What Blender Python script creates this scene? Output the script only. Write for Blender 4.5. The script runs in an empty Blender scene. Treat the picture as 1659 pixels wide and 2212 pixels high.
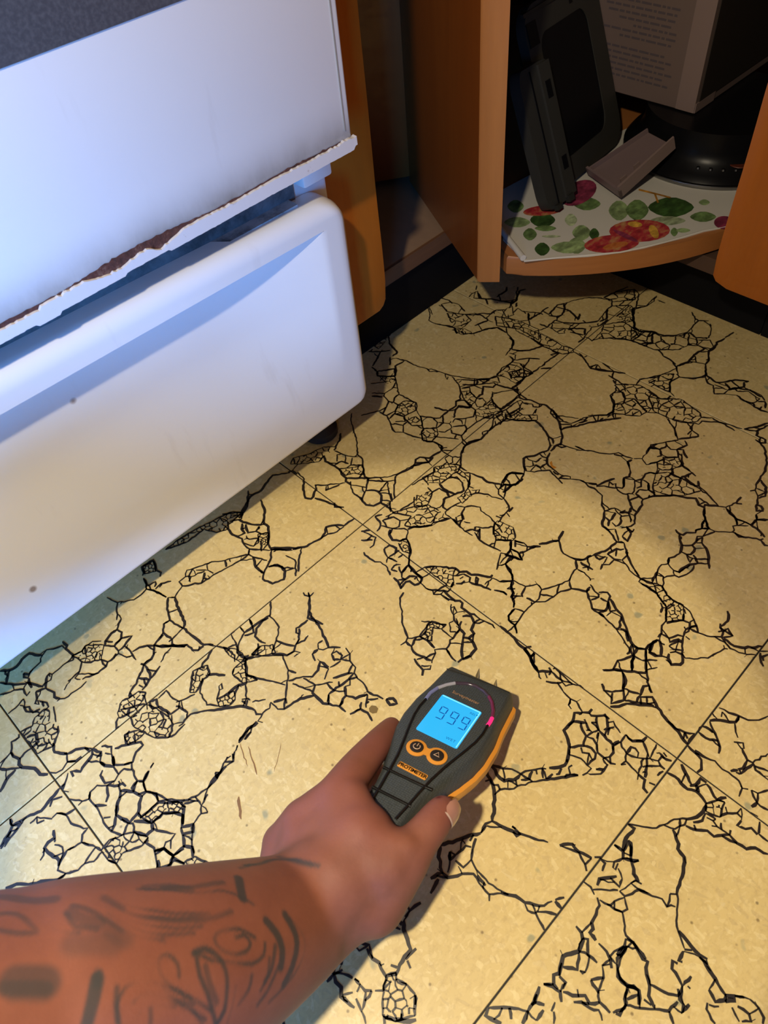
import bpy, bmesh, math, random, json
import numpy as np
from mathutils import Vector, Matrix
random.seed(7)
sc = bpy.context.scene
COL = sc.collection
T = 0.3048                      # floor tile, 12 in

# ---------------------------------------------------------------- camera, world, lights, exposure
CR = [[0.702105, -0.707319, -0.082155], [-0.585419, -0.507687, -0.63209], [0.40538, 0.491888, -0.770528]]
CC = [-0.25077, -0.33524, 0.51829]
cam = bpy.data.cameras.new('camera'); camo = bpy.data.objects.new('camera', cam); COL.objects.link(camo)
r_, d_, f_ = [Vector(v) for v in CR]
camo.matrix_world = Matrix(((r_.x, -d_.x, -f_.x, CC[0]), (r_.y, -d_.y, -f_.y, CC[1]), (r_.z, -d_.z, -f_.z, CC[2]), (0, 0, 0, 1)))
cam.sensor_fit = 'HORIZONTAL'; cam.sensor_width = 36; cam.lens = 36.0056; cam.clip_start = .01
cam.dof.use_dof = True; cam.dof.focus_distance = .60; cam.dof.aperture_fstop = 24
sc.camera = camo
w = bpy.data.worlds.new('world'); sc.world = w; w.use_nodes = True
w.node_tree.nodes['Background'].inputs[0].default_value = (.92, .84, .80, 1)
w.node_tree.nodes['Background'].inputs[1].default_value = .10
def light(name, typ, loc, power, color, size, target=None):
    l = bpy.data.lights.new(name, typ); l.energy = power; l.color = color
    o = bpy.data.objects.new(name, l); COL.objects.link(o); o.location = loc
    if typ == 'AREA':
        l.shape = 'RECTANGLE'; l.size, l.size_y = size
        o.rotation_euler = (Vector(target) - Vector(loc)).to_track_quat('-Z', 'Y').to_euler()
    else: l.shadow_soft_size = size
    return o
LP = Vector((-.405, -.29, .80))                    # head torch worn just above and left of the lens, aimed at the meter
light('head_torch_spill', 'POINT', LP, 16.2, (1, .845, .62), .015)
tb = light('head_torch_beam', 'SPOT', LP, 18.5, (1, .85, .58), .012)
tb.data.spot_size = math.radians(35.0); tb.data.spot_blend = .16
tb.rotation_euler = (Vector((-.150, -.175, 0)) - LP).to_track_quat('-Z', 'Y').to_euler()
dw = light('daylight_window', 'AREA', (-1.10, -.85, .36), 8.4, (.045, .325, 1), (.35, .4), (-.60, .06, .21))
dw.data.spread = math.radians(54)
sc.view_settings.view_transform = 'Standard'; sc.view_settings.look = 'None'
sc.view_settings.exposure = 0; sc.view_settings.gamma = 1; sc.view_settings.use_curve_mapping = False

# ---------------------------------------------------------------- helpers
def tag(o, label=None, cat=None, group=None, kind=None):
    for k, v in (('label', label), ('category', cat), ('group', group), ('kind', kind)):
        if v: o[k] = v
    return o
def empty(name, loc, label=None, cat=None, mat=None):
    o = bpy.data.objects.new(name, None); COL.objects.link(o); o.empty_display_size = .05
    o.matrix_world = mat if mat is not None else Matrix.Translation(loc)
    o['mw'] = [x for r in o.matrix_world for x in r]
    return tag(o, label, cat)
def wmat(o):
    if 'mw' in o: v = list(o['mw']); return Matrix([v[0:4], v[4:8], v[8:12], v[12:16]])
    return wmat(o.parent) @ o.matrix_local if False else Matrix.Identity(4)
def obj(name, verts, faces, mats, parent=None, fm=None, smooth=None, local=False):
    """verts in world space unless local; children of an Empty keep their place"""
    me = bpy.data.meshes.new(name); me.from_pydata([tuple(v) for v in verts], [], [tuple(f) for f in faces]); me.validate()
    if not isinstance(mats, (list, tuple)): mats = [mats]
    for m in mats: me.materials.append(m)
    if fm is not None: me.polygons.foreach_set('material_index', list(fm))
    bm = bmesh.new(); bm.from_mesh(me); bmesh.ops.recalc_face_normals(bm, faces=bm.faces); bm.to_mesh(me); bm.free()
    return link(name, me, parent, smooth, local)
def link(name, me, parent=None, smooth=None, local=False):
    if smooth is not None:
        me.polygons.foreach_set('use_smooth', [True] * len(me.polygons)); me.set_sharp_from_angle(angle=math.radians(smooth))
    o = bpy.data.objects.new(name, me); COL.objects.link(o)
    if parent is not None:
        o.parent = parent
        if not local: o.matrix_parent_inverse = wmat(parent).inverted()
    return o
def frombm(name, bm, mats, parent=None, smooth=None, local=False):
    me = bpy.data.meshes.new(name); bmesh.ops.recalc_face_normals(bm, faces=bm.faces); bm.to_mesh(me); bm.free()
    for m in (mats if isinstance(mats, (list, tuple)) else [mats]): me.materials.append(m)
    return link(name, me, parent, smooth, local)
def box(name, a, b, mat, parent=None, bev=0, seg=2, local=False):
    bm = bmesh.new(); bmesh.ops.create_cube(bm, size=1)
    for v in bm.verts: v.co = Vector([(a[i] + b[i]) / 2 + v.co[i] * (b[i] - a[i]) for i in range(3)])
    if bev: bmesh.ops.bevel(bm, geom=bm.edges[:], offset=bev, segments=seg, affect='EDGES', profile=.5)
    return frombm(name, bm, mat, parent, 35 if bev else None, local)
def prism_data(poly, z0, z1):
    n = len(poly); v = [(p[0], p[1], z0) for p in poly] + [(p[0], p[1], z1) for p in poly]
    f = [tuple(range(n - 1, -1, -1)), tuple(range(n, 2 * n))] + [(i, (i + 1) % n, n + (i + 1) % n, n + i) for i in range(n)]
    return v, f
def prism(name, poly, z0, z1, mat, parent=None, bev=0, xf=None, local=False, smooth=None):
    v, f = prism_data(poly, z0, z1)
    bm = bmesh.new(); vs = [bm.verts.new(p) for p in v]
    for q in f: bm.faces.new([vs[i] for i in q])
    if bev: bmesh.ops.bevel(bm, geom=[e for e in bm.edges if abs(e.verts[0].co.z - e.verts[1].co.z) < 1e-7], offset=bev, segments=2, affect='EDGES', profile=.5)
    if xf is not None: bmesh.ops.transform(bm, matrix=xf, verts=bm.verts)
    return frombm(name, bm, mat, parent, smooth if smooth else (40 if bev else None), local)
def tube_data(pts, rad, n=8, closed=False):
    pts = [Vector(p) for p in pts]; m = len(pts); rad = rad if isinstance(rad, (list, tuple)) else [rad] * m
    v, f = [], []; up = None
    for i, p in enumerate(pts):
        t = ((pts[(i + 1) % m] if (closed or i + 1 < m) else p) - (pts[i - 1] if (closed or i) else p)).normalized()
        if up is None: up = t.orthogonal().normalized()
        up = (up - t * up.dot(t)).normalized(); s = t.cross(up)
        for k in range(n):
            a = 2 * math.pi * k / n; v.append(p + (up * math.cos(a) + s * math.sin(a)) * rad[i])
    for i in range(m if closed else m - 1):
        for k in range(n):
            a, b = i * n + k, i * n + (k + 1) % n; c, d = ((i + 1) % m) * n + (k + 1) % n, ((i + 1) % m) * n + k
            f.append((a, b, c, d))
    if not closed: f += [tuple(range(n - 1, -1, -1)), tuple(range((m - 1) * n, m * n))]
    return v, f
def tube(name, pts, rad, mat, parent=None, n=8, local=False, closed=False):
    v, f = tube_data(pts, rad, n, closed); return obj(name, v, f, mat, parent, None, 50, local)
def lathe(name, prof, c, mat, parent=None, n=48, local=False):
    v, f = [], []; m = len(prof)
    for i in range(n):
        a = 2 * math.pi * i / n
        v += [(c[0] + r * math.cos(a), c[1] + r * math.sin(a), c[2] + z) for r, z in prof]
    for i in range(n):
        for j in range(m - 1): f.append((i * m + j, ((i + 1) % n) * m + j, ((i + 1) % n) * m + j + 1, i * m + j + 1))
    f += [tuple(i * m for i in range(n)), tuple(i * m + m - 1 for i in range(n))]
    return obj(name, v, f, mat, parent, None, 40, local)

# materials
def mat(name, color, rough=.5, metal=0, coat=0, emit=None, estr=1, spec=None):
    m = bpy.data.materials.new(name); m.use_nodes = True; p = m.node_tree.nodes['Principled BSDF']
    p.inputs['Base Color'].default_value = (*color, 1); p.inputs['Roughness'].default_value = rough
    p.inputs['Metallic'].default_value = metal; p.inputs['Coat Weight'].default_value = coat
    if spec is not None: p.inputs['Specular IOR Level'].default_value = spec
    if emit: p.inputs['Emission Color'].default_value = (*emit, 1); p.inputs['Emission Strength'].default_value = estr
    return m
class NT:
    def __init__(s, m): s.m = m; s.t = m.node_tree; s.p = s.t.nodes['Principled BSDF']
    def n(s, typ, **kw):
        nd = s.t.nodes.new(typ)
        for k, v in kw.items(): setattr(nd, k, v)
        return nd
    def l(s, a, b): s.t.links.new(a, b)
    def coord(s, scale=(1, 1, 1), kind='Object', rot=(0, 0, 0)):
        tc = s.n('ShaderNodeTexCoord'); mp = s.n('ShaderNodeMapping'); mp.inputs['Scale'].default_value = scale; mp.inputs['Rotation'].default_value = rot
        s.l(tc.outputs[kind], mp.inputs['Vector']); return mp.outputs[0]
    def noise(s, vec, scale, detail=3, rough=.55, dist=0):
        nd = s.n('ShaderNodeTexNoise'); nd.inputs['Scale'].default_value = scale; nd.inputs['Detail'].default_value = detail
        nd.inputs['Roughness'].default_value = rough; nd.inputs['Distortion'].default_value = dist; s.l(vec, nd.inputs['Vector']); return nd.outputs['Fac']
    def ramp(s, fac, stops, interp='LINEAR'):
        nd = s.n('ShaderNodeValToRGB'); nd.color_ramp.interpolation = interp; cr = nd.color_ramp
        while len(cr.elements) < len(stops): cr.elements.new(.5)
        for e, (p, c) in zip(cr.elements, stops): e.position = p; e.color = (*c, 1) if not isinstance(c, (int, float)) else (c, c, c, 1)
        s.l(fac, nd.inputs[0]); return nd.outputs[0]
    def mix(s, fac, a, b, mode='MIX'):
        nd = s.n('ShaderNodeMix', data_type='RGBA', blend_type=mode)
        for k, v in ((0, fac), (6, a), (7, b)):
            if isinstance(v, (int, float)): nd.inputs[k].default_value = v
            elif isinstance(v, tuple): nd.inputs[k].default_value = (*v, 1)
            else: s.l(v, nd.inputs[k])
        return nd.outputs[2]
    def math(s, op, a, b=0, clamp=False):
        nd = s.n('ShaderNodeMath', operation=op, use_clamp=clamp)
        for k, v in ((0, a), (1, b)):
            if isinstance(v, (int, float)): nd.inputs[k].default_value = v
            else: s.l(v, nd.inputs[k])
        return nd.outputs[0]
    def base(s, c): s.l(c, s.p.inputs['Base Color'])
    def bump(s, h, strength=.2, dist=.001):
        nd = s.n('ShaderNodeBump'); nd.inputs['Strength'].default_value = strength; nd.inputs['Distance'].default_value = dist
        s.l(h, nd.inputs['Height']); s.l(nd.outputs[0], s.p.inputs['Normal'])

def wood(name, c1, c2, scale=(26, 26, 1.6), rough=.38, coat=.25, ring=1.0):
    m = mat(name, c1, rough, 0, coat); k = NT(m); v = k.coord(scale)
    a = k.noise(v, 1.0 * ring, 5, .6, .6); b = k.noise(v, 6, 3, .7, .2)
    c = k.mix(a, c1, c2); k.base(k.mix(k.math('MULTIPLY', b, .45), c, (c1[0] * .42, c1[1] * .35, c1[2] * .35)))
    k.bump(b, .12, .0004); return m
M = {}
M['wood_orange'] = wood('orange_stained_wood', (.48, .138, .010), (.36, .085, .005))
M['wood_red'] = wood('red_brown_wood', (.26, .070, .009), (.16, .036, .004), rough=.42)
M['wood_light'] = wood('light_pine_edge', (.56, .235, .066), (.42, .150, .036), (30, 30, 2.2), .42, .15)
M['wood_shelf'] = wood('shelf_edge_pine', (.50, .20, .055), (.34, .12, .03), (3.5, 3.5, 60), .45, .15)
M['plywood'] = wood('bare_plywood', (.36, .23, .13), (.26, .155, .085), (14, 3, 30), .8, 0)
M['plywood_edge'] = wood('stained_ply_edge', (.20, .085, .03), (.11, .045, .018), (5, 5, 90), .7, 0)
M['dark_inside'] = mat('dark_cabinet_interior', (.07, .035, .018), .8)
M['toe'] = mat('black_vinyl_toe_kick', (.005, .005, .006), .55, spec=.08); 
M['counter'] = mat('laminate_counter', (.45, .40, .34), .4)
M['wall'] = mat('painted_wall', (.62, .58, .50), .8)
M['seam'] = mat('seam_black', (.012, .010, .008), .7)
M['vein'] = mat('black_print', (.013, .009, .008), .42)
M['scuff'] = mat('brown_scuff', (.20, .10, .035), .6)
M['spot'] = mat('brown_spot', (.17, .11, .03), .6)
M['orange_stain'] = mat('orange_stain', (.50, .20, .02), .5)
# vinyl tile body: tan with pale, buff and green-grey flecks
m = mat('vinyl_tile', (.6, .5, .32), .36); k = NT(m); v = k.coord((1, 1, 1), 'Object')
dv = k.n('ShaderNodeVectorMath', operation='ADD'); nz = k.n('ShaderNodeTexNoise'); nz.inputs['Scale'].default_value = 60
k.l(v, nz.inputs['Vector']); sc_ = k.n('ShaderNodeVectorMath', operation='SCALE'); k.l(nz.outputs['Color'], sc_.inputs[0]); sc_.inputs['Scale'].default_value = .012
k.l(v, dv.inputs[0]); k.l(sc_.outputs[0], dv.inputs[1])
def vor(vec, scale, out='Color', feat='F1'):
    nd = k.n('ShaderNodeTexVoronoi', feature=feat); nd.inputs['Scale'].default_value = scale; k.l(vec, nd.inputs['Vector']); return nd.outputs[out]
mp = k.n('ShaderNodeMapping'); mp.inputs['Scale'].default_value = (1, 2.1, 1); mp.inputs['Rotation'].default_value = (0, 0, .5); k.l(dv.outputs[0], mp.inputs['Vector'])
mp2 = k.n('ShaderNodeMapping'); mp2.inputs['Scale'].default_value = (2.3, 1, 1); mp2.inputs['Rotation'].default_value = (0, 0, -.35); k.l(dv.outputs[0], mp2.inputs['Vector'])
s1 = k.n('ShaderNodeSeparateColor'); k.l(vor(mp.outputs[0], 300), s1.inputs[0]); s2 = k.n('ShaderNodeSeparateColor'); k.l(vor(mp2.outputs[0], 200), s2.inputs[0])
s3 = k.n('ShaderNodeSeparateColor'); k.l(vor(dv.outputs[0], 95), s3.inputs[0])
ba = k.ramp(k.noise(v, 9, 4, .6), [(.3, (.56, .43, .180)), (.7, (.65, .505, .222))])
c = k.mix(k.ramp(s1.outputs[0], [(.0, 0.), (.6, 0.), (.85, .22), (1, .38)]), ba, (.74, .61, .31))
c = k.mix(k.ramp(s2.outputs[0], [(.0, .0), (.88, 0.), (.92, .36)]), c, (.78, .665, .36))
c = k.mix(k.ramp(s2.outputs[1], [(.0, .30), (.10, 0.)]), c, (.40, .30, .16))
d3 = k.n('ShaderNodeTexVoronoi'); d3.inputs['Scale'].default_value = 95; k.l(dv.outputs[0], d3.inputs['Vector'])
fl = k.math('MULTIPLY', k.ramp(s3.outputs[0], [(.955, 0.), (.962, 1.)]), k.ramp(d3.outputs['Distance'], [(.20, 1.), (.34, 0.)]))
c = k.mix(k.math('MULTIPLY', fl, .8), c, (.26, .27, .17))
d4 = k.n('ShaderNodeTexVoronoi'); d4.inputs['Scale'].default_value = 95; k.l(v, d4.inputs['Vector']); s4 = k.n('ShaderNodeSeparateColor'); k.l(d4.outputs['Color'], s4.inputs[0])
fl2 = k.math('MULTIPLY', k.ramp(s4.outputs[2], [(.90, 0.), (.91, 1.)]), k.ramp(d4.outputs['Distance'], [(.05, 1.), (.12, 0.)]))
c = k.mix(k.math('MULTIPLY', fl2, .75), c, (.12, .075, .03))
c = k.mix(k.math('MULTIPLY', k.ramp(k.noise(v, 260, 3, .6), [(.50, 0.), (.72, 1.)]), .42), c, (.40, .28, .12))
c = k.mix(k.math('MULTIPLY', k.ramp(k.noise(v, 7, 5, .7), [(.55, 0.), (.75, 1.)]), .30), c, (.42, .29, .14)); k.base(c)
k.bump(k.noise(v, 40, 3), .06, .001); M['tile'] = m
# enamel
def enamel(name, dirt_z=None):
    m = mat(name, (.78, .78, .775), .33, 0, .35); k = NT(m); v = k.coord((1, 1, 1))
    c = k.ramp(k.noise(v, 3, 2), [(.3, (.82, .82, .82)), (.7, (.85, .85, .84))])
    n1 = k.noise(k.coord((1.6, 1, .22)), 26, 5, .65)
    c = k.mix(k.math('MULTIPLY', k.ramp(n1, [(.60, 0.), (.74, 1.)]), .16), c, (.45, .39, .33))
    vo = k.n('ShaderNodeTexVoronoi'); vo.inputs['Scale'].default_value = 34; k.l(v, vo.inputs['Vector']); sp = k.n('ShaderNodeSeparateColor'); k.l(vo.outputs['Color'], sp.inputs[0])
    c = k.mix(k.math('MULTIPLY', k.ramp(sp.outputs[0], [(.86, 0.), (.87, .8)]), k.ramp(vo.outputs['Distance'], [(.05, 1.), (.11, 0.)])), c, (.16, .085, .05))
    if dirt_z is not None:
        px = k.n('ShaderNodeSeparateXYZ'); tc = k.n('ShaderNodeTexCoord'); k.l(tc.outputs['Object'], px.inputs[0])
        z0, z1, amt, col = dirt_z
        mr = k.n('ShaderNodeMapRange'); mr.inputs[1].default_value = z1; mr.inputs[2].default_value = z0; k.l(px.outputs[2], mr.inputs[0])
        g = k.math('POWER', mr.outputs[0], 2.2); c = k.mix(k.math('MULTIPLY', g, k.math('MULTIPLY', k.ramp(k.noise(k.coord((1, 1, .5)), 30, 5, .7), [(.2, .45), (.7, 1.)]), amt)), c, col)
    k.base(c); return m
M['enamel_door'] = enamel('white_enamel_door', (.287, .318, .85, (.16, .125, .08)))
M['enamel_drawer'] = enamel('white_enamel_drawer', (.056, .10, .25, (.45, .36, .25)))
M['enamel'] = enamel('white_enamel')
m = mat('drawer_top_grime', (.30, .30, .31), .5); k = NT(m); v = k.coord()
k.base(k.ramp(k.noise(v, 38, 5, .7), [(.35, (.10, .09, .085)), (.55, (.42, .42, .43)), (.75, (.58, .58, .58))])); M['grime'] = m
m = mat('gap_grime_shade', (.1, .1, .1), .7); k = NT(m); v = k.coord()
k.base(k.ramp(k.noise(v, 30, 5, .7), [(.35, (.05, .046, .045)), (.6, (.16, .15, .15)), (.8, (.30, .29, .29))])); M['grime_shade'] = m  # grime mottling kept dark to carry the shade of the gap
m = mat('chipped_white_paint', (.72, .70, .69), .4); k = NT(m); v = k.coord()
k.base(k.mix(k.ramp(k.noise(v, 95, 4, .7), [(.62, 0.), (.74, .8)]), (.72, .69, .68), (.32, .20, .14))); M['trim'] = m
m = mat('rust', (.09, .03, .018), .75); k = NT(m); v = k.coord()
k.base(k.ramp(k.noise(v, 210, 4, .7), [(.3, (.035, .013, .010)), (.55, (.10, .032, .020)), (.72, (.20, .11, .07))])); k.bump(k.noise(v, 300, 3), .6, .001); M['rust'] = m
m = mat('dark_oven_glass', (.05, .052, .06), .38, 0, .2); k = NT(m); v = k.coord()
k.base(k.ramp(k.noise(v, 500, 2), [(.4, (.055, .058, .068)), (.7, (.085, .088, .098))])); M['glass_dark'] = m
M['seal'] = mat('grey_seam', (.30, .28, .25), .6)
M['rubber'] = mat('black_rubber', (.012, .012, .014), .5)
# skin, with tattoo ink and warm flush carried on the mesh
m = mat('skin', (.42, .19, .12), .58, spec=.35); k = NT(m); v = k.coord()
at = k.n('ShaderNodeAttribute', attribute_name='ink'); af = k.n('ShaderNodeAttribute', attribute_name='flush')
c = k.ramp(k.noise(v, 45, 4, .6), [(.3, (.18, .063, .037)), (.7, (.23, .083, .048))])
c = k.mix(af.outputs['Fac'], c, (.25, .080, .066))
c = k.mix(k.math('MULTIPLY', k.ramp(k.noise(v, 260, 2, .6), [(.5, 0.), (.75, 1.)]), .10), c, (.30, .10, .07))
ac = k.n('ShaderNodeAttribute', attribute_name='cut'); c = k.mix(at.outputs['Fac'], c, (.045, .042, .042)); k.base(k.mix(ac.outputs['Fac'], c, (.10, .006, .006)))
k.p.inputs['Subsurface Weight'].default_value = .12; k.p.inputs['Subsurface Radius'].default_value = (1, .35, .2); k.p.inputs['Subsurface Scale'].default_value = .004
k.bump(k.noise(v, 420, 3, .6), .14, .0006); M['skin'] = m
M['nail'] = mat('fingernail', (.40, .20, .15), .25, 0, .4); M['nail_edge'] = mat('nail_white', (.55, .40, .33), .3); M['blood'] = mat('dried_blood', (.22, .015, .012), .4)
# meter
m = mat('charcoal_plastic', (.034, .038, .037), .5); k = NT(m); v = k.coord((1, 1, 1))
ck = k.n('ShaderNodeTexVoronoi'); ck.inputs['Scale'].default_value = 700; ck.inputs['Randomness'].default_value = .25; k.l(v, ck.inputs['Vector']); k.bump(ck.outputs['Distance'], .35, .0006)
k.base(k.ramp(ck.outputs['Distance'], [(.0, (.060, .070, .073)), (.6, (.034, .041, .043))])); M['shell'] = m
M['orange'] = mat('orange_plastic', (.66, .27, .035), .42); M['groove'] = mat('black_gloss_bead', (.006, .006, .006), .18); M['button'] = mat('black_button', (.018, .013, .010), .45)
M['bronze'] = mat('bronze_print', (.36, .19, .09), .5); M['icon'] = mat('pale_icon', (.50, .33, .22), .5); M['steel'] = mat('steel_pin', (.35, .34, .34), .3, 1)
M['lcd'] = mat('backlit_display', (.01, .05, .08), .2, 0, 0, (.028, .50, .96), .95); M['lcd_edge'] = mat('backlit_edge', (.05, .2, .25), .2, 0, 0, (.25, .86, 1), 1.0)
M['lcd_ink'] = mat('display_segment', (.004, .03, .14), .3, 0, 0, (.003, .07, .36), .7); M['lcd_pale'] = mat('display_pale_segment', (.004, .03, .14), .3, 0, 0, (.004, .13, .42), .7)
M['arc_blue'] = mat('scale_blue', (.16, .18, .36), .2); M['arc_pale'] = mat('scale_pale', (.30, .30, .36), .15); M['arc_dark'] = mat('scale_dark', (.045, .030, .045), .15)
M['arc_plum'] = mat('scale_plum', (.14, .02, .06), .2); M['arc_red'] = mat('scale_lit_red', (.5, .02, .12), .2, 0, 0, (1, .02, .17), .95)
# cabinet contents
M['blk'] = mat('black_plastic', (.020, .020, .017), .42); M['blk2'] = mat('matte_black_plastic', (.030, .029, .024), .5); M['pan'] = mat('black_gloss', (.005, .005, .006), .30, spec=.15); M['rim'] = mat('grey_metal_rim', (.25, .25, .25), .3, 1)
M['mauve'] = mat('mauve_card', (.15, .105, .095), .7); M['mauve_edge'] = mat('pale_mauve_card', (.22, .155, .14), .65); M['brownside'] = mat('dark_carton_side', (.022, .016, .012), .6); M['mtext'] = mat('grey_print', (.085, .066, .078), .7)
M['traypl'] = mat('mauve_plastic', (.17, .12, .12), .5); M['red_dot'] = mat('red_badge', (.10, .02, .008), .5)
M['paper'] = mat('liner_white', (.62, .60, .54), .5)
for n_, c_ in (('dark', (.035, .085, .018)), ('mid', (.12, .20, .065)), ('light', (.22, .31, .13)), ('pale', (.36, .43, .25)), ('red', (.42, .030, .040)), ('maroon', (.22, .028, .065)), ('orange', (.50, .14, .03)), ('yellow', (.55, .30, .04)), ('stem', (.38, .17, .02))):
    m = mat('liner_print_' + n_, c_, .5); k = NT(m); hi = (.50, .28, .10) if n_ in ('red', 'orange') else tuple(min(1, q * 1.9) for q in c_)
    k.base(k.ramp(k.noise(k.coord((1, 1.6, 1)), 85, 4, .6), [(.34, tuple(q * .55 for q in c_)), (.50, c_), (.72, hi)])); M['p_' + n_] = m

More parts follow.
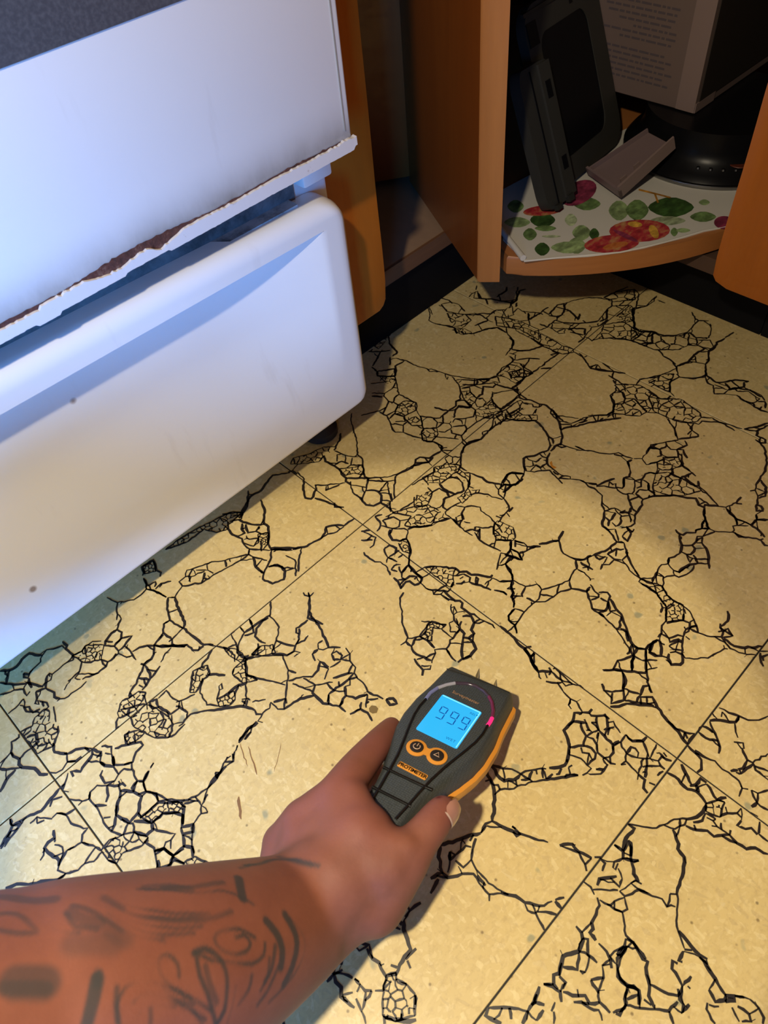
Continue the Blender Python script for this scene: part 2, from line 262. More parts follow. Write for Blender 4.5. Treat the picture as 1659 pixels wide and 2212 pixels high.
# ---------------------------------------------------------------- setting: floor of printed vinyl tiles
floor = box('floor', (-1.3, -1.35, -.008), (.62, .40, -.0012), M['seam']); tag(floor, kind='structure')
VEINS = """-1632,982 -1645,920 -1680,875 -1643,820 -1627,740 -1614,678
-1680,875 -1741,861 -1811,865 -1919,945 -1953,1058
-1919,945 -1952,908 -1981,848 -2018,804
-1985,786 -2027,762 -2064,725 -2052,674 -2086,629 -2139,620 -2164,610 -2212,670 -2187,704 -2114,730 -2064,725
-2187,704 -2150,651
-2086,629 -2015,582 -2105,551 -2164,548 -2164,610
-2105,551 -2100,472 -2108,426 -2113,372
-2164,548 -2177,527 -2150,448 -2108,426
-2092,457 -2033,447 -1981,414 -1943,372 -1911,386 -1834,400
-1943,372 -1907,314 -1847,266 -1779,178
-1943,372 -1990,308 -2026,288 -2094,291 -2107,317
-2094,291 -2135,254 -2179,233 -2225,196 -2300,171 -2330,131
-2091,282 -2104,191 -2124,155 -2182,127 -2226,118
-2186,223 -2141,150
-2219,173 -2208,132
-2013,185 -2058,170 -2120,150
-1992,209 -1923,246 -1859,255
-2429,966 -2423,903 -2446,885 -2434,798 -2455,748
-2449,932 -2514,960 -2557,995 -2605,975 -2645,933 -2717,922 -2764,903
-2790,944 -2764,903 -2785,879 -2804,911 -2790,944
-2780,873 -2801,827 -2806,780
-2911,1106 -2851,1052 -2799,1042 -2736,1069 -2672,1073 -2626,998 -2605,975
-2959,1012 -2929,962 -2868,889 -2807,845 -2742,728 -2707,741
-2929,962 -2887,1020 -2851,1052
-3008,916 -2967,888 -2911,867 -2857,819 -2866,750 -2831,763
-2455,748 -2501,769 -2565,767 -2637,764 -2648,788 -2690,763 -2717,723 -2733,694 -2803,726
-2637,764 -2669,729 -2706,735
-2438,791 -2365,765 -2330,787 -2261,780 -2210,730
C43 -2433,785 -2365,765 -2318,786 -2225,684 -2303,593 -2402,666
-2303,593 -2276,527 -2223,523 -2190,541
-2276,527 -2308,503 -2381,501 -2446,525 -2496,545
-2418,683 -2473,625 -2495,609 -2530,599 -2506,556
-2495,609 -2403,513
-2554,614 -2582,616
-2601,597 -2641,571
-2482,506 -2534,495 -2573,498 -2617,506 -2674,506 -2701,530 -2728,531
-2803,726 -2825,665 -2854,641 -2838,612 -2826,649 -2788,580 -2796,538 -2844,530
-2733,694 -2705,613 -2723,576 -2699,533
-2897,744 -2945,728 -3039,720
-2943,716 -2899,651 -2900,586 -2850,570
-2929,684 -2933,633 -2900,586
C53 -2330,131 -2261,128 -2226,79 -2280,43 -2363,24 -2462,56 -2451,98 -2380,152
-2767,512 -2819,385
C56 -2912,528 -2833,535 -2818,491 -2861,430 -2831,350 -2869,290 -2930,243 -2984,264 -3031,275 -3032,441 -3035,507 -2955,484
-2917,254 -2941,204 -2945,183 -2889,101
-3032,441 -2967,406 -2990,343 -3042,338
-3061,509 -3073,485 -3130,494 -3170,424 -3173,382 -3152,330 -3173,297 -3168,257 -3108,183 -3102,112 -3062,70
-3170,424 -3214,411 -3267,408
-3050,337 -3104,343 -3152,330
-3287,370 -3257,328 -3205,286 -3168,257
-3210,277 -3293,259 -3367,213
-2889,101 -2826,84 -2775,45 -2741,4
-2889,101 -2917,47 -2972,23 -3017,36 -3049,80
-2919,49 -2871,7 -2825,7
-2473,63 -2505,44 -2533,1 -2511,3
-2741,4 -2759,-38 -2810,-58 -2888,-87 -2935,-37 -2943,-82
-2759,-38 -2726,-99 -2753,-129 -2810,-58
-2737,-1 -2709,-71 -2724,-101
-2684,-38 -2633,-93 -2663,-142 -2692,-100
-2753,-129 -2742,-181 -2702,-234 -2665,-164
-2624,-123 -2559,-158 -2465,-223 -2467,-256 -2532,-263 -2588,-307 -2643,-277 -2694,-222 -2665,-164
-2474,-89 -2522,-100 -2550,-157
C38 -2516,-91 -2434,-133 -2411,-184 -2463,-189 -2538,-170
-2593,-302 -2621,-345 -2642,-448 -2614,-477 -2548,-448
-2523,-435 -2488,-424
-2772,-197 -2803,-217 -2810,-291 -2753,-328 -2710,-308 -2705,-240
-2710,-308 -2660,-303 -2625,-350
-2753,-328 -2810,-315 -2858,-263 -2917,-267 -2947,-304 -2941,-398 -2951,-456 -2964,-549 -2957,-609 -2919,-688
-2810,-315 -2842,-384 -2878,-411
-2810,-315 -2753,-376 -2724,-384 -2720,-420
-2753,-376 -2765,-419 -2836,-487 -2875,-537 -2863,-589 -2839,-650 -2759,-637 -2721,-591 -2683,-563 -2703,-495 -2765,-419
-2642,-448 -2696,-460 -2703,-495
-2614,-477 -2642,-560 -2683,-563
-2642,-560 -2598,-621 -2620,-676 -2705,-681 -2761,-680 -2759,-637
-2620,-676 -2547,-731 -2486,-805
-2947,-304 -2990,-282 -3025,-286
-2990,-282 -3047,-198
-2944,-372 -2885,-435
-2947,-492 -2910,-522
-2961,-574 -2926,-589
-3048,-108 -2979,-53 -2957,-29
-3046,-119 -3022,-154
-3059,-82 -3162,-108 -3226,-127 -3317,-89 -3416,-69 -3446,-92 -3544,-135
-3405,-14 -3423,-62
-3441,-96 -3500,-130 -3546,-151
-3416,-69 -3361,-105 -3466,-131 -3522,-159
-3323,-146 -3267,-142 -3234,-186 -3199,-233
-3289,-182 -3242,-201
-3196,-227 -3157,-223 -3119,-277 -3054,-291
-3071,-149 -3133,-116 -3169,-147
-3119,-277 -3123,-358 -3089,-425 -3059,-470 -3108,-480 -3139,-520 -3234,-493
-3135,-525 -3087,-618 -3125,-628 -3195,-655
-3230,-307 -3252,-358 -3298,-352 -3334,-366 -3331,-411 -3304,-512 -3324,-540
-3275,-398 -3245,-451 -3259,-488 -3303,-521
-3394,-417 -3341,-379
-3234,-493 -3306,-527 -3342,-559 -3315,-616 -3371,-610 -3415,-572 -3502,-509 -3577,-434 -3641,-403
-3315,-616 -3246,-659 -3195,-655 -3144,-688 -3068,-676
-3371,-610 -3355,-643 -3367,-670
C48 -3065,-671 -2993,-653 -2919,-688 -2860,-733 -2816,-819 -2871,-834 -2980,-782 -3039,-807 -3065,-751
-2919,-688 -2849,-648 -2827,-672 -2852,-720 -2808,-806 -2757,-808 -2733,-762 -2814,-663
-2875,-537 -2917,-586 -2957,-609
C38 -2764,-685 -2629,-689 -2533,-778 -2522,-844 -2566,-842 -2645,-767 -2729,-767 -2754,-687
-2729,-767 -2645,-767 -2588,-818 -2559,-881 -2593,-928
-2750,-798 -2718,-862 -2664,-941 -2709,-953 -2742,-999
-2840,-827 -2816,-912 -2853,-994 -2887,-1065 -2920,-1091
-2828,-929 -2774,-965 -2757,-1046 -2796,-1076 -2885,-1088
-2757,-1046 -2725,-1050 -2663,-1052
-2769,-1075 -2730,-1145
-2241,-5 -2194,-29 -2221,-92 -2256,-70 -2241,-5
-2180,-33 -2101,-24 -2103,-117 -2084,-175 -2122,-216 -2188,-209 -2217,-86
C51 -2421,87 -2280,-1 -2241,-98 -2220,-212 -2228,-277 -2305,-334 -2373,-261 -2426,-90 -2404,-13
-2228,-277 -2188,-220
-2309,-340 -2255,-363 -2160,-352
-415,901 -467,779 -544,699 -571,659 -567,607 -604,556 -691,457 -711,389 -593,263
-493,992 -545,935 -623,903 -682,882
C50 -854,1032 -704,996 -637,919 -690,867 -772,922 -829,868 -917,915 -961,1020 -1136,1017 -1299,1089 -1202,1093 -1064,1082
-775,925 -821,859 -835,781 -806,680 -833,619 -833,543 -875,503 -867,456
-695,873 -684,820 -651,743 -600,676 -571,659
-699,814 -741,768 -751,709 -809,729
-618,673 -673,651 -660,589 -606,559
-673,651 -738,694
-684,781 -726,696
-802,659 -708,575 -740,536 -790,539 -824,631
-708,575 -669,592
-779,445 -711,533
C33 -682,607 -613,551 -699,466 -723,494 -722,545
-833,543 -761,447 -711,389 -788,315 -853,281 -913,250 -955,212 -930,115 -841,77 -778,132 -769,186 -804,247 -845,272
-867,456 -809,333
-867,456 -916,352 -913,250
-875,503 -977,567 -1051,607 -1138,683 -1215,712 -1291,748 -1332,773 -1380,727 -1448,726 -1454,670 -1329,571 -1209,562 -1088,533 -963,507 -882,437
-1138,683 -1182,690 -1212,637 -1281,715
-1212,637 -1200,574
-1245,639 -1285,598 -1272,570
-1291,748 -1361,706 -1387,650
-1051,607 -1085,544
-1380,727 -1348,691 -1236,650
-1454,670 -1532,641 -1561,626 -1603,666
-1561,626 -1601,543 -1646,370 -1689,328
-1603,666 -1674,578 -1720,472 -1715,415 -1689,328 -1750,320
-1609,679 -1640,796 -1677,872 -1645,941 -1632,989
-1627,816 -1562,827 -1490,781
-1659,900 -1584,879 -1619,841
-1623,1016 -1596,1035 -1577,1100 -1467,1086 -1481,1029 -1510,973 -1497,923 -1527,893
C42 -1566,1088 -1475,1073 -1521,971 -1594,1018
-1720,472 -1774,480 -1824,415 -1810,312 -1750,320
-1689,328 -1684,228 -1676,163 -1669,81 -1616,23
-1810,312 -1835,277 -1829,240 -1759,181 -1758,107 -1728,74 -1676,71
-1943,384 -1864,279 -1829,240
901,1080 827,1016 743,889 663,761 548,636 538,556 479,490 398,382 403,350 530,220 609,179 774,144 810,120
640,963 566,897 471,866
C52 249,989 399,952 471,866 428,852 335,868 249,851 163,925 69,1017 134,1059
335,868 291,801 308,691 308,628 279,565 275,499 245,474 245,406
442,835 466,714 505,641 533,607
423,783 362,717
316,700 391,684 413,613
488,642 415,584 479,508
C57 308,628 417,536 479,508 407,415 363,493 299,524
275,499 403,350 297,260 220,223 180,188 172,132 207,74 274,54 337,105 352,162 323,221 289,252
245,406 316,280
245,406 190,300 195,203
28,658 106,567 231,465
47,534 176,486
90,568 47,534
354,134 409,54 353,-12 298,67
383,330 493,184 551,135
493,184 428,108 355,1
583,166 500,108 385,-9
354,152 473,182
274,54 282,-53 260,-91
28,903 13,788 -79,697 -131,606 -105,559 -1,606 18,627
-76,542 -38,440 -13,345 2,271
5,365 -31,326 23,263
-29,970 11,950 9,881
-37,961 -149,1048 -259,1018 -341,985 -452,1003 -494,985
-420,1077 -501,976 -628,917
-753,1036 -642,941 -628,917 -726,900 -792,897
-2,100 -120,110 -170,175 -233,216 -276,180 -338,160 -505,200 -578,268 -701,408
-128,103 -206,108 -276,150 -350,158
-710,396 -594,250
-588,257 -525,208 -627,133 -706,43
-669,254 -648,157 -752,26
-762,163 -710,104
-842,269 -779,234 -763,144
1431,-111 1351,-72 1286,-60 1302,5
1286,-60 1207,-78 1136,-129 1053,-201 1053,-279
1131,207 1139,114 1094,74 1164,-8
1103,82 1157,55
1079,307 1095,250 1131,207
1086,66 999,86 951,88 902,165 855,174 819,145 907,59 982,70
907,59 857,100 780,138
819,145 757,128 608,172 567,168
1042,-19 1093,-25 1098,-66 1050,-109 1011,-98 1017,-70 1042,-19
1098,-66 1149,-117
1033,-124 1061,-183
C51 889,-26 991,-93 1055,-177 985,-217 938,-197 869,-202 797,-195 775,-153 724,-110 739,-33 851,-61
889,-26 854,-64 731,-41 606,-15
869,-202 942,-254 920,-339 858,-409 775,-379 760,-311 761,-238 778,-190
C40 974,-204 974,-342 944,-400 847,-430 767,-419 750,-488 836,-482 860,-494 900,-416 998,-353 1017,-211
1052,-313 1064,-379 1082,-434 1070,-497 1099,-564 1130,-617
1052,-313 1001,-357 925,-411 935,-457
934,-489 957,-507 916,-526 908,-501 934,-489
850,-482 920,-523 963,-597 962,-645 997,-726 1016,-731 1024,-667 1065,-633 1090,-571
1147,-603 1224,-583 1288,-589 1351,-680
1307,-714 1228,-715 1177,-688 1140,-620
1065,-633 1132,-636
1064,-681 1177,-688
1016,-731 979,-817 953,-843 844,-851 803,-865 774,-863
906,-851 888,-901
927,-860 990,-854
819,-806 831,-851
607,-217 674,-212 737,-227 746,-312 717,-360 668,-344 596,-398 596,-447 640,-450
744,-482 721,-471 640,-450
C49 519,-131 667,-145 655,-207 556,-264 520,-271 439,-218 476,-172
326,-135 406,-155 481,-161 519,-131
C59 272,-120 355,-169 434,-212 525,-293 533,-390 539,-460 541,-517 425,-461 385,-454 271,-354 241,-289 346,-262
385,-454 326,-417 271,-354 215,-336
411,-453 541,-517
334,-7 285,-56 272,-120 188,-95
130,-21 187,-55
130,-21 120,-65 107,-112 89,-130 25,-149
140,-103 233,-147 240,-218 187,-258 136,-230 95,-136
136,-230 202,-305 208,-343 139,-393 81,-372 47,-317 71,-255 116,-222
139,-393 111,-457 52,-529 -2,-554 -46,-597
C46 59,-383 127,-409 90,-478 44,-521 22,-467
-64,-46 -7,-97
-56,-72 -26,-189 -98,-234 -140,-231
-131,-115 -65,-189
-204,-224 -219,-251 -212,-366 -182,-401 -180,-459 -224,-556
-44,-325 -87,-356 -110,-417 -35,-430 8,-399 -10,-335 -51,-332
-110,-417 -155,-445
-110,-417 -90,-505
2,-487 -54,-481
-46,-597 -146,-603 -113,-549
-180,-523 -132,-514 -90,-548
-46,-597 -66,-694 -77,-771
719,-541 768,-573 806,-641 779,-674 780,-761 759,-845 719,-868 643,-804 616,-750
719,-541 646,-568 609,-626
559,-554 539,-609 529,-681 519,-715 529,-794
594,-640 618,-691
593,-561 644,-581 601,-618 555,-595 588,-555
616,-750 581,-770 594,-800 627,-793
519,-715 583,-758
566,-783 537,-848 530,-920 546,-1011 557,-1075
719,-868 661,-915 641,-952 588,-986 546,-1011
627,-793 552,-850 538,-863
C55 719,-868 782,-856 798,-929 813,-991 743,-1068 705,-1069 631,-970 654,-922
619,-971 700,-1063 621,-1126 565,-1127 543,-1087 469,-1124 391,-1168
565,-1127 573,-1193 606,-1258 640,-1184 633,-1126
581,-1188 484,-1184 445,-1167
484,-1184 465,-1252 425,-1303 405,-1314
720,-1086 741,-1161
725,-1092 668,-1137
650,-1195 677,-1212
17,-710 81,-769 178,-907 175,-959 216,-998 217,-1047 254,-1089 303,-1179 330,-1175
C56 22,-737 78,-773 174,-910 108,-938 69,-983 18,-993 16,-895 17,-808
175,-959 128,-961
181,-994 191,-1059 155,-1080 169,-1136 190,-1172 209,-1261
124,-1004 161,-1011
228,-1087 223,-1115 177,-1145
306,-1195 216,-1189
70,-1011 100,-1045 138,-1046
306,-1195 317,-1262 378,-1331 429,-1300 478,-1184
378,-1331 330,-1370 309,-1406 272,-1417 253,-1460 198,-1495
224,-1278 259,-1343 255,-1384
272,-1417 308,-1457
198,-1508 121,-1510 86,-1539 84,-1599 33,-1658
84,-1599 129,-1600
19,-535 -36,-587 -53,-603 -74,-691 -67,-768 -114,-790 -160,-772 -161,-716 -185,-697 -257,-710
-114,-790 -123,-861 -104,-909 -46,-981 -28,-1014
-223,-592 -227,-649 -264,-716
-214,-636 -165,-678 -125,-682 -91,-728 -123,-732
-178,-643 -145,-611 -70,-598
-178,-643 -172,-685
-114,-790 -76,-765
-103,-917 -124,-947 -87,-988 -52,-987
-87,-988 -88,-1078
-46,-981 -56,-1049 -57,-1114 -32,-1141 -34,-1171 -71,-1194 -70,-1284 -51,-1306 -55,-1370 -29,-1473 -42,-1502
10,-1010 -39,-1015
69,-983 17,-1005
-99,-1112 -139,-1143 -165,-1191 -127,-1195 -103,-1145 -124,-1135
-163,-1193 -195,-1226 -209,-1286
-240,-1214 -206,-1227
-173,-1226 -213,-1281
-163,-1275 -206,-1289 -225,-1310 -232,-1363 -262,-1379 -242,-1413 -183,-1418 -172,-1381 -111,-1357 -81,-1303 -99,-1271 -127,-1252
-111,-1357 -55,-1370
-225,-1310 -320,-1327 -348,-1319 -369,-1338 -424,-1349 -488,-1289 -504,-1313 -569,-1335 -586,-1350
-294,-1271 -263,-1305
-324,-1298 -320,-1327
-262,-1379 -312,-1414 -364,-1450 -404,-1494 -450,-1489
-295,-1408 -250,-1458
-242,-1413 -246,-1463 -274,-1515 -346,-1522 -409,-1499
-424,-1349 -443,-1404 -453,-1473
-271,-754 -329,-769 -386,-829 -407,-870 -493,-957 -547,-1063 -583,-1078 -634,-1069
-553,-1069 -506,-1108 -481,-1124 -360,-1105 -317,-1104 -272,-1203
-372,-1042 -323,-1109
-583,-1078 -583,-1137 -531,-1117 -501,-1114
-583,-1137 -608,-1181 -599,-1244 -573,-1330
-481,-1124 -467,-1194 -477,-1279
C40 -343,-1099 -272,-1203 -323,-1202 -358,-1151 -405,-1184 -464,-1167 -472,-1135 -393,-1125
-411,-1190 -446,-1217 -467,-1194
-640,-1244 -596,-1270
-646,-1226 -664,-1276 -672,-1341 -710,-1367
-654,-1305 -605,-1358 -632,-1374 -662,-1341
2149,2 2113,-39 2120,-78 2158,-144 2162,-231 2191,-297 2175,-369 2152,-440 2068,-546 2007,-607
1864,6 1996,-1 2118,-23
2092,-55 2089,-92 2005,-124 1879,-113 1841,-127
2078,-100 2092,-157
2005,-124 2008,-167
2122,-183 2097,-214 2126,-259 2167,-238
2096,-254 2037,-283
1858,-68 1804,-122 1747,-113 1702,-127
C53 1834,-98 1952,-121 1942,-208 2022,-305 1973,-344 1865,-235 1804,-122
1747,-113 1831,-174 1899,-275 1957,-345 1936,-426 1905,-504 1866,-570 1868,-611 1821,-657
1818,-617 1786,-652 1726,-671 1649,-635 1589,-619 1535,-572 1500,-567 1427,-630 1396,-681
2175,-369 2129,-393 2101,-478 2147,-455 2171,-383
2142,-459 2196,-552 2241,-636
2142,-459 2115,-553 2142,-624 2216,-654 2274,-665 2352,-719 2395,-762
2068,-546 2127,-635 2107,-649
2005,-604 2051,-611 2107,-649 2150,-691 2242,-734 2323,-791 2449,-894 2497,-932
2191,-672 2268,-716
2309,-687 2233,-694
2352,-719 2317,-775
2339,-801 2391,-806
2395,-751 2447,-814 2521,-824 2601,-780 2673,-695 2731,-682
2421,-831 2463,-833 2517,-858 2464,-893
2007,-607 1957,-660 1864,-708 1828,-693 1730,-694
1864,-708 1876,-777 1908,-886 1969,-968 1993,-1041 2044,-1119 2106,-1165 2104,-1225 2125,-1303
1924,-824 1932,-879
2061,-1147 2083,-1200 2104,-1225
1824,-696 1832,-742 1868,-767
1713,-702 1646,-721 1587,-766 1567,-847 1556,-937 1593,-1014 1571,-1030 1614,-1098 1619,-1153 1674,-1234
1396,-681 1432,-741 1488,-780 1537,-829 1515,-906 1483,-1011
1549,-861 1545,-924
1510,-951 1571,-1030
1640,-642 1629,-683 1641,-715
1614,-683 1541,-677 1529,-645 1489,-686 1502,-702 1420,-709
1511,-695 1514,-750 1582,-760
1533,-755 1522,-795
1356,-686 1308,-698 1202,-710 1151,-642 1107,-615
1359,-689 1303,-598 1252,-581 1207,-597 1144,-616
1151,-642 1079,-690
1182,-695 1065,-691
1086,-632 1090,-670
2130,-1309 2177,-1364 2139,-1431 2224,-1489
2110,-1303 2063,-1291 2027,-1334
2249,-1360 2338,-1341 2420,-1365
2334,-1353 2370,-1397
1992,-1362 1922,-1399 1880,-1375 1826,-1411 1771,-1429 1749,-1387 1728,-1411 1723,-1471 1771,-1527 1810,-1524 1921,-1456 1922,-1399
1619,-1153 1601,-1199 1615,-1247 1591,-1350 1498,-1409 1462,-1462
1628,-1180 1665,-1241 1648,-1253 1693,-1298 1724,-1367 1745,-1399
1657,-1247 1710,-1267 1775,-1294 1824,-1318
1762,-1303 1755,-1345 1780,-1357 1744,-1382
1871,-1372 1785,-1429
1912,-1462 1971,-1498 2040,-1486 2079,-1507 2106,-1564
1957,-1498 1893,-1539 1850,-1521
1967,-1509 1961,-1569 1895,-1606 1909,-1670
1852,-1547 1895,-1606
1791,-1550 1779,-1631 1857,-1667
1779,-1631 1690,-1662 1583,-1678 1511,-1725 1467,-1718 1398,-1670
1746,-1497 1690,-1553 1645,-1610 1573,-1621 1526,-1566
1573,-1621 1522,-1691
1462,-1462 1543,-1508 1516,-1555 1511,-1595 1435,-1636 1385,-1625 1398,-1580
1462,-1462 1410,-1494 1354,-1514 1316,-1545 1303,-1627
1409,-1508 1400,-1551 1345,-1579
1506,-1543 1405,-1557
1502,-1600 1553,-1643
1584,-1587 1531,-1572
1636,-1616 1627,-1667
1442,-1690 1427,-1718 1423,-1765
716,-1089 747,-1161 737,-1208 701,-1231 636,-1201
737,-1208 809,-1290
636,-1201 600,-1259 574,-1173 552,-1119
685,-1075 628,-1120 567,-1136 455,-1150
630,-1129 644,-1195
484,-1184 579,-1179
818,-1264 866,-1304 922,-1332 956,-1363 1063,-1331
956,-1363 905,-1420 874,-1471 887,-1584
484,-1184 439,-1292 397,-1325 416,-1441 494,-1495 476,-1555
317,-1262 394,-1328
887,-1584 935,-1631 1005,-1649
887,-1584 821,-1641
896,-1623 891,-1672 898,-1742
858,-1669 892,-1693 867,-1720
1015,-1660 1137,-1713 1253,-1723 1289,-1663 1314,-1551
1025,-1671 1015,-1722 1073,-1740
1253,-1723 1284,-1773
1098,-1740 1194,-1763 1232,-1808
1102,-1737 1094,-1805 1125,-1854
1186,-1769 1126,-1800
1086,-1810 1024,-1809 988,-1768 937,-1785
1075,-1756 1000,-1768
1284,-1773 1195,-1863 1129,-1859 1077,-1985 1067,-2067
1195,-1863 1144,-1931 1085,-2047
1358,-1639 1270,-1729
1438,-1693 1401,-1762 1309,-1787
1409,-1756 1459,-1754
1330,-1725 1317,-1782
821,-1641 772,-1640 683,-1661 574,-1612 476,-1555
819,-1652 830,-1706 810,-1778 796,-1788
681,-1672 637,-1721 561,-1675 406,-1644 350,-1588
637,-1721 694,-1825 749,-1821
694,-1825 642,-1896 593,-1948 591,-2059 562,-2191 518,-2285 479,-2363
767,-1808 736,-1873 734,-1909 713,-1924 654,-1897
748,-1899 793,-1950 779,-1985 734,-1999 676,-2030 646,-2034 602,-2009 591,-2059
722,-1998 715,-1939
757,-2000 711,-2081 697,-2140 623,-2235 594,-2263 534,-2343 528,-2394
727,-2004 663,-2064 697,-2091
660,-2074 610,-2067
677,-2154 589,-2197 562,-2191
587,-2207 590,-2257 532,-2312
476,-1555 393,-1591 350,-1588 274,-1580 170,-1590 80,-1607 39,-1658
350,-1588 335,-1514
413,-1444 338,-1465 323,-1487
325,-1476 296,-1444 250,-1444 233,-1476 198,-1495
189,-1511 113,-1513 85,-1545 80,-1607
394,-1328 326,-1373 302,-1411 265,-1422 255,-1449
302,-1346 346,-1395
245,-1321 259,-1376
527,-2347 479,-2363 460,-2399 528,-2394 564,-2446
460,-2399 414,-2383 347,-2344 265,-2360 211,-2306
464,-2404 401,-2430 342,-2466
564,-2446 619,-2449 687,-2461
564,-2446 418,-2539
466,-2474 539,-2554
613,-2453 562,-2478 571,-2534
418,-2539 491,-2585
3,-1521 -7,-1668 -24,-1708 -27,-1781 -59,-1862 -91,-1912 -110,-1970
-59,-1862 -16,-1863 -8,-1849
-27,-1781 20,-1809
1067,-2067 1084,-2152 1117,-2189
1037,-2087 1041,-2163 1032,-2243
1111,-2143 1215,-2127
2016,-2070 1950,-2101 1910,-2145 1853,-2199 1862,-2252 1947,-2364 1975,-2361 2003,-2333 2035,-2356 2093,-2303 2134,-2206
1918,-2132 1858,-2138 1820,-2160 1853,-2199
1820,-2160 1778,-2134 1748,-2144 1702,-2091 1662,-2082 1653,-2057 1673,-2007
2093,-2303 2107,-2394 2107,-2431 2099,-2503 2064,-2577
2031,-2358 2088,-2424
2107,-2431 2175,-2434 2201,-2457 2221,-2495 2246,-2509
2233,-2411 2189,-2443
1954,-2372 1935,-2423 1981,-2483 2014,-2564 2044,-2576
2015,-2572 1991,-2616 2003,-2636
1653,-2057 1612,-2082 1566,-2131 1517,-2153 1482,-2162
1566,-2131 1619,-2191 1673,-2196 1724,-2175 1753,-2208 1857,-2255
1744,-2213 1690,-2236 1661,-2204
1690,-2236 1666,-2287 1617,-2336 1502,-2411
1619,-2191 1605,-2225 1576,-2234 1531,-2231 1509,-2207 1505,-2160
1539,-2247 1493,-2319 1541,-2380
1505,-2210 1458,-2267 1511,-2264
1482,-2162 1427,-2149 1387,-2124 1335,-2148 1294,-2115 1233,-2120 1166,-2146 1118,-2184
1335,-2148 1309,-2213 1272,-2245
1439,-2278 1324,-2257 1306,-2223
1493,-2319 1439,-2278 1363,-2254 1312,-2257
1452,-2307 1403,-2320 1340,-2309 1277,-2278 1272,-2245 1226,-2207 1184,-2192
1208,-2140 1204,-2188 1153,-2224 1120,-2232
1108,-1986 1073,-2067 1037,-2074 1036,-2170 1040,-2233 1013,-2279 989,-2335 973,-2361
1073,-2067 1096,-2153 1083,-2190 1051,-2161
1096,-2153 1132,-2147
1118,-2184 1112,-2217 1120,-2232 1074,-2297 1065,-2351 1067,-2442 1058,-2506 1014,-2567 983,-2605 936,-2648
C53 1083,-2190 1119,-2225 1071,-2300 1055,-2365 980,-2356 1008,-2287 1040,-2233
973,-2361 908,-2393 877,-2420 839,-2420 789,-2432 755,-2453 707,-2452
982,-2302 952,-2338 904,-2352
952,-2338 968,-2356
C49 973,-2361 1052,-2368 1067,-2442 1012,-2479 956,-2509 918,-2478 870,-2425
853,-2435 902,-2460 956,-2509 969,-2559 934,-2580 900,-2566 914,-2546
1008,-2481 956,-2509
976,-2555 1014,-2567
934,-2580 981,-2614
927,-2585 936,-2648
1049,-2465 1020,-2494
748,-2457 754,-2516 820,-2549 837,-2585 900,-2566
754,-2516 731,-2538 791,-2575 793,-2600
936,-2648 954,-2709 1016,-2790 1064,-2778 1082,-2745 1114,-2727
1039,-2751 1066,-2769
1064,-2778 1111,-2789 1079,-2847 1017,-2797
1097,-2744 1168,-2756 1223,-2733 1246,-2709
1013,-2792 972,-2885 983,-2948 1008,-2999 1046,-3046
1017,-2808 1009,-2897 1046,-2961 1139,-3047
1042,-2962 1006,-2985
837,-2585 759,-2621 705,-2653 688,-2690 723,-2740 783,-2790 796,-2809 851,-2825 900,-2845 945,-2856 957,-2875
945,-2856 965,-2837
848,-2597 844,-2634
697,-2552 777,-2583 783,-2607
697,-2552 695,-2591 729,-2639
654,-2586 688,-2611 699,-2657 670,-2682 618,-2692 576,-2646 606,-2600 643,-2585
690,-2463 642,-2451 584,-2468 556,-2478 560,-2522 587,-2551 647,-2521 684,-2486 690,-2463
591,-2556 605,-2593
677,-2490 686,-2523
535,-2362 532,-2399 563,-2438 602,-2436 690,-2463
1083,-3059 1015,-3102 996,-3130
1106,-3107 1063,-3087 1036,-3108
1085,-3044 1130,-3094
209,-2315 298,-2412 236,-2470 170,-2506 113,-2459 83,-2410 117,-2367
266,-2355 336,-2465 393,-2544 418,-2544
290,-2426 253,-2478 183,-2498
349,-2468 408,-2422 473,-2403
556,-2443 408,-2550 328,-2620 294,-2668
183,-2498 228,-2617 161,-2627
181,-2507 112,-2553 33,-2503 107,-2464
228,-2617 296,-2595 328,-2620
213,-2626 241,-2657 267,-2685 222,-2755 183,-2860 170,-2925 128,-3046
241,-2657 199,-2684 161,-2627
199,-2684 221,-2729
8,-2512 78,-2568 142,-2627 187,-2692 217,-2750
115,-2562 161,-2627
170,-2925 190,-2987 224,-3037 160,-3037 128,-3046
190,-2987 163,-3025
122,-3049 110,-3112 94,-3169 39,-3202 1,-3193
124,-3103 123,-3159 148,-3236 130,-3300 139,-3341 133,-3416 103,-3455 41,-3467
-91,-2707 -159,-2712 -185,-2737 -202,-2785 -248,-2811 -269,-2922 -305,-2938
-217,-2692 -159,-2712
-202,-2785 -143,-2782 -132,-2808 -143,-2840 -177,-2855 -155,-2887 -126,-2918
-91,-2707 -101,-2765 -54,-2815 -10,-2819
-54,-2815 -106,-2888 -126,-2918 -86,-2910 -11,-2895
-292,-2801 -266,-2824
-155,-2887 -207,-2906 -264,-2919
-126,-2918 -103,-2967 -122,-2997 -123,-3029
-103,-2967 -63,-2967 -43,-3031
-49,-2940 -60,-2990
-30,-2960 -41,-2992
-208,-2914 -184,-2931 -122,-2997
-189,-2934 -259,-2965
-269,-2922 -272,-2973 -325,-2997 -335,-3035
-140,-3029 -193,-3017
-269,-3003 -256,-3040
-19,-3089 -55,-3142 -96,-3211
-133,-3049 -121,-3104 -138,-3206 -113,-3251 -122,-3302 -140,-3343
-110,-3205 -78,-3230 -20,-3229 -18,-3272
-78,-3230 -107,-3270
-26,-3276 -71,-3378 -18,-3413
C59 -140,-3343 -76,-3381 -57,-3419 -153,-3444 -179,-3366
-146,-3346 -223,-3349 -284,-3323 -364,-3246 -439,-3216
-591,-3047 -551,-3106 -504,-3177 -439,-3216 -425,-3260 -412,-3282 -348,-3312 -310,-3303
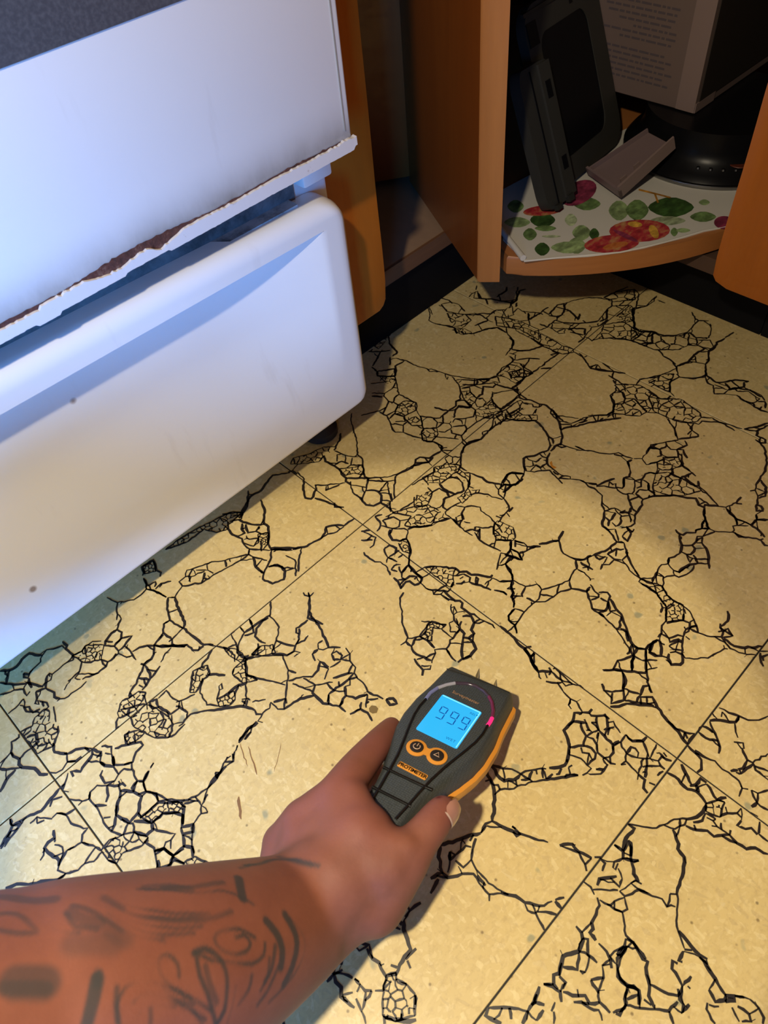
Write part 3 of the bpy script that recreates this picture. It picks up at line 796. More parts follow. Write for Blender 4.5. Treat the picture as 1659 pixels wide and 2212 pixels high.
-349,-3320 -329,-3379 -285,-3433 -288,-3480 -214,-3545
-153,-3444 -104,-3467 -62,-3511 -68,-3543
-75,-3438 -104,-3467
-16,-3514 -62,-3511
-196,-3369 -251,-3378 -300,-3342
-215,-3387 -206,-3426 -221,-3464 -218,-3497 -214,-3545
-240,-3436 -221,-3464
-186,-3434 -206,-3426
-214,-3545 -183,-3534
-214,-3545 -228,-3603 -220,-3660 -177,-3697 -158,-3769
-86,-3553 -132,-3550 -115,-3597 -85,-3620 -95,-3663 -77,-3666 -14,-3638
-87,-3671 -90,-3733
504,-3063 515,-3130 540,-3192 554,-3252 602,-3304 671,-3335
492,-3095 454,-3109
540,-3192 485,-3198 458,-3169 426,-3114 377,-3066
472,-3199 422,-3233 394,-3265
443,-3042 423,-3095
374,-3068 335,-3114 285,-3181 256,-3211 209,-3228
254,-3051 249,-3109 285,-3181
308,-3050 321,-3099 315,-3126
349,-3260 384,-3308 353,-3331 341,-3318 358,-3279
345,-3322 296,-3386 303,-3421 427,-3462
296,-3386 226,-3394 203,-3378 188,-3402 294,-3426
155,-3345 193,-3376
303,-3421 270,-3458 268,-3511 265,-3548
291,-3441 318,-3520
103,-3455 124,-3486
132,-3503 141,-3543 204,-3580
141,-3543 83,-3568 87,-3641
35,-3556 83,-3568
0,-3569 7,-3615
-35,-1778 -53,-1857 -10,-1858
-53,-1857 -91,-1912 -111,-1975 -47,-2039 -32,-2011
-111,-1975 -142,-2007 -145,-2026
-85,-2014 -110,-2053
-47,-2039 -57,-2100 -50,-2157 -25,-2216 -1,-2291
-137,-2062 -117,-2100 -63,-2154 -71,-2189 -28,-2219
-5,-2041 -17,-2133 -25,-2216
-120,-2205 -130,-2273 -119,-2317 -150,-2382 -160,-2397
-130,-2273 -177,-2291 -189,-2324
-157,-2395 -129,-2430 -91,-2430
-129,-2430 -136,-2454 -113,-2484 -77,-2517 -57,-2519
-160,-2397 -197,-2357 -235,-2377 -259,-2386 -352,-2380 -372,-2418 -421,-2477 -470,-2506 -523,-2529 -547,-2532 -587,-2512 -634,-2467
-259,-2386 -225,-2432 -202,-2458 -191,-2435
-225,-2432 -264,-2471 -282,-2515 -352,-2542 -426,-2481
-202,-2458 -234,-2504 -232,-2530 -278,-2520
-249,-2492 -227,-2511
-232,-2530 -189,-2552 -158,-2516 -115,-2486
-178,-2484 -152,-2512
-189,-2552 -197,-2607 -213,-2682 -255,-2718 -296,-2717 -330,-2747
-203,-2562 -250,-2580
-63,-2522 -103,-2565 -135,-2591 -165,-2578
-101,-2568 -69,-2591 -89,-2620 -108,-2674
-177,-2620 -126,-2600 -99,-2619
-283,-2524 -267,-2561 -285,-2605 -327,-2641 -328,-2683 -330,-2747 -312,-2775
-352,-2542 -329,-2591 -341,-2636 -374,-2652 -442,-2644
-373,-2538 -396,-2566 -372,-2602 -392,-2642
-213,-2682 -160,-2701
-470,-2506 -453,-2543 -437,-2584 -447,-2640 -446,-2673 -491,-2671 -484,-2692 -434,-2741 -347,-2737
-339,-2690 -355,-2738
-430,-2699 -404,-2736
-491,-2671 -524,-2658
-883,-2162 -848,-2242 -810,-2291 -795,-2354 -759,-2365 -727,-2390 -668,-2435 -652,-2457
-892,-2161 -937,-2174 -961,-2227 -980,-2266 -1028,-2318 -1093,-2372 -1165,-2413
-891,-2177 -912,-2270 -908,-2303 -858,-2346 -795,-2354
-996,-2212 -970,-2226
-891,-2321 -927,-2350
-980,-2266 -957,-2291 -972,-2320
-1023,-2315 -972,-2320 -905,-2383 -873,-2389 -833,-2423 -784,-2443 -727,-2487 -650,-2551 -543,-2638
-827,-2380 -784,-2416 -727,-2399
-784,-2416 -784,-2443
-705,-2413 -724,-2435
-668,-2435 -717,-2480
-707,-2499 -650,-2509
-638,-2527 -623,-2539 -580,-2529
-543,-2559 -573,-2596 -543,-2638
-543,-2559 -514,-2568
-873,-2381 -850,-2355
-1165,-2413 -1207,-2393 -1268,-2409
-1165,-2413 -1147,-2487 -1125,-2544 -1102,-2594 -1066,-2677 -1024,-2754
-1212,-2405 -1184,-2448 -1152,-2482
-1102,-2526 -1099,-2554
-1125,-2552 -1129,-2585 -1100,-2596
-1274,-2407 -1340,-2362 -1440,-2315 -1506,-2266 -1568,-2307 -1621,-2387 -1697,-2358
-1665,-2395 -1760,-2416
-1621,-2387 -1619,-2432 -1541,-2482 -1492,-2534 -1509,-2594 -1516,-2682 -1544,-2705
-1386,-2347 -1391,-2379
-1358,-2389 -1311,-2380
-1319,-2406 -1382,-2433 -1437,-2469 -1461,-2531 -1469,-2636 -1449,-2722 -1459,-2730 -1514,-2680
-1480,-2558 -1491,-2632
-1494,-2340 -1485,-2378 -1398,-2388 -1380,-2420
-1485,-2378 -1534,-2375 -1597,-2412
-1510,-2400 -1507,-2463 -1437,-2469
-1534,-2375 -1494,-2340
-1459,-2730 -1411,-2803 -1401,-2866 -1355,-2940 -1281,-2980
-1407,-2871 -1424,-2905 -1403,-2949 -1441,-3043
-1355,-2940 -1387,-2954 -1355,-2988 -1323,-3043
-1269,-2992 -1276,-3045
-1263,-2988 -1214,-3020
-1403,-2949 -1381,-2949
-990,-2819 -929,-2871 -938,-2926 -915,-3007
-984,-2829 -943,-2930
-915,-3007 -973,-3000 -999,-3029
-898,-3016 -871,-3045
-1061,-3052 -1056,-3100 -1077,-3141
-1059,-3119 -958,-3229
-1022,-3123 -982,-3112 -931,-3154 -897,-3178
-931,-3154 -936,-3224 -887,-3211
-1078,-3162 -1105,-3198 -1214,-3218 -1237,-3244 -1266,-3242 -1276,-3291
-1079,-3180 -1061,-3273 -1042,-3315 -1008,-3328 -966,-3280 -1025,-3248 -1061,-3273
-956,-3238 -959,-3276 -869,-3317 -849,-3368
-869,-3317 -871,-3263 -840,-3272 -831,-3312
-881,-3042 -883,-3084 -933,-3098
-752,-3062 -749,-3125 -782,-3147 -754,-3196 -727,-3224
-749,-3125 -678,-3108 -695,-3146 -755,-3186 -815,-3245 -832,-3292
-782,-3147 -837,-3120 -870,-3133 -872,-3151 -828,-3141
-853,-3158 -887,-3211
-1042,-3315 -1133,-3401 -1136,-3447 -1158,-3551
-1146,-3410 -1186,-3427 -1248,-3400 -1287,-3397 -1295,-3447 -1238,-3437 -1175,-3438
-1136,-3447 -1179,-3441
-1255,-3420 -1238,-3437
-1294,-3163 -1300,-3207 -1328,-3237 -1391,-3252 -1475,-3203 -1507,-3217 -1560,-3239 -1588,-3221 -1625,-3249 -1628,-3281
-1319,-3230 -1302,-3254 -1369,-3302 -1366,-3363
-1391,-3252 -1371,-3283 -1370,-3312 -1452,-3341 -1466,-3316
-1396,-3257 -1473,-3302 -1519,-3235
-1277,-3311 -1280,-3367 -1299,-3406 -1332,-3438
-1320,-3420 -1357,-3392 -1402,-3432 -1475,-3449 -1517,-3485 -1519,-3556
-1295,-3447 -1340,-3487 -1342,-3550 -1318,-3610 -1377,-3648
-1342,-3550 -1443,-3599 -1508,-3567
-1665,-3207 -1639,-3250 -1630,-3298 -1665,-3333
-1619,-3309 -1578,-3378 -1547,-3409 -1562,-3448 -1517,-3485
-1571,-3248 -1572,-3293 -1608,-3301
-1462,-3387 -1486,-3457
-1552,-3359 -1578,-3387
-1690,-3197 -1771,-3224 -1793,-3221
-1771,-3224 -1742,-3273
-1972,-3056 -1890,-3140 -1832,-3225 -1832,-3287
-1972,-3056 -2012,-3069 -1979,-3156
-1890,-3140 -1926,-3182
-1832,-3225 -1900,-3240
-1832,-3287 -1765,-3284
-1618,-3381 -1587,-3413 -1579,-3460 -1552,-3503 -1580,-3546
-1740,-3319 -1690,-3307
-1731,-3329 -1778,-3364
-587,-3055 -583,-3097 -643,-3092 -694,-3099 -747,-3120
-669,-3109 -671,-3131 -739,-3176
-752,-3130 -739,-3169
-760,-3206 -727,-3224
-424,-3273 -475,-3347 -505,-3359 -521,-3413 -600,-3455 -678,-3477 -732,-3491 -779,-3526 -810,-3539 -888,-3586 -959,-3678
-762,-3463 -736,-3494
-872,-3319 -845,-3395 -819,-3445 -836,-3489 -802,-3525
-901,-3607 -922,-3700 -927,-3760 -917,-3801
-964,-3681 -937,-3715
-939,-3761 -949,-3814 -974,-3883 -1006,-3966
-941,-3815 -928,-3796
-976,-3682 -1037,-3690 -1026,-3707
-1053,-3693 -1060,-3665 -1098,-3683 -1100,-3708 -1131,-3770 -1055,-3780
-1111,-3791 -1112,-3809
-869,-3261 -833,-3280
-1146,-3413 -1134,-3452 -1170,-3538 -1162,-3566 -1220,-3597 -1258,-3640 -1302,-3662 -1330,-3718
-1175,-3438 -1235,-3441 -1314,-3466 -1342,-3504 -1348,-3553 -1318,-3603 -1339,-3623
-1250,-3635 -1227,-3713 -1190,-3777 -1131,-3770
-1160,-3759 -1198,-3794 -1205,-3821 -1245,-3840 -1182,-3845
-1215,-3792 -1287,-3782 -1334,-3721 -1387,-3660 -1430,-3596 -1410,-3576 -1355,-3558
-1287,-3782 -1322,-3832
-1430,-3596 -1492,-3599 -1499,-3579
-1387,-3660 -1332,-3618
-1399,-3587 -1339,-3617
-1335,-3653 -1331,-3698
-1045,-3884 -1072,-3939 -1029,-3973 -1006,-3966 -977,-4002 -993,-4011 -1035,-3977
-1106,-3911 -1137,-3923 -1165,-3992
-1109,-3921 -1078,-3965
-973,-4000 -944,-4042
-931,-4068 -936,-4123 -958,-4164 -989,-4173
-1033,-4017 -1066,-4079
-1008,-4036 -998,-4099 -1022,-4123 -1057,-4088
-2490,-427 -2527,-441
-2543,-447 -2616,-485
-2638,-461 -2616,-485 -2641,-552 -2595,-633 -2570,-725 -2515,-797 -2424,-839 -2329,-857 -2243,-850 -2096,-781
-2329,-857 -2259,-833 -2201,-833 -2144,-827
-2056,-790 -2089,-837 -2144,-827
-1978,-759 -1864,-724 -1786,-741
-1863,-761 -1930,-775
-2226,-806 -2201,-833 -2243,-850
-2424,-839 -2431,-919 -2354,-890
-2431,-919 -2462,-961 -2541,-979
-2428,-989 -2464,-964
-2515,-797 -2518,-839 -2574,-901 -2608,-939 -2541,-979 -2572,-1021 -2631,-980 -2613,-934
-2505,-821 -2441,-863
-2634,-985 -2668,-1048 -2638,-1096 -2670,-1146
-2582,-1024 -2638,-1096
-2895,-1077 -2842,-994
-2824,-929 -2769,-958 -2755,-1044 -2779,-1073 -2896,-1088
-2755,-1044 -2680,-1065
-2760,-1051 -2732,-1138
C50 -2732,-1138 -2658,-1159 -2624,-1252 -2629,-1288 -2753,-1182
-1054,-10 -1149,-113 -1146,-155 -1163,-244 -1256,-321 -1339,-369
-1141,-103 -1219,-92 -1307,-83 -1382,-76
-1165,-114 -1212,-101 -1293,-118 -1346,-166 -1343,-243 -1328,-277
-789,-173 -817,-222 -885,-298 -952,-351 -930,-415 -910,-487
-817,-142 -827,-171 -808,-212 -759,-207
-902,-317 -936,-389
-964,-364 -1056,-363 -1076,-353 -1104,-384 -1097,-410
-1064,-372 -1127,-445 -1179,-460 -1106,-486 -1056,-474
-930,-415 -952,-516 -1003,-637 -1020,-672 -958,-741
-1052,-583 -1082,-622 -1063,-655 -1020,-672
-1090,-625 -1143,-620 -1168,-681
-934,-773 -948,-835 -989,-878 -998,-949 -1037,-974 -1052,-1104 -1074,-1157 -1038,-1284
-1256,-321 -1223,-411 -1187,-469 -1224,-495 -1284,-482 -1354,-387
-1217,-503 -1198,-542 -1255,-532
-1382,-76 -1472,-118 -1530,-175 -1524,-254 -1475,-290 -1389,-265 -1370,-231
-1305,-86 -1332,-131 -1398,-96
C55 -1459,-271 -1366,-272 -1302,-325 -1332,-394 -1418,-335
-1526,-269 -1421,-338 -1306,-458 -1359,-586 -1447,-672 -1525,-747
-1454,-664 -1513,-550 -1567,-456 -1603,-382 -1554,-303 -1526,-269
-1359,-586 -1334,-649
-1417,-654 -1362,-681 -1318,-711 -1271,-763 -1206,-755 -1147,-715 -1136,-797
-1144,-806 -1225,-848
-1044,-729 -1064,-777 -1029,-817 -997,-799 -1001,-741 -1044,-729
-1037,-825 -1129,-805
-1021,-825 -989,-878
-1326,-720 -1303,-830 -1359,-862 -1360,-894 -1362,-984 -1296,-1088 -1294,-1154
-1411,-695 -1393,-748 -1352,-854
-1303,-830 -1198,-911
-1285,-960 -1188,-972 -1102,-982 -1037,-974
-1175,-886 -1102,-926 -1044,-967
-1296,-1088 -1206,-1062 -1160,-1003
-1285,-960 -1334,-998
-1206,-1062 -1173,-1131 -1090,-1173
-1095,-990 -1127,-1023 -1160,-1003
-1090,-1173 -1171,-1240
-1118,-1201 -1060,-1254
-1286,-1189 -1206,-1218 -1191,-1276 -1213,-1346
-1206,-1218 -1163,-1184
-1026,-1301 -987,-1334 -997,-1382 -1037,-1354 -1026,-1301
-1525,-747 -1605,-703
-1619,-688 -1619,-769 -1587,-804 -1450,-829 -1367,-886
-1525,-747 -1546,-783
-1713,-586 -1631,-643
-1654,-720 -1712,-710 -1779,-732 -1761,-768
-1741,-652 -1752,-683 -1726,-711
-1741,-652 -1781,-560 -1856,-494 -1906,-457 -2002,-374 -2086,-320 -2203,-331
-1786,-725 -1873,-735 -1969,-748
-1865,-758 -1935,-770
-1995,-765 -2010,-779
-2039,-789 -2079,-824
-2076,-793 -2109,-787
-1848,-148 -1936,-232 -1959,-350 -1899,-432
-2106,-158 -2033,-193 -1969,-213
-2094,-295 -2111,-201 -2125,-185
C48 -1864,-50 -1764,-89 -1795,-160 -1855,-158 -1951,-199 -1978,-170
-1807,-147 -1715,-260
C44 -1877,-374 -1757,-412 -1789,-470 -1843,-477 -1899,-432
-1805,-297 -1779,-292 -1798,-333 -1821,-324 -1805,-297
-1647,-436 -1695,-401 -1790,-392
-1661,-438 -1723,-531 -1781,-560
-1753,-509 -1716,-539 -1755,-572 -1760,-518
C45 -1632,-270 -1526,-269 -1598,-359 -1575,-465 -1659,-406 -1668,-299
-1609,-3 -1567,-86 -1560,-178 -1595,-222
C55 -1574,-60 -1515,-156 -1519,-277 -1566,-255 -1587,-148
-1479,-74 -1510,-149
-1462,-5 -1427,-7
-1373,-11 -1379,-42
-1277,-9 -1291,-63
-1651,-5 -1718,-40 -1772,-46 -1801,-67
2141,1689 1985,1642 1907,1551 1855,1384 1776,1374
1668,1627 1749,1527 1830,1462
1749,1527 1611,1458 1532,1427
C59 1782,1707 1968,1625 1887,1601 1775,1580
1749,1383 1656,1298
1779,1323 1799,1228 1682,1243 1636,1184 1547,1124
1809,1238 1817,1205 1818,1134 1832,1035 1888,899 1913,800 1938,691 1994,578 2064,449 2147,369 2223,342 2349,379 2472,353
1843,909 1905,832
1866,690 1904,710
1498,1330 1595,1258 1645,1219 1573,1136 1506,1197 1458,1277 1498,1330
1516,1424 1508,1341
1328,1246 1389,1194 1473,1125
C55 1466,1245 1557,1134 1497,1062 1440,1132
1543,1107 1469,1009 1396,912 1407,814 1410,696 1328,619
1429,1035 1455,982
1497,1062 1419,1025 1314,1033 1231,1135
1314,1033 1279,1012 1256,924 1187,881 1100,892 937,986
1202,1105 1260,1013
1396,912 1328,910 1278,875 1256,924
1278,875 1279,812 1200,773 1098,793 1091,883
C57 1279,812 1367,789 1410,696 1337,628 1208,661 1172,745
1098,793 1065,723 999,614 989,567 1037,509 1105,575 1063,665
1083,741 1166,752 1199,652 1154,596 1093,669
1037,509 1057,400 1092,319 1077,281 1127,203 1140,103 1090,70
C68 1185,639 1297,534 1220,438 1160,510
1302,539 1379,397 1409,370 1530,376 1482,515
1302,539 1257,473 1199,394 1133,357 1098,312
1530,376 1632,365 1682,409 1736,396 1817,467 1883,549 1928,682
1199,394 1285,311 1345,348 1366,422
C63 1190,386 1276,303 1229,243 1125,224 1086,289 1133,357
1351,341 1406,255 1381,197 1293,206 1262,261
1357,187 1326,147 1361,57 1453,73 1484,123 1396,198
1439,236 1491,252 1511,188 1479,148
1492,271 1598,335 1650,345 1712,250 1708,182 1628,137 1536,198 1491,252
1682,409 1747,352 1727,251 1696,248 1634,343
1859,491 1919,440 1868,384 1844,286 1922,276 2016,343 2067,260 2116,265 2126,297 2005,400 1859,491
C52 1813,451 1872,400 1844,286 1737,260 1747,352
1834,278 1882,241 1859,175 1792,154 1754,198 1790,258
2009,213 1936,175 1868,61 1880,-4 2016,-14 2152,-2 2162,81 2075,155 1989,196 2014,228
2116,265 2160,126 2199,36
C56 1792,154 1911,154 1870,39 1850,-28 1738,-24 1688,66 1665,134 1714,175
1453,73 1547,67 1658,52 1767,12
1361,57 1312,2
1181,252 1308,45
1952,585 2047,447 1994,414 1906,521
1904,567 1947,569
2064,449 2137,360 2042,377
2156,358 2218,326 2163,251 2130,325
C72 2240,344 2478,346 2517,241 2356,114 2259,135 2268,266
2813,684 2762,562 2703,515 2524,474
2638,487 2665,430 2689,376
2540,432 2518,366 2472,353
2822,836 2819,726
2546,1092 2520,1036 2590,961 2709,914 2822,836
2527,1167 2480,1099
C46 2499,1176 2592,1086 2587,991 2505,1043
2459,1394 2500,1303 2523,1210
2335,97 2200,99 2172,112
2183,23 2153,-24
1747,-113 1631,-101 1562,-96 1441,-114 1344,-55 1261,-59 1188,-100
1789,-124 1810,-129 1874,-245
1753,-12 1635,-87 1592,-94
1520,-64 1572,-88
C61 1784,-9 1893,-39 1845,-151 1747,-113
1893,-39 2063,-50 2096,-69
1854,-133 1967,-149 2025,-148
1867,-178 1937,-173
2877,1719 2848,1658 2870,1559 2847,1491
2806,1641 2641,1657 2561,1529
2758,1577 2702,1444 2766,1270 2844,1198 2972,1037 3054,1040
2879,1423 2825,1288
2666,1694 2527,1532 2463,1493 2458,1434 2478,1344 2528,1255 2536,1181 2480,1099
C92 2678,1408 2781,1250 2744,1139 2516,1118 2592,1265
2781,1250 2884,1120 2862,991 2699,1041
2517,1053 2581,973 2730,913 2837,829 2816,705
3071,1373 3140,1257 3178,1209 3254,1002 3311,970 3380,1006 3484,1056 3555,1021
3052,1425 3127,1441 3199,1421 3096,1313
3273,1498 3200,1449
3460,1215 3393,1173 3242,1182
3140,1257 3078,1171
3154,966 3211,935 3110,835 3026,876 3097,985
3254,1002 3211,935
3301,943 3232,907
3054,1040 3122,953
3028,744 3029,846 3073,882
3037,732 3129,655 3225,717
C97 2965,953 3047,759 3067,490 2933,386 2953,634 2856,844
3169,947 3306,1005 3347,980 3387,1011 3442,1068 3536,1117
3228,872 3214,810 3244,745 3302,646 3303,592
3231,735 3138,656 3314,631
3314,631 3394,636 3445,625
3340,546 3536,576 3599,537 3525,470 3428,434 3366,461 3327,536
3372,453 3308,418 3324,346 3342,222
3320,427 3211,436 3162,423 3154,521
3602,533 3710,490 3852,391 3934,273
3525,470 3532,408 3489,305 3462,249 3556,299
3174,408 3149,264 3191,224 3254,270 3173,383
3254,270 3317,203 3419,201
3236,192 3285,58
3256,230 3317,203 3378,101 3290,50
3324,346 3413,208 3498,128 3549,88 3580,75
3153,27 3235,22 3448,64 3502,21 3656,6
3580,75 3712,102 3803,118 3880,113 3962,169 3956,259 4123,224 4273,171
3880,113 3925,56 4050,58 4121,-6
3803,118 3657,29 3573,58
C93 3956,259 4109,215 4263,100 4121,-6 4044,65 3955,152
C36 3758,-34 3994,-32 3977,-77 3796,-197 3726,-159 3691,-90
4235,11 4015,-98 3964,-86 3862,-165 3716,-272 3692,-354 3765,-444 3777,-508
4001,-107 4091,-168 4300,-154
C104 3554,-18 3708,-136 3684,-281 3680,-362 3537,-378 3411,-173 3278,-79 3462,-65
3254,-62 3332,-98 3429,-195 3494,-324 3527,-472 3532,-620
3537,-378 3711,-402
3745,-468 3617,-549 3530,-476
C87 2956,680 3004,570 3026,332 3008,124 3028,28 2998,-5 2907,60 2881,281 2909,452 2913,621
2909,452 2887,274 2742,334 2645,431
2635,515 2653,493 2759,566 2771,625
2875,147 2895,75 2683,94 2643,75
2577,468 2595,398 2526,355 2643,257 2696,169
2643,257 2572,231 2498,208 2486,99 2654,84
2816,126 2889,82
2222,83 2154,17 2150,-32
2421,112 2271,110 2164,111
2486,99 2416,97
C66 2340,277 2458,200 2475,91 2410,104 2303,212
2583,70 2661,-3
3018,-77 2975,-175 2899,-307 2941,-414 3001,-509 3048,-610
2999,-158 3034,-166
2916,-283 2988,-327 2930,-345 2973,-452
3040,-345 3013,-457 3001,-509
2921,-498 2912,-596 2900,-677 2925,-729
2892,-572 2858,-627
2827,-653 2783,-683 2687,-680 2617,-780 2664,-836 2745,-812 2800,-745 2783,-693
C97 2839,-645 2925,-729 2980,-817 2971,-890 2956,-1006 2776,-1140 2719,-1052 2797,-875 2745,-812 2800,-745
2617,-780 2561,-802 2521,-834 2452,-810 2327,-680
C85 2606,-787 2669,-842 2786,-883 2719,-1052 2626,-1038 2511,-841
3066,-762 3108,-792
3067,-859 3149,-884
3136,-825 3194,-876
4321,-152 4221,-187 4107,-175 3979,-105 3868,-160 3765,-245 3691,-277 3697,-384 3755,-456 3787,-582 3851,-660 3973,-729 4142,-719 4212,-720 4275,-799
4299,-588 4223,-670 4212,-720
4263,-200 4264,-295
C115 3691,-277 3755,-456 3754,-565 3852,-686 3960,-737 3793,-827 3680,-791 3541,-619 3531,-382
4236,-837 4155,-895 4028,-942 3952,-847 3988,-747
3952,-847 3848,-918 3799,-834
3934,-884 4004,-971 3927,-1051 3855,-1043 3859,-989
3799,-834 3855,-868 3857,-965 3846,-997 3703,-969 3577,-983 3453,-930
4127,-1065 4260,-1087
4120,-1068 4011,-1039 3902,-1066 3842,-1050 3717,-1122 3649,-1127
3458,-937 3605,-1017 3649,-1127 3510,-1218 3383,-1149 3330,-1031 3393,-967 3453,-930
3502,-744 3496,-827 3471,-909
3696,-983 3624,-1041 3577,-983
3423,-949 3263,-894 3141,-822 3057,-773
3330,-1031 3205,-1006 3080,-1084
C80 3095,-851 3263,-894 3326,-972 3171,-1018 3091,-1077 3084,-986
3510,-1218 3476,-1336 3516,-1385 3619,-1457 3679,-1562
3475,-1229 3418,-1286 3421,-1343 3323,-1409 3376,-1474 3449,-1480 3438,-1343
3640,-1536 3581,-1568 3474,-1490 3518,-1408
3449,-1480 3519,-1513 3575,-1633 3552,-1757
3346,-986 3327,-1038 3389,-1135 3478,-1222 3573,-1176
3682,-1566 3658,-1536
3486,-1555 3550,-1633 3532,-1693 3521,-1759 3443,-1746 3404,-1698 3424,-1612
3434,-1574 3408,-1663 3424,-1752 3392,-1773 3387,-1844 3403,-1903
3476,-1765 3515,-1813 3438,-1858
3575,-1633 3575,-1744 3527,-1806
2957,-925 2951,-1000 2947,-1067 2980,-1116 3046,-1115
C85 2901,-991 2945,-1074 3050,-1221 3003,-1432 2960,-1467 2896,-1467 2838,-1417 2779,-1270 2773,-1127
2763,-1261 2721,-1306 2680,-1380 2605,-1440
2771,-1299 2795,-1376 2822,-1426 2764,-1508 2751,-1576 2731,-1589 2642,-1520 2590,-1477
2809,-1392 2869,-1512 2925,-1512 3004,-1625 3019,-1690 2999,-1797
3023,-1562 3011,-1634 3040,-1715 3061,-1834
2764,-1508 2691,-1505
3072,-1847 3176,-1925 3276,-1970
3249,-1984 3125,-1947 3067,-1970 3068,-2053 3031,-2072 3003,-2039 3012,-1986
2578,-1480 2487,-1409 2461,-1396 2373,-1328 2284,-1357
2609,-1526 2572,-1572 2465,-1535 2394,-1592 2308,-1492
2326,-1344 2369,-1369 2373,-1418 2452,-1440 2487,-1409
2373,-1418 2313,-1471 2280,-1449
2452,-1440 2436,-1492 2467,-1538
2470,-1532 2501,-1578 2459,-1617 2435,-1659
2149,-1443 2232,-1489 2277,-1516 2313,-1489
C59 2227,-1492 2302,-1510 2384,-1598 2327,-1669 2250,-1630 2179,-1573 2177,-1528
2454,-1593 2330,-1672 2313,-1755
2069,-1495 2108,-1558 2159,-1549
2250,-1630 2179,-1665 2191,-1738 2307,-1781 2294,-1824
C72 2099,-1563 2174,-1626 2187,-1741 2181,-1882 2174,-1930 2041,-1856 1882,-1687 1994,-1607
1963,-1563 1900,-1612 1891,-1682
2224,-1759 2191,-1877 2211,-1900 2259,-1867
2211,-1900 2196,-1956 2142,-2083 2117,-2140 2147,-2190 2248,-2230 2328,-2228
2237,-2232 2264,-2271
1824,-1652 1865,-1676 1982,-1795 2030,-1898 2072,-1956 2024,-2010 2029,-2054 2059,-2050 2117,-2140
2094,-1965 2083,-2070
2034,-2060 1959,-2096 1868,-2178 1856,-2210
2142,-2193 2104,-2248 2092,-2316 2035,-2348
2092,-2316 2104,-2383 2107,-2438
1918,-2132 1869,-2135 1822,-2163 1852,-2204
1822,-2163 1762,-2131
3003,-2039 2956,-2107 2870,-2170 2723,-2234 2617,-2244 2533,-2251 2471,-2276 2425,-2325 2335,-2369 2341,-2399 2303,-2431 2271,-2395 2335,-2361
2435,-2249 2471,-2276
2608,-2257 2558,-2329 2464,-2371 2407,-2343
2497,-2274 2506,-2348
2231,-2417 2186,-2440 2112,-2444
2186,-2440 2246,-2509
-1903,-2342 -1949,-2339
-1907,-2345 -1919,-2389 -1877,-2395 -1840,-2408
-1919,-2389 -1965,-2393
-1981,-2342 -2007,-2359 -2006,-2405 -1985,-2401 -2020,-2434 -2067,-2537 -2172,-2546 -2218,-2564 -2264,-2533
-2088,-2352 -2068,-2340 -2033,-2420
-2125,-2554 -2041,-2558
-2123,-2563 -2139,-2605
-2208,-2509 -2190,-2545
-2289,-2276 -2256,-2282 -2223,-2344 -2245,-2335 -2286,-2321 -2285,-2280
-2245,-2346 -2259,-2408 -2247,-2451 -2272,-2541 -2332,-2566 -2364,-2534
-2377,-2520 -2405,-2491 -2405,-2452 -2442,-2463
C56 -2264,-2533 -2218,-2564 -2247,-2600 -2218,-2644 -2220,-2708 -2290,-2774 -2384,-2715 -2410,-2651 -2352,-2594
-2406,-2500 -2440,-2527 -2488,-2549 -2468,-2482
-2488,-2549 -2514,-2611
-2405,-2405 -2397,-2436
-2434,-2340 -2411,-2395
-2479,-2264 -2474,-2299 -2423,-2321
-2474,-2299 -2530,-2299
-2474,-2299 -2494,-2336 -2490,-2380 -2522,-2414 -2505,-2509
-2511,-2414 -2460,-2447
-2474,-2299 -2433,-2263 -2403,-2295 -2366,-2263
-2628,-2161 -2539,-2202 -2498,-2223
-2526,-2188 -2526,-2205
-2480,-2194 -2415,-2202
-2410,-2651 -2439,-2688
-2417,-2666 -2354,-2756 -2300,-2802"""
MARKS = [["scuff", 0.0007, [[-0.1949, -0.083], [-0.199, -0.0929], [-0.2035, -0.1035]]], ["scuff", 0.0005, [[-0.1973, -0.0769], [-0.2008, -0.0851], [-0.2042, -0.0941]]], ["scuff", 0.0016, [[-0.2216, -0.1061], [-0.2258, -0.1125], [-0.2299, -0.1192]]], ["scuff", 0.0004, [[-0.1772, -0.0986], [-0.1862, -0.1057], [-0.194, -0.1109]]], ["spot", 0, [[-0.1159, -0.1258], [-0.1131, -0.1257], [-0.1113, -0.1282], [-0.1116, -0.131], [-0.1146, -0.1325], [-0.1171, -0.1308], [-0.1177, -0.1281]]], ["orange", 0, [[0.1609, -0.0775], [0.1641, -0.0777], [0.1601, -0.0817], [0.1606, -0.0859], [0.1574, -0.0847], [0.1581, -0.0812]]]]
def clip(poly, n, d, t):
    out = []; m_ = len(poly)
    for i in range(m_):
        a, b = poly[i], poly[(i + 1) % m_]; da = n[0] * a[0] + n[1] * a[1] - d; db = n[0] * b[0] + n[1] * b[1] - d
        if da <= 0:
            out.append(a)
            if db > 0: s = da / (da - db); out.append((a[0] + (b[0] - a[0]) * s, a[1] + (b[1] - a[1]) * s, t))
        elif db <= 0: s = da / (da - db); out.append((a[0] + (b[0] - a[0]) * s, a[1] + (b[1] - a[1]) * s, a[2]))
    return out
def inside(p, poly):
    c = False; j = len(poly) - 1
    for i in range(len(poly)):
        a, b = poly[i], poly[j]
        if (a[1] > p[1]) != (b[1] > p[1]) and p[0] < (b[0] - a[0]) * (p[1] - a[1]) / (b[1] - a[1]) + a[0]: c = not c
        j = i
    return c
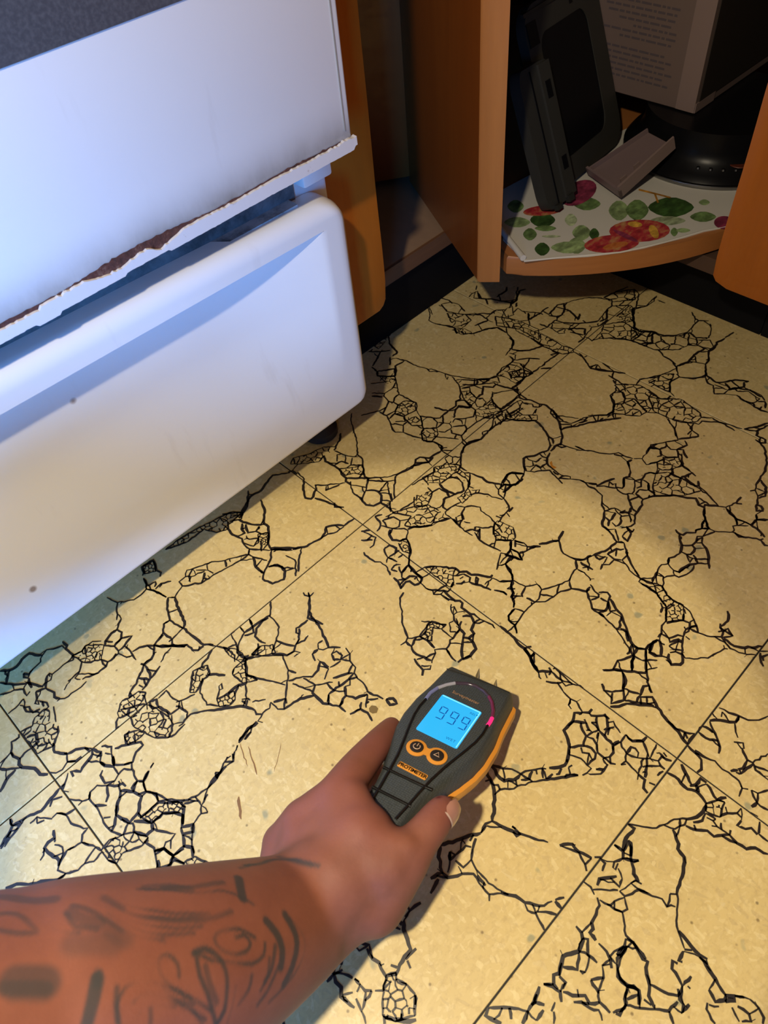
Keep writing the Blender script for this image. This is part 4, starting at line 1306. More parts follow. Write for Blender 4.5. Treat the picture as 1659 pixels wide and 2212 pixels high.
def cluster(poly, cell):
    xs = [p[0] for p in poly]; ys = [p[1] for p in poly]; seeds = []
    for _ in range(420):
        p = (random.uniform(min(xs), max(xs)), random.uniform(min(ys), max(ys)))
        rr = cell * random.uniform(.62, 1.0)
        if inside(p, poly) and all((p[0] - q[0]) ** 2 + (p[1] - q[1]) ** 2 > rr * rr for q in seeds): seeds.append(p)
    segs = []
    for i, p in enumerate(seeds):
        pl = [(a[0], a[1], -1) for a in poly]
        for j, q in enumerate(seeds):
            if i == j or (p[0] - q[0]) ** 2 + (p[1] - q[1]) ** 2 > (cell * 4) ** 2: continue
            n = (q[0] - p[0], q[1] - p[1]); pl = clip(pl, n, (q[0] ** 2 + q[1] ** 2 - p[0] ** 2 - p[1] ** 2) / 2, j)
            if len(pl) < 3: break
        for a, b in zip(pl, pl[1:] + pl[:1]):
            if a[2] > i and math.hypot(a[0] - b[0], a[1] - b[1]) > .0006:
                u = random.random(); a_, b_ = (a[0], a[1]), (b[0], b[1])
                if u < .20: s = random.uniform(.3, .7); b_ = (a_[0] + (b_[0] - a_[0]) * s, a_[1] + (b_[1] - a_[1]) * s)
                elif u < .25: continue
                segs.append([a_, b_])
    out = list(poly) + [poly[0]]
    return segs + [[a, b] for a, b in zip(out, out[1:]) if random.random() > .06]
strokes = []
for ln in VEINS.split('\n'):
    t = ln.split(); cell = 0
    if t[0][0] == 'C': cell = int(t[0][1:]) * 1e-4; t = t[1:]
    p = [(int(a) * 1e-4, int(b) * 1e-4) for a, b in (x.split(',') for x in t)]
    if cell:
        gx, gy = sum(a for a, b in p) / len(p), sum(b for a, b in p) / len(p); p = [(gx + (a - gx) * 1.08, gy + (b - gy) * 1.08) for a, b in p]
    strokes += [(s, 1) for s in cluster(p, cell)] if cell else [(p, 0)]
# short cross veins where two veins run close together
smp = []
for si, (p, cl) in enumerate(strokes):
    acc = 0
    for a, b in zip(p, p[1:]):
        L = math.hypot(b[0] - a[0], b[1] - a[1]); n = max(1, int(L / .0035))
        for i in range(n): smp.append((a[0] + (b[0] - a[0]) * i / n, a[1] + (b[1] - a[1]) * i / n, si, acc + L * i / n))
        acc += L
H = {}
for q in smp: H.setdefault((int(q[0] // .012), int(q[1] // .012)), []).append(q)
def near(x, y, r):
    cx, cy = int(x // .012), int(y // .012)
    return [q for i in (-1, 0, 1) for j in (-1, 0, 1) for q in H.get((cx + i, cy + j), ()) if (q[0] - x) ** 2 + (q[1] - y) ** 2 < r * r]
mids = {}; random.shuffle(smp); cross = []
for x, y, si, ac in smp:
    if random.random() < .25: continue
    r = .0115 * max(.75, min(1.1, .85 + x * .5))
    cand = [q for q in near(x, y, r) if (q[2] != si or abs(q[3] - ac) > .022) and math.hypot(q[0] - x, q[1] - y) > .0042]
    if not cand: continue
    q = random.choice(cand); mx, my = (x + q[0]) / 2, (y + q[1]) / 2
    if near(mx, my, .0021): continue
    key = (int(mx // .0045), int(my // .0045))
    if any((key[0] + i, key[1] + j) in mids for i in (-1, 0, 1) for j in (-1, 0, 1)): continue
    mids[key] = 1; e = (q[0], q[1])
    if random.random() < .22: s = random.uniform(.35, .7); e = (x + (e[0] - x) * s, y + (e[1] - y) * s)
    cross.append(([(x, y), ((x + e[0]) / 2 + random.gauss(0, .0005), (y + e[1]) / 2 + random.gauss(0, .0005)), e], 1))
strokes += cross
def rough(pts):
    out = []
    for a, b in zip(pts, pts[1:]):
        L = math.hypot(b[0] - a[0], b[1] - a[1]); n = max(1, int(L / .0024)); nx, ny = (-(b[1] - a[1]) / (L + 1e-9), (b[0] - a[0]) / (L + 1e-9))
        for i in range(n):
            s = i / n; j = random.gauss(0, .00030) if i else 0
            out.append((a[0] + (b[0] - a[0]) * s + nx * j, a[1] + (b[1] - a[1]) * s + ny * j))
    return out + [pts[-1]]
TILES = {}
def put(x, y): return TILES.setdefault((math.floor(x / T), math.floor(y / T)), ([], [], []))
def ribbon(pts, wd, mi, taper=.65):
    q = rough(pts); n = len(q)
    if n < 2: return
    ws = []; f = random.uniform(.8, 1.2)
    for i in range(n):
        f = min(1.4, max(.65, f + random.gauss(0, .14))); ws.append(wd * f * (taper if i in (0, n - 1) else 1))
    L, R_ = [], []
    for i in range(n):
        a, b = q[max(0, i - 1)], q[min(n - 1, i + 1)]; l = math.hypot(b[0] - a[0], b[1] - a[1]) + 1e-9
        nx, ny = -(b[1] - a[1]) / l * ws[i] / 2, (b[0] - a[0]) / l * ws[i] / 2
        L.append((q[i][0] + nx, q[i][1] + ny)); R_.append((q[i][0] - nx, q[i][1] - ny))
    for i in range(n - 1):
        mx, my = (q[i][0] + q[i + 1][0]) / 2, (q[i][1] + q[i + 1][1]) / 2
        v, fc, fm = put(mx, my); o = len(v); z = .00022 + .00003 * (mi > 1)
        v += [(*L[i], z), (*R_[i], z), (*R_[i + 1], z), (*L[i + 1], z)]; fc.append((o, o + 1, o + 2, o + 3)); fm.append(mi)
def draw(pts, cl):
    ribbon(pts, .00142 if cl else .00182, 1)
    if not cl:
        for p in pts[1:-1]:
            if random.random() < .10: a = random.uniform(0, 6.28); l = random.uniform(.002, .004); ribbon([p, (p[0] + l * math.cos(a), p[1] + l * math.sin(a))], .0012, 1, .4)
for p, cl in strokes: draw(p, cl)
# tiles the digitised print does not reach take the print of a neighbouring tile, turned
def covered(x, y):
    v = Vector((x - CC[0], y - CC[1], -CC[2])); zc = v.dot(f_)
    if zc < .05: return False
    px = 829.5 + 1659.26 * v.dot(r_) / zc; py = 1106 + 1659.26 * v.dot(d_) / zc
    if not (-10 < px < 1669 and -10 < py < 2222): return False
    return not (py > 1935 and px < 640 - (py - 2160) * .9 and py > 1890) 
donor = [(p, cl) for p, cl in strokes if all(-.005 < q[0] < T + .005 and -T - .005 < q[1] < .005 for q in p)]
for i in range(-4, 2):
    for j in range(-4, 1):
        if i == 0 and j == -1: continue
        kq = random.randrange(4); ca, sa = [(1, 0), (0, 1), (-1, 0), (0, -1)][kq]
        for p, cl in donor:
            q = []
            for x, y in p:
                x -= T / 2; y += T / 2; q.append(((i + .5) * T + ca * x - sa * y, (j + .5) * T + sa * x + ca * y))
            if not any(covered(*s) for s in q): draw(q, cl)
for kind, wd, pts in MARKS:
    mi = {'scuff': 2, 'spot': 3, 'orange': 4}[kind]
    if wd: ribbon([tuple(p) for p in pts], wd, mi, .3)
    else:
        v, fc, fm = put(*pts[0]); o = len(v); v += [(x, y, .0003) for x, y in pts]; fc.append(tuple(range(o, o + len(pts)))); fm.append(mi)
for i in range(-4, 2):
    for j in range(-4, 1):
        v, fc, fm = TILES.get((i, j), ([], [], [])); o = len(v); g = .00058; b = .0003
        x0, x1, y0, y1 = i * T + g, (i + 1) * T - g, j * T + g, (j + 1) * T - g
        v = list(v) + [(x0, y0, -.001), (x1, y0, -.001), (x1, y1, -.001), (x0, y1, -.001), (x0, y0, -b), (x1, y0, -b), (x1, y1, -b), (x0, y1, -b), (x0 + b, y0 + b, 0), (x1 - b, y0 + b, 0), (x1 - b, y1 - b, 0), (x0 + b, y1 - b, 0)]
        fs = [(3, 2, 1, 0), (8, 9, 10, 11)] + [(q, (q + 1) % 4, 4 + (q + 1) % 4, 4 + q) for q in range(4)] + [(4 + q, 4 + (q + 1) % 4, 8 + (q + 1) % 4, 8 + q) for q in range(4)]
        fc = list(fc) + [tuple(o + a for a in f) for f in fs]; fm = list(fm) + [0] * len(fs)
        me = bpy.data.meshes.new('tile'); me.from_pydata(v, [], fc)
        for nm in ('tile', 'vein', 'scuff', 'spot', 'orange_stain'): me.materials.append(M[nm])
        me.polygons.foreach_set('material_index', fm)
        # every print face looks up
        bm = bmesh.new(); bm.from_mesh(me)
        for f in bm.faces:
            f.normal_update()
            if f.material_index and f.normal.z < 0: f.normal_flip()
        bm.to_mesh(me); bm.free()
        o_ = bpy.data.objects.new('tile', me); COL.objects.link(o_); o_.parent = floor
wb = box('wall_back', (-2.7, .72, 0), (1.12, .80, 2.5), M['wall']); tag(wb, kind='structure')
wr = box('wall_right', (1.04, -2.6, 0), (1.12, .72, 2.5), M['wall']); tag(wr, kind='structure')

# ---------------------------------------------------------------- kitchen range
rg = empty('kitchen_range', (-.29, .38, 0), 'white enamel kitchen range with rust-edged oven door above a storage drawer', 'stove')
XL, XR = -.668, .0855
box('body', (XL, .085, .045), (.083, .70, .91), M['enamel'], rg, .004)
# oven door: slab with rounded right edge, dark window, seam
dr = box('oven_door', (XL, .055, .2800), (XR, .083, .78), M['enamel_door'], rg, .0022, 3)
prism('door_window', [(XL + .07, .3975), (-.012, .3925), (-.012, .70), (XL + .07, .70)], -.0542, -.0585, M['glass_dark'], dr, 0, Matrix(((1, 0, 0, 0), (0, 0, -1, 0), (0, 1, 0, 0), (0, 0, 0, 1))))
box('door_edge_seam', (.0792, .0544, .292), (.0800, .0556, .775), M['seal'], dr)
box('handle', (XL + .05, .005, .725), (XR - .05, .022, .745), M['enamel'], rg, .006)
for x in (XL + .07, XR - .08): box('handle_post', (x, .02, .728), (x + .016, .058, .742), M['enamel'], rg, .002)
# bottom trim: peeling white strip with bitten edges over a rust line
def trim_top(x):
    z = .2860 + .0003 * math.sin(x * 90) + random.gauss(0, .00022)
    if -.079 < x < -.052: s = (x + .079) / .027; z -= .0062 * (1 - s if s > .25 else s * 3)
    if -.120 < x < -.086: z -= .0030 * math.sin(math.pi * (x + .120) / .034)
    if x < -.150: z -= .0012
    return z
def trim_bot(x):
    z = .2782 + random.gauss(0, .00008)
    if -.155 < x < -.140: z -= .0016
    if -.140 < x < -.098: z -= .0002
    if -.098 < x < -.066: z += .0012
    if x > -.02: z += .0002
    return z
xs = [XL + (XR + .0015 - XL) * i / 420 for i in range(421)]
v, f = [], []
for x in xs:
    a, b = trim_bot(x), trim_top(x)
    if x > XR - .002: a += .0022; b -= .0006
    v += [(x, .0524, a), (x, .0526, b), (x, .0560, b + .0003), (x, .0560, a)]
for i in range(420): o = i * 4; f += [(o + q, o + (q + 1) % 4, o + 4 + (q + 1) % 4, o + 4 + q) for q in range(4)]
f += [(0, 1, 2, 3), (1680, 1683, 1682, 1681)]
obj('trim_strip', v, f, M['trim'], rg)
v, f = [], []
for x in [XL + (XR - .004 - XL) * i / 300 for i in range(301)]:
    h = .2867 + abs(random.gauss(0, .0004)) + .0004 * math.sin(x * 60)
    if -.13 < x < -.035: h += .0018 * math.sin(math.pi * (x + .13) / .095) + abs(random.gauss(0, .0006))
    v += [(x, .0541, .279), (x, .0546, h), (x, .0558, h), (x, .0558, .279)]
for i in range(300): o = i * 4; f += [(o + q, o + (q + 1) % 4, o + 4 + (q + 1) % 4, o + 4 + q) for q in range(4)]
obj('rust_line', v, f, M['rust'], rg)
box('frame_corner', (.052, .072, .258), (.0785, .090, .292), M['enamel'], rg, .002)
# storage drawer: pillowed front with a scooped hand recess
DX0, DX1, DZ0, DZ1, DY = XL + .002, .0785, .0575, .2585, .060
def lipz(x): return .2330 + (-.07 - x) * .020 if x > -.30 else lipz(-.60 - x)
def scoop(x):
    if x < -.295: x = -.59 - x
    t = max(0., min(1., (.0535 - x) / .105)); return 1 - (1 - t) ** 2.2
NX = 240; NA, NB, NC = 60, 46, 50; NZ = NA + NB + NC + 1
V, F = [], []
for x_i in range(NX + 1):
    s = x_i / NX; xx = DX0 + (DX1 - DX0) * s
    zt = DZ1 - .0105 * max(0, min(1, (xx + .21) / .285)); lz = lipz(xx)
    rec = DX0 + .03 < xx < .0535; sp_ = scoop(xx); cz = lz - .004 - .135 if rec else lz - .135
    col = [DZ0 + (cz - DZ0) * i / NA for i in range(NA)] + [cz + (lz - cz) * i / NB for i in range(NB + 1)] + [lz + .0004 + (zt - lz - .0004) * i / NC for i in range(NC + 1)]
    for zi, zq in enumerate(col):
        cr = .020 if zq > .15 else .013
        zc = zt - cr if zq > .15 else DZ0 + cr
        pull = 0
        if (zq > .15 and zq > zc) or (zq < .15 and zq < zc): dz = abs(zq - zc); pull = cr - math.sqrt(max(0, cr * cr - dz * dz))
        x = xx - pull * max(0, (s - .80) / .20) + pull * max(0, (.20 - s) / .20)
        y = DY
        de = min(DX1 - pull - x, x - DX0 - pull, 9); rr = .010
        if de < rr: y += rr - math.sqrt(max(0, rr * rr - (rr - de) ** 2))
        dt = zt - zq; rt = .012
        if dt < rt: y += rt - math.sqrt(max(0, rt * rt - (rt - dt) ** 2))
        db_ = zq - DZ0; rb = .006
        if db_ < rb: y += rb - math.sqrt(max(0, rb * rb - (rb - db_) ** 2))
        if NA <= zi <= NA + NB and rec:
            t = (zi - NA) / NB; a_ = min(1, t / .62); y += .0195 * sp_ * (a_ * a_ * (3 - 2 * a_))
        V.append((x, y, zq))
m1 = NZ + 1
for i in range(NX):
    for j in range(NZ): F.append((i * m1 + j, (i + 1) * m1 + j, (i + 1) * m1 + j + 1, i * m1 + j + 1))
# back skin: returns on the right end, bottom and left
o = len(V); ring = [i * m1 for i in range(NX + 1)] + [NX * m1 + j for j in range(1, m1)] + [i * m1 + NZ for i in range(NX - 1, -1, -1)] + [j for j in range(NZ - 1, 0, -1)]
for a in ring: V.append((V[a][0], .0845, V[a][2]))
L_ = len(ring)
for i in range(L_): F.append((ring[i], o + i, o + (i + 1) % L_, ring[(i + 1) % L_]))
F.append(tuple(o + i for i in range(L_)))
obj('storage_drawer', V, F, M['enamel_drawer'], rg, None, 38)
v = [(DX0 + .01, .0735, .2592), (.045, .0735, .2502), (.045, .0850, .2505), (DX0 + .01, .0850, .2595)]
obj('drawer_ledge', v + [(a, b, c - .003) for a, b, c in v], [(0, 1, 2, 3), (7, 6, 5, 4), (0, 4, 5, 1), (1, 5, 6, 2), (2, 6, 7, 3), (3, 7, 4, 0)], M['grime'], rg)
box('gap_back', (DX0 + .01, .0832, .2480), (.0510, .0846, .2790), M['grime_shade'], rg)  # added strip: the gap's shade is painted into its grimy colour
for x in (.052, XL + .03): lathe('foot', [(.010, 0), (.017, .001), (.017, .008), (.011, .012), (.011, .05)], (x, .112, .0003), M['rubber'], rg, 20)

# ---------------------------------------------------------------- corner base cabinet
cc = empty('corner_cabinet', (.45, .40, 0), 'orange-stained corner base cabinet, open, between the stove and the right-hand cabinet', 'cabinet')
def wavy(zlo, zhi, edge, amp, fn):      # jittered vertical edge
    n = 40; return [fn(edge + amp * (math.sin(i * .9) * .5 + math.sin(i * .37 + 1)) * .5, zlo + (zhi - zlo) * i / n) for i in range(n + 1)]
xz = Matrix(((1, 0, 0, 0), (0, 0, -1, 0), (0, 1, 0, 0), (0, 0, 0, 1)))     # (x, z, -y) to world
pl = [(.088, .0985), (.134, .0985), (.1395, .1015)] + wavy(.107, .865, .1425, .0012, lambda e, z: (e, z)) + [(.088, .865)]
prism('face_stile', pl, -.100, -.120, M['wood_orange'], cc, .0025, xz)
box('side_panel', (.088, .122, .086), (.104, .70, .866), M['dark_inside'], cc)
pf = prism('cabinet_floor', [(.105, .1575), (.955, .1575), (.955, .70), (.105, .70)], .070, .086, M['plywood'], cc)
box('floor_edge', (.105, .1545, .0695), (.43, .1575, .0863), M['plywood_edge'], cc)
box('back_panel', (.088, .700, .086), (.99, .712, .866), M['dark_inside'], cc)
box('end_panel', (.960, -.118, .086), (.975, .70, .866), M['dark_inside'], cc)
box('partition', (.400, -.130, .086), (.960, -.118, .866), M['wood_red'], cc)
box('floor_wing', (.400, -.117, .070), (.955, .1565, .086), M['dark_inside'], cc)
box('toe_kick', (.088, .1645, .0003), (.4375, .1755, .0690), M['toe'], cc)
box('toe_kick', (.4375, -.130, .0003), (.4490, .1755, .0690), M['toe'], cc)
# right-hand cabinet run
rc = empty('base_cabinet', (.65, -.6, 0), 'orange wooden base cabinet at the right edge with a worn rounded door edge', 'cabinet')
yz = Matrix(((0, 0, 1, 0), (1, 0, 0, 0), (0, 1, 0, 0), (0, 0, 0, 1)))      # (y, z, x) to world
pl = [(-.62, .865), (-.62, .0885), (-.112, .0885), (-.1005, .0920)] + wavy(.097, .865, -.0970, .0013, lambda e, z: (e, z))
prism('door', pl, .3600, .3800, M['wood_orange'], rc, .002, yz)
pl = [(-1.16, .865), (-1.16, .0885), (-.624, .0885), (-.624, .865)]
prism('door', pl, .3600, .3800, M['wood_orange'], rc, .002, yz)
box('carcass', (.381, -1.17, .0895), (1.02, -.131, .866), M['wood_red'], rc)
box('toe_kick', (.4375, -1.17, .0003), (.4490, -.131, .0690), M['toe'], rc)
ct = prism('countertop', [(.088, .078), (.340, .078), (.340, -1.17), (1.03, -1.17), (1.03, .715), (.088, .715)], .868, .908, M['counter'], None, .004)
tag(ct, 'pale laminate worktop over the corner cabinet, above the picture', 'worktop')

# ---------------------------------------------------------------- revolving corner shelf with its two door leaves
CX, CY, RAD = .5327, .2241, .3239
rv = empty('revolving_shelf', (CX, CY, .09), 'bow-fronted revolving shelf with brown door leaf standing half open', 'shelf')
A = Vector((.3276, .248)); B = Vector((.2318, .0695)); d1 = (B - A).normalized(); n1 = Vector((-d1.y, d1.x))
if n1.x < 0: n1 = -n1
B2 = B + n1 * .0195 + d1 * .0075; A2 = A + n1 * .0205
for nm, zl, zh in (('shelf', .0905, .1092), ('shelf', .46, .478)):
    a0 = math.atan2(B2.y - .002 - CY, B2.x + .006 - CX); a1 = a0 + 2 * math.pi * .735; pl = []
    for i in range(97):
        a = a0 + (a1 - a0) * i / 96; pl.append((CX + RAD * math.cos(a), CY + RAD * math.sin(a)))
    pl.append((A2.x + .004, A2.y + .016))
    s = prism(nm, pl, zl, zh, M['wood_shelf'], rv, .0022)
pl = [tuple(A), tuple(B - d1 * .002), tuple(B + (B2 - B) * .08), tuple(B2), tuple(B2 - d1 * .003 + n1 * .001), tuple(A2)]
lf = prism('door_leaf', pl, .0915, .80, M['wood_red'], rv, .0012)
pl = [tuple(B + d1 * .0004), tuple(B + d1 * .0030 + n1 * .0012), tuple(B2 + d1 * .0030 - n1 * .0012), tuple(B2 + d1 * .0004)]
prism('leaf_edge_band', pl, .0908, .80, M['wood_light'], lf, .0006)
E2 = A + Vector((-.82, .572)).normalized() * .215; n2 = Vector((.572, .82)).normalized() * .019
prism('door_leaf', [tuple(A), tuple(E2), tuple(E2 + n2), tuple(A + n2)], .098, .80, M['wood_red'], rv, .0012)
lathe('post', [(.014, 0), (.014, .75)], (CX + .08, CY + .08, .1092), M['rim'], rv, 20)

